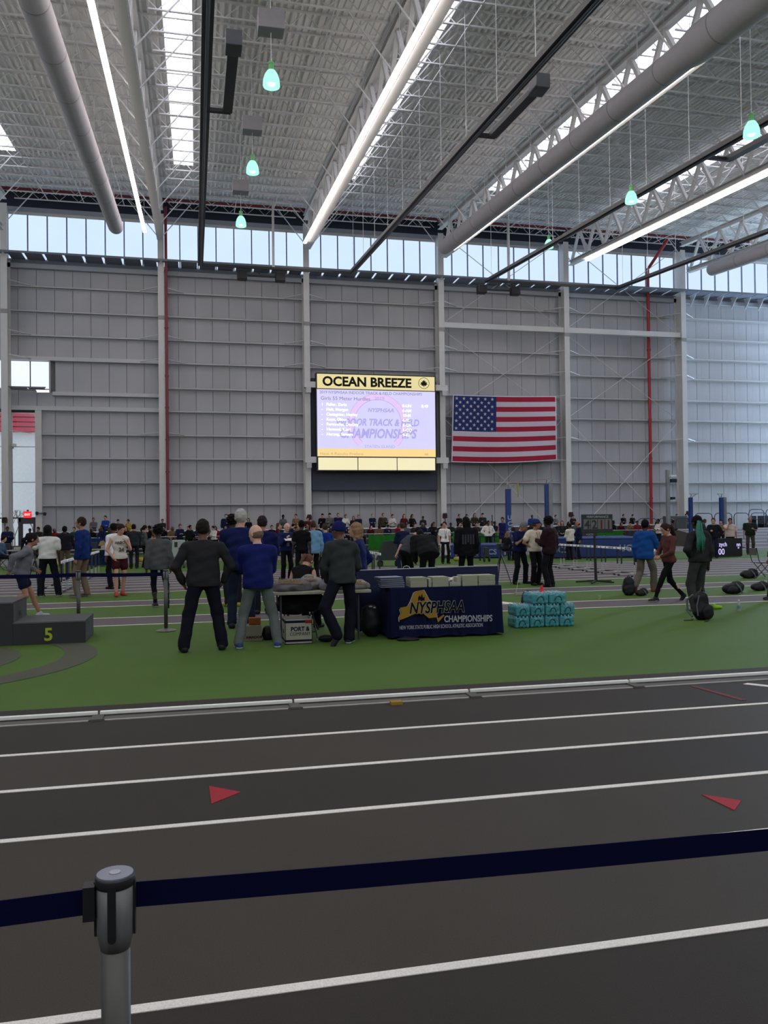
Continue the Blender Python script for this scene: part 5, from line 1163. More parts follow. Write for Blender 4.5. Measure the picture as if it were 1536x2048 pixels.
stanchion('belt barrier post beyond the right edge, end of the navy belt', e1.x + .04, e1.y)
lb = at_h(0, 1825, .945); ld = (lb - Vector((SX - .04, SY_, .945))).normalized(); e2 = lb + ld * .5
belt('navy belt stretching left from the near steel post', (SX - .062, SY_ - .004, .945), e2, .054, .002)
stanchion('belt barrier post beyond the left edge, end of the navy belt', e2.x - .04, e2.y - .01)
MB().box(SX - .064, SX - .040, SY_ - .022, SY_ + .012, .91, .982).build('belt_clip', 'black', st0)
s1 = stanchion('thin steel belt barrier post left of the man in charcoal', -.49, 13.97); 
s2x = onY(157, 1200, 14.35).x
stanchion('thin steel belt barrier post standing behind the grey podium', s2x, 14.35)
s3x = onY(-60, 1150, 14.5).x
stanchion('thin steel belt barrier post beyond the left edge behind the podium', s3x, 14.5)
belt('navy belt between the two far posts, behind the runner', (-.53, 13.97, .93), (s2x + .04, 14.35, .93), .062, .01)
belt('navy belt running left from the post behind the podium', (s2x - .04, 14.35, .93), (s3x, 14.5, .93), .062, .01)

# ---- podium
pg = mat('podium grey carpet', (.34, .34, .34), .8, var=.08, scale=8); pd = mat('podium dark', (.215, .22, .22), .8, var=.08, scale=6)
pod = thing('podium', 'dark grey stepped winners podium with a yellow number 5', 'podium', (-2.1, 13.4, 0))
def step(x0, x1, h, nm):
    MB().box(x0, x1, 12.98, 14.0, 0, h - .02).build(nm, pd, pod, bev=.006); MB().box(x0 - .0, x1 + .0, 12.975, 14.005, h - .02, h).build('step_top', pg, pod)
    MB().box(x1 - .001, x1 + .004, 13.02, 13.96, .01, h - .025).build('side_panel', pg, pod); MB().box(x1 + .002, x1 + .008, 13.42, 13.56, h * .62, h * .62 + .07).build('hand_hole', 'black', pod)
step(-2.62, -1.62, .33, 'step'); step(-3.55, -2.62, .63, 'step'); step(-4.5, -3.55, .95, 'step')
text('number_print', '5', .26, (-2.13, 12.97, .055), FACE, mat('yellow number', (.62, .66, .18)), pod, ay='BOTTOM_BASELINE', bold=.006)

# ---- merchandise table, board and stacks
def folding_table(name, label, x0, x1, y0, y1, z, top):
    t = thing(name, label, 'table', ((x0 + x1) / 2, (y0 + y1) / 2, 0))
    MB().box(x0, x1, y0, y1, z - .045, z).build('tabletop', top, t, bev=.008)
    for xx in (x0 + .18, x1 - .18):
        for yy in (y0 + .08, y1 - .08): MB().tube([(xx, yy, 0), (xx, yy, z - .045)], .013, 8).build('leg', 'darkgrey', t)
        MB().tube([(xx, y0 + .08, .12), (xx, y1 - .08, .12)], .01, 6).build('crossbar', 'darkgrey', t)
    return t
beige = mat('beige plastic top', (.60, .585, .52), .6)
folding_table('folding_table', 'folding table under the fitted navy cloth', 2.86, 4.46, 11.98, 12.55, .74, beige)
tc = thing('table_cloth', 'navy fitted table cloth with white and gold lettering', 'tablecloth', (3.66, 12.2, 0))
mb = MB(); NX = 56; vs = []
x0_, x1_, y0_, y1_ = 2.80, 4.54, 11.90, 12.62
per = [(x0_ + (x1_ - x0_) * i / NX, y0_, 0, -1) for i in range(NX + 1)] + [(x1_, y0_ + (y1_ - y0_) * i / 20, 1, 0) for i in range(1, 21)] + [(x1_ - (x1_ - x0_) * i / NX, y1_, 0, 1) for i in range(1, NX + 1)] + [(x0_, y1_ - (y1_ - y0_) * i / 20, -1, 0) for i in range(1, 20)]
n = len(per); zl = [.755, .74, .5, .25, .03]
for j, z in enumerate(zl):
    for i, (a, b, nx, ny) in enumerate(per):
        w_ = .0 if j < 2 else (.008 + .012 * (j - 1) / 3) * math.sin(i * .9 + math.sin(i * .37) * 2) + .012 * (j - 1); w_ += .0 if abs(ny) < .5 or True else 0
        vs.append((a + nx * w_, b + ny * w_, z + (.012 * math.sin(i * .5) if j == 4 else 0)))
fs = [(j * n + i, j * n + (i + 1) % n, (j + 1) * n + (i + 1) % n, (j + 1) * n + i) for j in range(4) for i in range(n)] + [tuple(range(n))]
mb.poly(vs, fs).build('cloth', 'navy', tc, smooth=False)
cl = mat('cloth lettering', (.60, .60, .62), .8); clk = mat('cloth black print', (.04, .045, .06), .8); gld = mat('cloth gold print', (.56, .43, .15), .8, var=.12, scale=8)
FYc = 11.855
def shape(nm, pts, m, y, z0=0, o=tc):
    vs = [(a, y, b + z0) for a, b in pts] + [(a, y + .003, b + z0) for a, b in pts]; k = len(pts)
    fs = [tuple(range(k)), tuple(range(k, 2 * k))[::-1]] + [(i, (i + 1) % k, k + (i + 1) % k, k + i) for i in range(k)]
    return MB().poly(vs, fs).build(nm, m, o)
def cpx(px, py): q = onY(px, py, FYc); return (q.x, q.z)
st_out = [(800, 1217), (816, 1214), (821, 1205), (828, 1187), (834, 1184), (847, 1181), (850, 1186), (857, 1200), (862, 1204), (866, 1210), (872, 1217), (874, 1236), (858, 1238), (846, 1228), (830, 1229), (815, 1236), (799, 1242), (798, 1233), (803, 1227)]
shape('state_outline', [cpx(a + (-1.5 if a < 838 else 1.5), b + (-1.5 if b < 1215 else 2)) for a, b in st_out], cl, FYc + .004)
shape('state_shadow', [cpx(a, b + 2) for a, b in st_out], clk, FYc + .002)
shape('state_map', [cpx(a, b - 1.5) for a, b in st_out], gld, FYc)
shape('island', [cpx(*q) for q in ((874, 1238), (887, 1229), (889, 1231), (880, 1241), (876, 1245))], gld, FYc)
shape('flame', [cpx(*q) for q in ((837, 1202), (836, 1196), (839, 1190), (841, 1195), (844, 1187), (846, 1196), (849, 1193), (849, 1202), (846, 1200), (843, 1203), (840, 1199))], clk, FYc - .003)
q0 = onY(818, 1227, FYc)
for m, y, b in ((cl, FYc - .001, .012), (clk, FYc - .005, .0055)):
    text('logo_lettering', 'NYSPHSAA', .235, (q0.x, y, q0.z + .0), FACE, m, tc, 'LEFT', 'BOTTOM_BASELINE', depth=.001, bold=b, sx=.745, shear=.22)
q0 = onY(888, 1244, FYc)
text('logo_lettering', 'CHAMPIONSHIPS', .135, (q0.x, FYc - .003, q0.z), (PI / 2, .02, 0), cl, tc, 'LEFT', 'BOTTOM_BASELINE', depth=.001, bold=.003, sx=.74)
q0 = onY(799, 1259, FYc)
text('logo_lettering', 'NEW YORK STATE PUBLIC HIGH SCHOOL ATHLETIC ASSOCIATION', .078, (q0.x, FYc - .003, q0.z), (PI / 2, .006, 0), cl, tc, 'LEFT', 'BOTTOM_BASELINE', depth=.001, bold=.001, sx=.545)
# folding blue board behind
nb_ = mat('navy board', (.055, .09, .22), .6, var=.08); 
bdb = thing('display_board', 'navy folding display board standing behind the merchandise tables', 'board', (3.7, 12.82, 0))
zb1 = onY(735, 1141, 12.8).z; zb2 = onY(994, 1132, 12.8).z
for xa, xb, za, zb_ in ((2.47, 3.775, zb1, zb1 + .012), (3.785, 4.83, zb1 + .015, zb2)):
    MB().poly([(xa, 12.8, .02), (xb, 12.8, .02), (xb, 12.84, .02), (xa, 12.84, .02), (xa, 12.8, za), (xb, 12.8, zb_), (xb, 12.84, zb_), (xa, 12.84, za)], [(0, 3, 2, 1), (4, 5, 6, 7), (0, 1, 5, 4), (1, 2, 6, 5), (2, 3, 7, 6), (3, 0, 4, 7)]).build('board_panel', nb_, bdb)
    MB().poly([(xa, 12.795, za), (xb, 12.795, zb_), (xb, 12.845, zb_), (xa, 12.845, za), (xa, 12.795, za + .012), (xb, 12.795, zb_ + .012), (xb, 12.845, zb_ + .012), (xa, 12.845, za + .012)], [(0, 3, 2, 1), (4, 5, 6, 7), (0, 1, 5, 4), (1, 2, 6, 5), (2, 3, 7, 6), (3, 0, 4, 7)]).build('edge_trim', 'alu', bdb)
for px in (813, 950):
    q = onY(px, 1137, 12.82); MB().tube([(q.x - .055, 12.82, q.z - .01), (q.x - .045, 12.82, q.z + .03), (q.x, 12.82, q.z + .042), (q.x + .045, 12.82, q.z + .03), (q.x + .055, 12.82, q.z - .01)], .007, 6).build('handle', 'alu', bdb)
for xx in (2.49, 3.2, 4.1, 4.81): MB().box(xx - .02, xx + .02, 12.84, 12.98, 0, .03).build('foot', 'alu', bdb)
# things on the cloth: fanned programmes, stacks of booklets, crumpled paper
prg = mat('programme cover', (.19, .20, .20), .6); pse = mat('page edges', (.52, .54, .60), .8, var=.25, scale=60, stretch=(1, 1, 40))
def stack(label, x0, x1, y0, y1, z, layers, lh, mside, mtop, jit=.008, cat='booklets'):
    t = thing('booklet_stack', label, cat, ((x0 + x1) / 2, (y0 + y1) / 2, z)); r = random.Random(int(x0 * 100))
    for k in range(layers):
        dx, dy = r.uniform(-jit, jit), r.uniform(-jit, jit)
        MB().box(x0 + dx, x1 + dx, y0 + dy, y1 + dy, z + k * lh, z + (k + 1) * lh - .0015).build('booklet', mside, t)
    return t
def tx(px, y=12.0): return onY(px, 1165, y).x
t = thing('programme_stack', 'fanned stack of dark-covered programmes on the navy cloth', 'booklets', (tx(785), 12.1, .757)); r = random.Random(4)
for k in range(17):
    a = .22 * (k / 17 - .5) + r.uniform(-.04, .04); c, s_ = math.cos(a), math.sin(a); cx_, cy_ = tx(792) - .004 * k + r.uniform(-.01, .01), 12.14
    P_ = [(cx_ + u * c - v * s_, cy_ + u * s_ + v * c) for u, v in ((-.20, -.14), (.155, -.14), (.155, .14), (-.20, .14))]; z = .757 + k * .0095
    MB().poly([(a_, b_, z) for a_, b_ in P_] + [(a_, b_, z + .008) for a_, b_ in P_], [(0, 3, 2, 1), (4, 5, 6, 7), (0, 1, 5, 4), (1, 2, 6, 5), (2, 3, 7, 6), (3, 0, 4, 7)]).build('programme', pse if k % 3 == 1 else (prg if k % 3 == 0 else mat('programme blue', (.30, .33, .42), .6)), t)
bk1 = mat('booklet cream', (.60, .61, .52), .8, var=.08, scale=30, stretch=(1, 1, 20)); bk2 = mat('booklet pale', (.66, .66, .60), .8, var=.10, scale=30, stretch=(1, 1, 20))
stack('cream booklet stack beside the dark programmes', tx(820), tx(853), 11.97, 12.25, .757, 14, .0105, bk1, bk1, .003)
stack('cream booklet stack second from the dark programmes', tx(864), tx(896), 11.97, 12.25, .757, 14, .0105, bk1, bk1, .003)
stack('narrow pale booklet stack leaning on the second cream stack', tx(857), tx(863), 11.99, 12.22, .757, 12, .0105, bk2, bk2, .004)
stack('low pale booklet pile under the crumpled paper', tx(899), tx(921), 11.99, 12.2, .757, 6, .0105, bk2, bk2, .006)
stack('small pale booklet pile on top of the low pile, right of the paper', tx(914), tx(922), 12.0, 12.2, .822, 7, .0105, bk2, bk2, .003)
stack('cream booklet stack left of the last one on the navy cloth', tx(924), tx(954), 11.97, 12.25, .757, 15, .0105, bk1, bk1, .003)
stack('last cream booklet stack at the right end of the navy cloth', tx(956), tx(989), 11.97, 12.25, .757, 15, .0105, bk1, bk1, .004)
def blob(name, label, cat, ells, m, h=.012, noise=(.004, 40, 1), parent=None, k=.02):
    f = Field(h, k)
    for e_ in ells: f.ell(e_[0], e_[1], Rz(e_[2]) if len(e_) > 2 else None)
    f.cut(V(0, 0, -1), -min(e_[0][2] for e_ in ells) + .001 if False else -ells[0][3] if len(ells[0]) > 3 else 1e3)
    c = np.array(ells[0][0]); pq = f.mesh(noise=noise); P_, Q_ = pq
    o = solid(name, (P_ - c * (parent is None) - (np.array(wpos(parent)) if parent else 0), Q_), [m if not isinstance(m, str) else M[m]], parent, loc=tuple(c) if parent is None else (0, 0, 0))
    if label: tag(o, label, cat)
    return o
blob('crumpled_paper', 'crumpled white paper between the booklet stacks', 'paper', [((tx(903), 12.08, .855), (.07, .05, .035), .3, .822)], paper, .009, (.010, 120, 3))
# shirt table
folding_table('folding_table', 'beige folding table piled with grey shirts', 1.02, 2.535, 12.02, 12.75, .74, beige)
gs = mat('grey shirt fabric', (.42, .41, .42), .9, var=.14, scale=9, bump=.5); lg = mat('pale grey shirt fabric', (.52, .51, .51), .9, var=.12, scale=9, bump=.5)
gl = mat('shirt gold print', (.52, .42, .27), .8)
def sh(px, py, Y=12.1): q = onY(px, py, Y); return np.array([q.x, Y, q.z])
def shirts(label, x0, x1, y, z0, zz, m, words=None):
    c = ((x0 + x1) / 2, y, z0 + zz * .35); o = blob('folded_shirts', label, 'shirts', [((c[0], c[1], c[2]), ((x1 - x0) / 2, .26, zz * .7), .05, z0), ((x0 + (x1 - x0) * .3, y - .04, z0 + zz * .3), ((x1 - x0) * .33, .24, zz * .68), -.15), ((x0 + (x1 - x0) * .75, y + .02, z0 + zz * .28), ((x1 - x0) * .3, .22, zz * .62), .3)], m, .012, (.009, 34, x0 * 7))
    if words:
        for i, w_ in enumerate(words): text('shirt_print', w_, .05, (c[0] - .05 + .02 * i, y - .262 + .02 * i, z0 + zz * (.80 - .26 * i)), (PI / 2 - .7, .03, .0), gl, o, bold=.002, world=False).location = Vector((-.05 + .02 * i, -.215 - .028 * i, zz * (.60 - .23 * i)))
    return o
Tz = .742
shirts('long pile of grey shirts with gold print at the left of the shirt table', 1.10, 1.66, 12.32, Tz, .17, gs, ('TRACK & FIELD', 'CHAMPIONSHIPS'))
shirts('grey shirt pile with gold print in the middle of the shirt table', 1.52, 1.86, 12.50, Tz, .20, lg, ('STATE', 'CHAMPS'))
shirts('plain rolled grey shirts right of the gold-printed piles', 1.80, 2.25, 12.30, Tz, .17, gs)
shirts('pale grey shirt pile with print at the right end of the shirt table', 2.25, 2.53, 12.34, Tz, .12, lg, ('STATE', 'CHAMPIONS'))
# folding chair with black jacket behind the table front edge
def folding_chair(label, x, y, rz, seatc=(.28, .28, .29), name='folding_chair'):
    t = thing(name, label, 'chair', (x, y, 0), rz)
    sm = mat('chair seat %.2f' % seatc[0], seatc, .6)
    MB().box(-.21, .21, -.20, .20, .43, .455).build('seat', sm, t, world=False, bev=.008)
    MB().box(-.21, .21, -.245, -.225, .66, .86).build('backrest', sm, t, world=False, bev=.008)
    for s_ in (-1, 1):
        MB().tube([(s_ * .22, .24, 0), (s_ * .22, -.17, .50), (s_ * .22, -.24, .88)], .011, 6).build('leg', 'black', t, world=False)
        MB().tube([(s_ * .20, -.27, 0), (s_ * .20, .16, .43)], .011, 6).build('leg', 'black', t, world=False)
    MB().tube([(-.22, .17, .09), (.22, .17, .09)], .008, 6).tube([(-.2, -.2, .09), (.2, -.2, .09)], .008, 6).build('crossbar', 'black', t, world=False)
    return t
folding_chair('black folding chair under the seated woman with the ponytail', gx.x - .05, 13.30, math.radians(-35) , (.07, .07, .08))
bg_ = mat('black nylon', (.05, .05, .06), .6, var=.2, scale=8, bump=.3)
folding_chair('black folding chair standing in front of the shirt table behind the printed carton', onY(600, 1230, 12.5).x, 12.62, math.radians(180 + 8), (.05, .05, .06))
q = onY(600, 1208, 12.52)
blob('black_jacket', 'black jacket hung over the chair behind the printed carton', 'jacket', [((q.x, 12.50, .56), (.36, .12, .17)), ((q.x - .12, 12.47, .50), (.26, .10, .15)), ((q.x + .17, 12.47, .56), (.20, .10, .15))], bg_, .014, (.008, 24, 2), k=.05)
# cartons
kraft = mat('white carton', (.60, .59, .53), .85, var=.06); ink = mat('carton navy ink', (.08, .10, .17), .8)
ct = thing('printed_carton', 'open white carton printed with bold navy words in front of the chair', 'carton', (1.42, 12.1, 0))
bx0, bx1, by0, by1, bh = 1.235, 1.625, 11.87, 12.30, .36
mb = MB()
mb.box(bx0, bx1, by0, by0 + .008, 0, bh).box(bx0, bx1, by1 - .008, by1, 0, bh).box(bx0, bx0 + .008, by0, by1, 0, bh).box(bx1 - .008, bx1, by0, by1, 0, bh).box(bx0, bx1, by0, by1, 0, .01)
mb.build('carton_wall', kraft, ct)
MB().box(bx0 + .01, bx1 - .01, by0 + .01, by1 - .01, bh - .10, bh - .09).build('inside_sheet', mat('dark carton inside', (.12, .12, .15), .9), ct)  # dark sheet across the inside, below the open rim
for za, zb_ in ((.035, .065), (bh - .055, bh - .02)): MB().box(bx0 - .002, bx1 + .002, by0 - .002, by0 - .0005, za, zb_).box(bx0 - .002, bx0 - .0005, by0, by1, za, zb_).build('printed_band', ink, ct)
MB().box(bx1 - .10, bx1 + .002, by0 - .0035, by0 - .002, bh - .065, bh - .015).build('red_tag', mat('red tag', (.50, .08, .10)), ct)
text('carton_print', 'PORT &', .085, ((bx0 + bx1) / 2 + .02, by0 - .003, .215), FACE, ink, ct, bold=.003, sx=.92, depth=.0008); text('carton_print', 'COMPANY', .068, ((bx0 + bx1) / 2 + .02, by0 - .003, .145), FACE, ink, ct, sx=.90, depth=.0008)
text('carton_print', '1-N', .085, (bx0 - .003, (by0 + by1) / 2, .16), (PI / 2, 0, -PI / 2), ink, ct, bold=.002, depth=.0008)
ct2 = thing('small_carton', 'smaller pale carton behind the grey trousers, orange packet on it', 'carton', (.85, 12.5, 0))
MB().box(.68, .94, 12.38, 12.62, 0, .23).build('carton_wall', mat('pale carton', (.50, .48, .42), .85), ct2, bev=.004)
text('carton_print', 'AMADOR', .052, (.83, 12.376, .055), FACE, mat('carton maroon ink', (.22, .12, .12)), ct2, bold=.002, sx=1.1, depth=.0008)
tag(MB().box(.76, .93, 12.42, 12.56, .232, .335).build('orange_packet', mat('orange packet', (.50, .25, .10), .7), bev=.008), 'orange packet on the small pale carton', 'packet')
blob('dark_pouch', 'dark pouch between the two cartons', 'bag', [((1.04, 12.48, .09), (.09, .10, .12), 0, .0)], bg_, .012)
# bags by the board
blob('black_holdall', 'black holdall standing left of the navy cloth', 'bag', [((2.60, 12.35, .22), (.17, .16, .24), 0, .0), ((2.58, 12.35, .36), (.13, .12, .12))], bg_, .014, (.006, 22, 1), k=.05)
tag(MB().lathe([(.005, -.012), (.028, -.006), (.028, .006), (.005, .012)], (2.56, 12.2, .47), 10).lathe([(.005, -.012), (.02, -.006), (.02, .006), (.005, .012)], (2.62, 12.2, .45), 10).build('white_badges', mat('white badge', (.62, .60, .60))), 'two small white badges on the black holdall', 'badge')
blob('black_pouch', 'small black pouch lying at the left foot of the grey hoodie', 'bag', [((1.84, 11.98, .05), (.11, .08, .055), 0, .0)], bg_, .01)
blob('flat_black_bag', 'flat black bag lying under the left corner of the navy cloth', 'bag', [((3.02, 11.74, .02), (.17, .07, .035), 0, .0)], bg_, .01)

# ---- shrink-wrapped water packs
wrap = mat('teal shrink wrap', (.28, .58, .61), .18, var=.22, scale=14, bump=.7, alpha=.82); watr = mat('bottle blue', (.45, .68, .72), .15, var=.1, trans=.25); capm = mat('white bottle cap', (.70, .76, .78), .5)
wy = 12.72
def pack_proto():
    t = thing('water_pack', '', 'water bottles', (0, 0, 0)); f = Field(.011, .016); W2, D2, Hh = .126, .185, .185
    for i in range(4):
        for j in range(6):
            cx_, cy_ = -W2 + .032 + i * .0625, -D2 + .032 + j * .0622; f.cap((cx_, cy_, .03), (cx_, cy_, Hh - .045), .033, .033); f.cap((cx_, cy_, Hh - .04), (cx_, cy_, Hh - .012), .022, .014)
    f.ell((0, 0, .08), (.125, .185, .08)); f.cut(V(0, 0, -1), 0)
    solid('shrink_wrap', f.mesh(noise=(.0025, 90, 1)), [wrap], t)
    cb_ = MB()
    for i in range(4):
        for j in range(6): cb_.lathe([(.013, Hh - .012), (.013, Hh + .002)], (-W2 + .032 + i * .0625, -D2 + .032 + j * .0622, 0), 8)
    o = cb_.build('bottle_caps', capm, t, world=False); o['kind'] = 'stuff'
    pts = [(.05 * math.cos(PI * q / 8) * 1.0, -.188, .055 + .07 * math.sin(PI * q / 8)) for q in range(9)]
    MB().tube(pts, .009, 6).build('handle', mat('dark teal handle', (.07, .26, .28), .4), t, world=False)
    return t
wp = pack_proto(); lvl = .188
bx_ = onY(1028, 1250, wy - .17).x
rowsP = [('bottom', 0, [0, 1, 2, 3], bx_ + .14, .262), ('middle', 1, [0, 1, 2, 3], bx_ + .155, .262), ('top', 2, [0, 1], bx_ + .46, .31)]
od = ['leftmost', 'second from left', 'third from left', 'rightmost']
first = True
for nm, lv, ks, xs_, dx in rowsP:
    for k in ks:
        o = wp if first else cp(wp); first = False; o.location = (xs_ + k * dx, wy - .0 + (0.012 * ((k * 7 + lv) % 3 - 1)), lv * lvl); o.rotation_euler = (0, 0, .03 * ((k + lv) % 3 - 1)); o.scale = (dx / .262 * .99, 1, 1)
        o['label'] = 'teal water bottle pack, %s of the %s row' % (od[k] if len(ks) == 4 else ('left one' if k == 0 else 'right one'), nm); o['group'] = 'stacked water bottle packs'
q = onY(1081, 1173, wy + .1)
tag(MB().lathe([(.045, 0), (.045, .012), (.030, .03), (.022, .09), (.014, .10), (.014, .115)], (q.x, wy + .05, lvl * 3 - .012), 14).build('red_bottle', mat('red plastic', (.80, .10, .13), .5), smooth=False), 'small red plastic bottle on top of the water packs', 'bottle')
q = onY(1054, 1200, 13.4); q = (q.x, q.y); blob('black_sack', 'black sack behind the left end of the water packs', 'bag', [((q[0] + .02, 13.4, .25), (.13, .12, .27), 0, .0), ((q[0] + .02, 13.4, .42), (.10, .10, .10))], bg_, .014, k=.04)
tag(MB().tube([(q[0] - .14, 13.3, .01), (q[0] - .05, 13.25, .05), (q[0] + .0, 13.25, .15)], .012, 6).build('neon_lace', mat('neon green', (.45, .78, .35))), 'neon green lace beside the black sack', 'lace')
q = G(1031, 1191); t = thing('marker_stick', 'thin pale stick leaning on the white board on the infield', 'stick', (q[0], q[1], 0))
MB().tube([(q[0], q[1], 0), (q[0] + .12, q[1] + .1, .36)], .01, 6).build('stick', mat('pale stick', (.55, .62, .45)), t)
q2 = G(1052, 1190); tag(MB().box(q[0], q2[0], q2[1] - .05, q2[1] + .05, 0, .06).build('white_block', mat('off-white block', (.55, .56, .50)), bev=.01), 'off-white block lying on the infield left of the water packs', 'block')

# ---- hurdles
hb = mat('hurdle upright dark', (.07, .10, .16), .5); hw = mat('hurdle board', (.94, .94, .94), .6)
def hurdle_proto():
    t = thing('hurdle', '', 'hurdle', (0, 0, 0)); L = 1.04
    MB().box(-.012, .012, -L / 2, L / 2, .77, .84).build('crossbar', hw, t, world=False, bev=.003)
    for y in (-.36, -.12, .12, .36):
        o = MB().box(-.016, .016, y - .028, y + .028, .782, .828).build('black_square', 'black', t, world=False)
    text('board_lettering', 'UCS', .06, (-.0145, 0, .805), (PI / 2, 0, -PI / 2), 'black', t, bold=.002, depth=.0008, world=False)
    for y in (-.40, .40):
        MB().box(-.017, .017, y - .017, y + .017, .30, .78).build('upright', hb, t, world=False); MB().box(-.012, .012, y - .012, y + .012, .03, .31).build('inner_tube', 'alu', t, world=False)
        MB().tube([(-.02, y, .03), (-.68, y, .03)], .022, 8).build('foot', mat('hurdle foot', (.58, .58, .56), .5, .3), t, world=False)
        MB().tube([(-.66, y, .03), (-.72, y, .03)], .026, 8).build('rubber_tip', 'black', t, world=False)
    MB().tube([(-.02, -.42, .03), (-.02, .42, .03)], .02, 8).build('base_bar', hb, t, world=False)
    return t
hp_ = hurdle_proto(); first = True
for X, lab, ks in ((13.35, 'in the row leading to the blue pit', range(8)), (5.2, 'in the row behind the blue board', range(1, 8)), (-3.35, 'in the row behind the white polo', range(8))):
    for k in ks:
        o = hp_ if first else cp(hp_); first = False; o.location = (X, 22.75 + 1.0675 * k, 0)
        o['label'] = 'white-boarded hurdle %s, %s from the near end' % (lab, ordn[k]); o['group'] = 'hurdles ' + lab

# ---- pits, uprights
bl1 = mat('pit blue vinyl', (.075, .17, .40), .35, var=.15, scale=1.2, bump=.25); bl2 = mat('pit dark seam', (.05, .10, .26), .5)
def pit(label, pts, z, words=None):
    xs_ = [p[0] for p in pts]; t = thing('landing_mat', label, 'landing mat', (sum(xs_) / len(pts), pts[0][1], 0))
    n = len(pts); vs = [(p[0], p[1], .03) for p in pts] + [(p[0], p[1], z - .10) for p in pts]
    MB().poly(vs, [tuple(range(n))[::-1], tuple(range(n, 2 * n))] + [(i, (i + 1) % n, n + (i + 1) % n, n + i) for i in range(n)]).build('mat_base', bl1, t, bev=.03)
    c = Vector((sum(xs_) / n, sum(p[1] for p in pts) / n, 0)); vs = []
    for zz, sc_ in ((z - .09, 1.005), (z - .03, 1.01), (z, .99)):
        for p in pts: vs.append((c.x + (p[0] - c.x) * sc_, c.y + (p[1] - c.y) * sc_, zz))
    MB().poly(vs, [tuple(range(2 * n, 3 * n)), tuple(range(n))[::-1]] + [(j * n + i, j * n + (i + 1) % n, (j + 1) * n + (i + 1) % n, (j + 1) * n + i) for j in (0, 1) for i in range(n)]).build('top_pad', mat('pit top vinyl', (.11, .22, .46), .4, var=.15, scale=1.5, bump=.25), t)
    return t
pit1 = pit('long blue vault landing mat in the middle distance behind the hurdles', [(15.2, 34.6), (19.6, 33.6), (20.7, 37.2), (16.0, 37.5)], .92)
text('mat_lettering', 'UCS', .42, (18.9, 33.70, .42), (PI / 2, 0, -.22), mat('mat lettering', (.50, .56, .66)), pit1, bold=.01)
text('mat_lettering', 'UCS', .38, (15.9, 34.33, .38), (PI / 2, 0, -.22), mat('mat lettering', (.50, .56, .66)), pit1, bold=.01)
pit2 = pit('low shiny blue mat left of the seated blond woman', [(11.4, 36.4), (13.9, 36.0), (14.6, 38.6), (11.8, 39.0)], .64)
text('mat_lettering', 'UCS', .34, (13.2, 36.02, .28), (PI / 2, 0, -.16), mat('mat lettering', (.50, .56, .66)), pit2, bold=.01)
upb = mat('upright blue', (.06, .21, .46), .5)
def upright(label, px, ptop, Y, w_, arm, letters=False, two=False):
    q = onY(px, ptop, Y); t = thing('vault_upright', label, 'upright', (q.x, Y, 0))
    MB().box(q.x - w_ / 2, q.x + w_ / 2, Y - .1, Y + .1, .05, q.z).build('column_pad', upb, t, bev=.02); MB().box(q.x - .5, q.x + .5, Y - .2, Y + .2, 0, .06).build('base', 'darkgrey', t)
    if two: MB().box(q.x + w_ / 2 + .06, q.x + w_ / 2 + .26, Y - .05, Y + .05, .05, q.z + .02).build('mast', mat('mast steel', (.50, .52, .52), .4, .4), t)
    MB().bar((q.x - .25 + arm * .1, Y - .15, q.z + .22), (q.x + .25 + arm * .25, Y - .15, q.z + .22), .04, .05).bar((q.x + arm * .3, Y - .15, q.z + .2), (q.x, Y, q.z - .05), .03, .04).bar((q.x, Y, q.z - .1), (q.x, Y - .1, q.z + .22), .04, .04).build('bracket', mat('bracket grey', (.55, .56, .56), .4), t)
    if letters:
        for k, ch in enumerate('UCS'): text('pad_lettering', ch, .30, (q.x + .02, Y - .112, q.z * .44 + .42 - k * .30), FACE, mat('pad lettering', (.60, .66, .72)), t, bold=.01)
    return q
a_ = upright('blue padded vault upright with white letters, left of the crossbar', 1016, 978, 38, .25, 1, True)
b_ = upright('blue vault upright with a steel mast, right of the crossbar', 1092, 968, 38, .13, 1, False, True)
tag(MB().tube([(a_.x - .05, 37.84, a_.z + .27), (b_.x + .1, 37.84, b_.z + .27)], .016, 6).build('crossbar', mat('bar pink', (.62, .48, .50))), 'thin vault crossbar resting between the two tall uprights', 'crossbar')
tag(MB().tube([(a_.x + .42, 37.82, a_.z + .26), (a_.x + .46, 37.82, a_.z - .40)], [.05, .02], 6).build('ribbon', mat('yellow ribbon', (.60, .58, .22))), 'yellow ribbon hanging from the vault crossbar', 'ribbon')
upright('small far blue upright in front of the pale blue wall bay, the left one', 1381, 995, 46, .22, 1)
upright('small far blue upright in front of the pale blue wall bay, the right one', 1442, 995, 46, .20, -1, False, True)

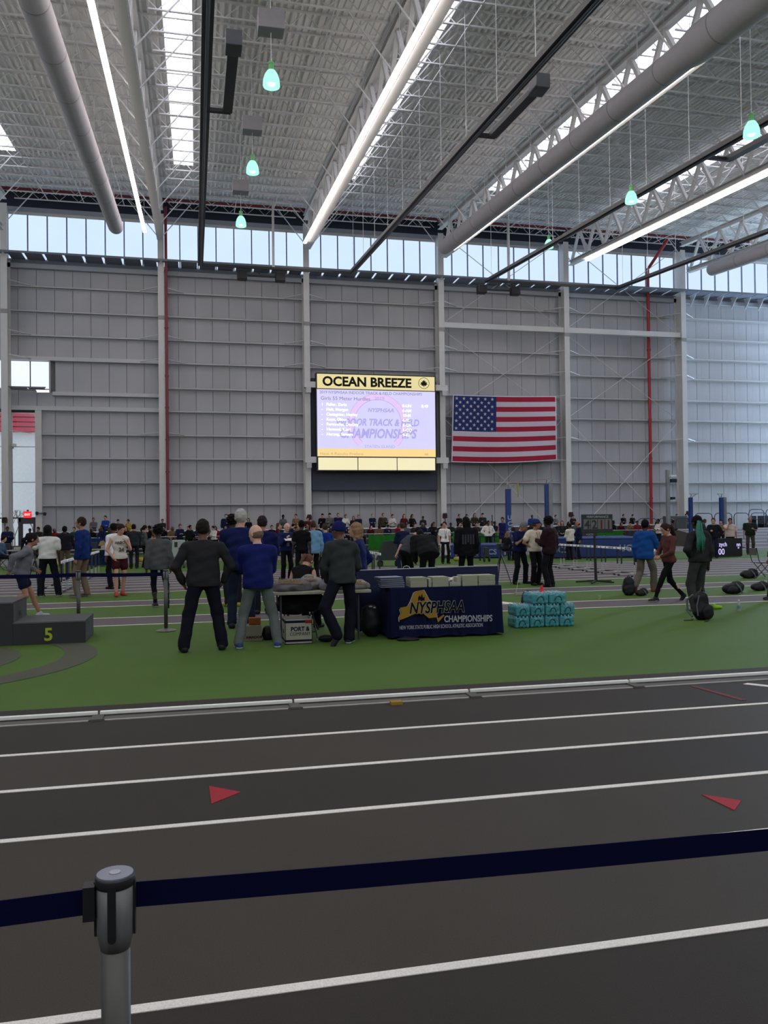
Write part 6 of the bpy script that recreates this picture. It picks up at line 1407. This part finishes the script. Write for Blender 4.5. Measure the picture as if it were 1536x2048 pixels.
# ---- performance indicator
p = G(1192, 1166); X_, Y_ = p
pb = thing('performance_board', 'black performance board on a pole showing 4 2 1 1', 'display board', (X_, Y_, 0))
l_, r_ = onY(1161, 1029, Y_), onY(1222, 1026, Y_); bz = onY(1161, 1066, Y_).z
MB().tube([(X_, Y_, .05), (X_ - .03, Y_, bz + .1)], [.04, .032], 10).build('pole', 'black', pb)
for k in range(5):
    a = 2 * PI * k / 5 + .3; MB().bar((X_, Y_, .06), (X_ + .55 * math.cos(a), Y_ + .5 * math.sin(a), .035), .04, .04).build('foot', 'black', pb)
MB().box(l_.x, r_.x, Y_ - .09, Y_ - .03, bz, l_.z).build('board_case', 'black', pb, bev=.008)
wd_ = (r_.x - l_.x); pg_ = mat('digit card', (.40, .42, .40), .7)
for k, (ch, mm) in enumerate((('4', 'black'), ('2', 'black'), ('1', 'dr'), ('1', 'dr'))):
    xa = l_.x + .04 + k * (wd_ - .06) / 4; MB().box(xa, xa + (wd_ - .06) / 4 - .02, Y_ - .098, Y_ - .09, bz + .10, l_.z - .13).build('digit_card', pg_, pb)
    text('digit', ch, .33, (xa + (wd_ - .08) / 8, Y_ - .10, bz + .115), FACE, mat('dark red digit', (.36, .10, .12)) if mm == 'dr' else 'black', pb, ay='BOTTOM_BASELINE', bold=.008, depth=.001)
text('board_title', 'PERFORMANCE', .085, ((l_.x + r_.x) / 2, Y_ - .10, l_.z - .07), FACE, mat('board title grey', (.66, .67, .67)), pb, depth=.001, sx=1.1)
MB().box(l_.x + .02, l_.x + .44, Y_ - .09, Y_ - .04, bz - .09, bz + .0).build('maker_plate', 'black', pb)
text('maker_lettering', '<UCS>', .075, (l_.x + .22, Y_ - .10, bz - .045), FACE, mat('board title grey', (.66, .67, .67)), pb, depth=.001)
# ---- floor display
q = G(1485, 1113); zt_ = onY(1485, 1076, q[1]).z
ld = thing('floor_display', 'black floor-standing LED display with lilac letters and zeros', 'display', (q[0] - 1.1, q[1], 0))
MB().box(q[0] - 2.25, q[0], q[1], q[1] + .25, .03, zt_).build('cabinet', mat('display black', (.03, .03, .05), .4), ld, bev=.01); MB().box(q[0] - 2.2, q[0] - .1, q[1] - .05, q[1] + .3, 0, .04).build('base', 'black', ld)
lc_ = mat('led lilac', (.78, .74, 1.0), emit=1.2)
for s_, sz, px, py in (('zych', .27, 1446, 1089), ('00', .38, 1443, 1104), ('nn', .25, 1477, 1089), ("''", .26, 1477, 1099)):
    v = onY(px, py, q[1] - .01); text('led_lettering', s_, sz, (v.x, q[1] - .012, v.z), FACE, lc_, ld, bold=.003, depth=.002, sx=.85)

# ---- bags, bottle and chair on the right
def rucksack(label, x, y, rz, s=1.0, lay=False, h=.011, trim=(.35, .38, .38)):
    t = thing('rucksack', label, 'bag', (x, y, 0), rz)
    def b(name, ells, m, hh=h):
        f = Field(hh, .03)
        for c, r_ in ells: f.ell(V(*c) * s, V(*r_) * s)
        f.cut(V(0, 0, -1), 0); return solid(name, f.mesh(noise=(.004, 30, x)), [m], t)
    if not lay:
        b('bag_body', [((0, 0, .16), (.17, .12, .18)), ((0, .01, .33), (.14, .10, .16))], bg_); b('front_pocket', [((.02, -.12, .14), (.12, .06, .13))], mat('black nylon worn', (.085, .085, .09), .7))
        for sx in (-1, 1): MB().tube([(sx * .10 * s, .09 * s, .42 * s), (sx * .13 * s, .20 * s, .32 * s), (sx * .12 * s, .19 * s, .14 * s), (sx * .12 * s, .09 * s, .05 * s)], .018 * s, 6).build('strap', mat('bag trim', trim, .7), t, world=False)
        MB().tube([(-.04 * s, 0, .47 * s), (0, 0, .53 * s), (.04 * s, 0, .47 * s)], .012 * s, 6).build('loop', 'black', t, world=False)
        MB().tube([(-.155 * s, -.06 * s, .08 * s), (-.165 * s, -.05 * s, .25 * s), (-.11 * s, -.05 * s, .42 * s)], .010 * s, 6).build('piping', mat('bag trim', trim, .7), t, world=False)
    else:
        b('bag_body', [((0, 0, .11), (.27, .17, .12)), ((.13, .02, .15), (.17, .14, .13))], bg_); b('front_pocket', [((-.10, -.12, .09), (.14, .08, .09))], mat('black nylon worn', (.085, .085, .09), .7))
        MB().tube([(.0, -.10 * s, .24 * s), (.05 * s, -.19 * s, .12 * s), (.08 * s, -.20 * s, .02 * s)], .018 * s, 6).build('strap', mat('bag trim', trim, .7), t, world=False)
    return t
q = G(1412, 1241); bgk = rucksack('large black rucksack with grey straps standing in front of the green braids', q[0], q[1] + .12, .25, 1.02, h=.009)
MB().tube([(-.12, .10, .02), (-.24, -.02, .012), (-.40, .02, .012)], .009, 5).build('loose_strap', 'black', bgk, world=False); MB().tube([(0, -.15, .02), (-.15, -.26, .01), (-.22, -.26, .01)], .007, 5).build('loose_strap', 'black', bgk, world=False)
q = G(1262, 1191); rucksack('upright black rucksack with pale trim behind the blue hooded person', q[0], q[1] + .1, -.6, .86, trim=(.42, .50, .48))
q = G(1282, 1192); rucksack('black bag with a pale stripe lying beside the pale-trimmed rucksack', q[0] + .05, q[1] + .08, .2, .62, lay=True, trim=(.55, .56, .55))
q = G(1474, 1188); rucksack('two-lobed black holdall lying alone on the green strip at the right', q[0], q[1] + .15, .1, 1.02, lay=True)
q = G(1510, 1157); rucksack('dark blue holdall beneath the grey chair', q[0] - .05, q[1] + .2, 0, 1.0, lay=True)
q = G(1523, 1182); rucksack('black bag at the right edge behind the stepping person', q[0] + .05, q[1] + .15, 0, .8, lay=True)
q = G(1518, 1156); folding_chair('grey-seated folding chair at the right edge over the holdall', q[0] + .15, q[1] + .1, math.radians(-100), (.33, .34, .34))
q = G(1478, 1223); wb = thing('water_bottle', 'clear plastic water bottle standing on the green infield', 'bottle', (q[0], q[1], 0))
MB().lathe([(.030, 0), (.033, .01), (.033, .13), (.028, .15), (.014, .185), (.014, .20)], (q[0], q[1], 0), 16).build('bottle_body', mat('clear plastic', (.66, .72, .70), .1, alpha=.55), wb, smooth=True); MB().lathe([(.0335, .06), (.0335, .115)], (q[0], q[1], 0), 16).build('label_band', mat('blue label', (.35, .48, .55)), wb); MB().lathe([(.016, .20), (.016, .22)], (q[0], q[1], 0), 12).build('bottle_cap', 'white', wb)
q = G(1199, 1199); tag(MB().lathe([(.028, 0), (.036, .08)], (q[0], q[1], 0), 14).build('paper_cup', mat('pale cup', (.58, .62, .45))), 'small pale cup standing on the lane line', 'cup')
q = G(1443, 1219); tag(solid('running_shoe', (lambda pq: (pq[0], pq[1]))(Field(.01, .02).cap((-.08, 0, .04), (.07, .02, .03), .04, .03).cap((-.08, 0, .05), (-.09, 0, .08), .035, .03).cut(V(0, 0, -1), 0).mesh()), [mat('neon shoe', (.50, .72, .12), .6)], None, loc=(q[0], q[1] + .1, 0)), 'neon yellow-green running shoe behind the large rucksack', 'shoe')

# ---- tripods
def tripod(label, px, py, ztop, h_=.16):
    x, y = G(px, py); t = thing('tripod', label, 'tripod', (x, y, 0))
    for a in (-.6, 1.5, 3.6): MB().tube([(x + .30 * math.cos(a), y + .30 * math.sin(a), 0), (x + .02 * math.cos(a), y + .02 * math.sin(a), ztop - .15)], [.014, .018], 6).build('leg', 'black', t)
    MB().tube([(x, y, ztop - .3), (x, y, ztop)], .015, 6).build('centre_post', 'black', t); MB().box(x - .09, x + .09, y - .07, y + .07, ztop, ztop + h_).build('camera_body', 'black', t, bev=.02)
    MB().lathe([(.035, 0), (.035, .08)], (x, y - .1, ztop + .07), 10).build('lens', 'darkgrey', t); return t
tripod('black tripod with camera behind the running girl', 71, 1192, 1.02)
tripod('black tripod left of the official in navy', 1002, 1168, .95)
# ---- spectator bench, platform ledge, barrier with banners along the far side
pl = tag(MB().box(-11, 35.4, 52.0, 53.1, 0, .55).build('platform', mat('platform grey', (.32, .32, .33))), 'low grey platform along the foot of the far wall', 'platform')
le = thing('ledge_wall', 'low wall with a white ledge in front of the standing spectators', 'low wall', (10, 51.95, 0))
for b in range(1, 6):
    xa, xb = max(COLX[b], -9.0) + .3, min(COLX[b + 1] - .3, 31.3)
    if xb <= xa: continue
    MB().box(xa, xb, 51.90, 51.99, .0, 1.28).build('wall_sheet', mat('ledge wall grey', (.34, .35, .37)), le); MB().box(xa, xb, 51.84, 52.02, 1.28, 1.36).build('ledge_cap', 'white', le)
bn = thing('bench', 'long spectator bench in front of the low wall', 'bench', (10, 51, 0))
MB().box(-9.5, 31, 50.75, 51.25, .66, .72).build('seat_plank', 'alu', bn); MB().box(-9.5, 31, 50.3, 50.7, .28, .33).build('foot_plank', 'alu', bn)
for k in range(21): MB().box(-9.4 + k * 2, -9.3 + k * 2, 50.35, 51.2, 0, .66).build('bench_support', 'darkgrey', bn)
grn = mat('green banner', (.14, .40, .13), .8, var=.15, scale=2, bump=.3)
br2 = thing('crowd_barrier', 'long low steel barrier in front of the seated spectators', 'barrier', (10, 49.6, 0))
MB().tube([(-9.5, 49.6, 1.0), (31, 49.6, 1.0)], .02, 6).build('top_tube', 'alu', br2); MB().tube([(-9.5, 49.6, .1), (31, 49.6, .1)], .02, 6).build('bottom_tube', 'alu', br2)
for k in range(21): MB().tube([(-9.5 + k * 2.02, 49.6, 0), (-9.5 + k * 2.02, 49.6, 1.0)], .02, 6).build('barrier_post', 'alu', br2)
def banner(label, pxa, pxb, m, z0=.08, z1=.97, Y=49.5, words=None, wm=None, size=.42, wave=.03):
    xa, xb = onY(pxa, 1060, Y).x, onY(pxb, 1060, Y).x; n = 26; vs = []; H3 = [(z1, 0), ((z0 + z1) / 2, 1), (z0, .6)]
    for i in range(n + 1):
        for z, a in H3: vs.append((xa + (xb - xa) * i / n, Y - wave * a * math.sin(i * 1.1) - .03 * a, z - .05 * math.sin(PI * i / n) * (1 if a < 1 else .5)))
    m0 = len(vs); vs += [(v[0], v[1] + .012, v[2]) for v in vs]
    fs = [(3 * i + j, 3 * i + j + 1, 3 * i + j + 4, 3 * i + j + 3) for i in range(n) for j in (0, 1)]; fs += [tuple(m0 + q for q in f)[::-1] for f in fs]
    fs += [(3 * i, 3 * i + 3, m0 + 3 * i + 3, m0 + 3 * i) for i in range(n)] + [(3 * i + 2, m0 + 3 * i + 2, m0 + 3 * i + 5, 3 * i + 5) for i in range(n)]
    o = MB().poly(vs, fs).build('banner', m); tag(o, label, 'banner')
    if words: text('banner_lettering', words, size, ((xa + xb) / 2, Y - .10, (z0 + z1) / 2 - size * .35), FACE, wm, o, bold=.006, ay='BOTTOM_BASELINE', world=False)
    return o
bw_ = mat('banner lettering', (.55, .68, .50))
banner('plain green banner on the barrier below the scoreboard', 736, 800, grn)
banner('green banner on the barrier between the bearded official and the blue upright', 905, 1005, grn)
banner('green banner lettered in white on the barrier behind the performance board', 1160, 1246, grn, .05, 1.0, words='Ocean Breeze', wm=bw_)
banner('short green banner on the barrier right of the blue jacket person', 640, 668, grn)
banner('dark banner on the barrier right of the lettered green one', 1248, 1290, mat('dark banner', (.20, .20, .22), .8))
# ---- left side: result tables, blue backdrop with gold emblem
blu = mat('backdrop blue', (.07, .18, .38), .8, var=.3, scale=2.5)
Yb = 37.5
bk_ = thing('table_banner', 'blue cloth banner with a gold map and black letters at the far tables', 'banner', (onY(205, 1100, Yb).x, Yb, 0))
xa, xb = onY(176, 1100, Yb).x, onY(238, 1100, Yb).x
MB().box(xa, xb, Yb, Yb + .03, .0, onY(205, 1077, Yb).z).build('cloth', blu, bk_)
sc0 = [(0, .12), (.12, .14), (.16, .3), (.26, .52), (.40, .55), (.5, .36), (.62, .3), (.66, .05), (.5, .05), (.36, .12), (.18, .06), (.02, .0)]
shape('state_map', [(xa + .25 + a, .52 + b) for a, b in sc0], mat('banner gold', (.62, .52, .30)), Yb - .01, o=bk_); shape('gold_block', [(xa + .08, .42), (xa + .32, .42), (xa + .32, .68), (xa + .08, .68)], mat('banner orange', (.60, .42, .18)), Yb - .014, o=bk_)
text('banner_lettering', 'NYSPHSAA', .30, (xa + .42, Yb - .02, .55), FACE, 'black', bk_, 'LEFT', bold=.01, shear=.2, sx=.8)
for i, (pa, pb_, py, Y, lab) in enumerate(((0, 22, 1100, 36.6, 'grey-topped table at the left edge behind the runner'), (176, 222, 1108, 36.2, 'grey-topped table in front of the blue banner with gold map'), (344, 372, 1108, 34.5, 'grey-topped table left of the man in charcoal'), (545, 566, 1108, 34.0, 'grey-topped table left of the elderly official'))):
    xa_, xb_ = onY(pa, py, Y).x - .3, onY(pb_, py, Y).x + .3; folding_table('folding_table', lab, xa_, xb_, Y, Y + .7, .74, mat('light grey top', (.62, .63, .62)))
    tag(MB().box(xa_ + .3, xa_ + .62, Y + .2, Y + .45, .742, 1.02).build('monitor', 'black', bev=.02), 'dark monitor standing on the ' + lab, 'monitor')
    tag(MB().box(xa_ + .8, xa_ + 1.05, Y + .1, Y + .4, .742, .86).build('paper_box', mat('pale box', (.62, .62, .58)), bev=.01), 'pale box on the ' + lab, 'box')
q = onY(357, 1082, 33.5)
wbd = thing('white_trolley', 'white-fronted trolley with small posters left of the man in charcoal', 'trolley', (q.x, 33.5, 0))
zz = onY(357, 1080, 33.5).z; MB().box(q.x - .25, q.x + .25, 33.5, 33.8, .45, zz).build('trolley_body', mat('trolley white', (.62, .66, .62)), wbd, bev=.02); MB().box(q.x - .16, q.x - .04, 33.49, 33.5, zz - .28, zz - .08).build('dark_poster', 'black', wbd); MB().box(q.x + .0, q.x + .2, 33.49, 33.5, zz - .5, zz - .3).build('blue_poster', blu, wbd)
for dx in (-.2, .2): MB().tube([(q.x + dx, 33.65, .06), (q.x + dx, 33.65, .45)], .02, 6).build('leg', 'darkgrey', wbd); MB().lathe([(.03, 0), (.05, .02), (.05, .06), (.03, .08)], (q.x + dx, 33.65, 0), 10).build('wheel', 'black', wbd)
def blue_chair(label, x, y, rz):
    t = folding_chair(label, x, y, rz, (.07, .16, .33), 'blue_chair'); return t
for px, lab in ((352, 'left of the man in charcoal'), (372, 'close to the man in charcoal'), (190, 'left one at the blue banner table'), (212, 'right one at the blue banner table')):
    x, y = G(px, 1132 if px > 100 else 1140); blue_chair('blue folding chair ' + lab, x, y, .4 * math.sin(px))
for px, py, lab, c in ((188, 1128, 'blue kit bag under the banner table, left one', (.08, .17, .36)), (206, 1129, 'blue kit bag under the banner table, right one', (.09, .15, .30)), (283, 1124, 'small yellow bag on the infield left of the curly hair', (.62, .52, .12)), (112, 1132, 'small yellow and white bag beside the white polo', (.62, .56, .30)), (848, 1124, 'orange box beyond the stooping person', (.60, .38, .12)), (917, 1122, 'small yellow bundle right of the bearded official', (.60, .58, .25))):
    x, y = G(px, py); s_ = .5 if c[2] > .25 and c[0] < .2 else .24
    blob('kit_bag', lab, 'bag', [((x, y, s_ * .35), (s_, s_ * .5, s_ * .45), .2, .0)], mat('bag %.2f %.2f %.2f' % c, c, .8, bump=.3), .035, (.02, 9, px), k=.06)
# grey cart and wheeled case near the stooping pair
q = onY(780, 1100, 31.0); bc = thing('covered_cart', 'dark green-grey covered cart left of the bending young man', 'cart', (q.x, 31, 0))
MB().poly([(q.x - .45, 31, .25), (q.x + .45, 31, .25), (q.x + .45, 31.6, .25), (q.x - .45, 31.6, .25), (q.x - .15, 31.05, .98), (q.x + .4, 31.05, 1.02), (q.x + .4, 31.5, 1.02), (q.x - .15, 31.5, .98)], [(0, 3, 2, 1), (4, 5, 6, 7), (0, 1, 5, 4), (1, 2, 6, 5), (2, 3, 7, 6), (3, 0, 4, 7)]).build('cover', mat('cover grey', (.20, .22, .21), .8, bump=.3), bc)
for dx in (-.35, .35): MB().lathe([(.04, 0), (.12, .04), (.12, .2), (.04, .25)], (q.x + dx, 31.2, 0), 12).build('wheel', 'black', bc)
q = G(972, 1124); cs = thing('wheeled_cart', 'small dark two-wheeled cart in front of the shiny blue mat', 'cart', (q[0], q[1], 0))
for dx in (-.08, .14): 
    mb = MB().lathe([(.04, -.03), (.11, -.02), (.11, .02), (.04, .03)], (0, 0, 0), 14); mb.v = [(q[0] + dx + v[2], q[1] + v[1], .115 + v[0]) for v in mb.v]; mb.build('wheel', 'black', cs)
MB().box(q[0] - .08, q[0] + .12, q[1] - .1, q[1] + .1, .2, .62).build('case', 'black', cs, bev=.02)
q = onY(960, 1090, 34); ps_ = thing('dark_rail_post', 'dark post with a top rail in front of the official with hands on hips', 'barrier', (q.x, 34, 0))
zr = onY(960, 1072, 34).z; MB().tube([(q.x, 34, 0), (q.x, 34, zr)], .04, 8).build('post', mat('post navy', (.06, .08, .14)), ps_); MB().tube([(q.x, 34, zr - .03), (q.x + 1.3, 34, zr - .03)], .025, 6).tube([(q.x + 1.3, 34, 0), (q.x + 1.3, 34, zr)], .025, 6).build('rail', mat('post navy', (.06, .08, .14)), ps_)
# ---- railings on the bank of the far turn
def loop_rail(label, pts, z0, z1, r=.03):
    t = thing('guard_rail', label, 'railing', (pts[0][0], pts[0][1], z0))
    for (xa, y), (xb, _) in zip(pts[:-1], pts[1:]):
        MB().tube([(xa + .08, y, z0), (xa + .08, y, z1 - .25), (xa + .14, y, z1 - .08), (xa + .3, y, z1), (xb - .3, y, z1), (xb - .14, y, z1 - .08), (xb - .08, y, z1 - .25), (xb - .08, y, z0)], r, 8).build('rail_loop', mat('rail steel blue', (.22, .26, .32), .4, .3), t, smooth=True)
    return t
loop_rail('dark looped guard rail on top of the banked turn', [(onY(a, 1040, 48.8).x, 48.8) for a in (1388, 1427, 1466, 1500, 1536, 1575)], 1.0, 2.05)
loop_rail('second guard rail further back above the banked turn', [(onY(a, 1040, 50.5).x, 50.5) for a in (1496, 1530, 1570)], .0, 2.3)
loop_rail('dark looped guard rail at the foot of the wall behind the blue hooded person', [(onY(a, 1050, 50.4).x, 50.4) for a in (1274, 1316, 1350, 1385)], 0, 1.75)
rb_ = thing('seat_block', 'rows of dark seats rising at the right edge above the banked turn', 'seating', (41, 51.5, 0))
for k in range(3):
    MB().box(39.4, 46.3, 50.9 + k * .8, 51.7 + k * .8, 0, .6 + k * .32).build('riser', mat('riser grey', (.40, .41, .44)), rb_)
    for j in range(11):
        xx = 39.6 + j * .6; MB().box(xx, xx + .48, 51.3 + k * .8, 51.36 + k * .8, .6 + k * .32, 1.22 + k * .32).box(xx, xx + .48, 50.95 + k * .8, 51.3 + k * .8, .92 + k * .32, .97 + k * .32).build('seat', mat('seat navy', (.09, .11, .16)), rb_, bev=.015)
gx_ = onY(1300, 1040, 50.6); tag(MB().box(gx_.x + 1.2, gx_.x + 2.9, 50.7, 51.0, 0, 1.9).build('equipment_cabinet', mat('cabinet grey', (.34, .35, .35)), bev=.03), 'grey equipment cabinet behind the camera mast', 'cabinet')

folding_chair('blue folding chair under the seated person at the left edge', ps[0] - .1, ps[1], math.radians(-100), (.07, .16, .33), 'blue_chair')
q = G(1011, 1122); sl = thing('camp_stool', 'small dark stool under the seated blond woman', 'stool', (q[0], q[1], 0))
MB().box(q[0] - .17, q[0] + .17, q[1] - .16, q[1] + .16, .40, .43).build('seat', 'black', sl, bev=.008)
for a, b in ((-1, -1), (1, -1), (1, 1), (-1, 1)): MB().tube([(q[0] + a * .17, q[1] + b * .16, 0), (q[0] + a * .12, q[1] + b * .11, .40)], .012, 6).build('leg', 'darkgrey', sl)
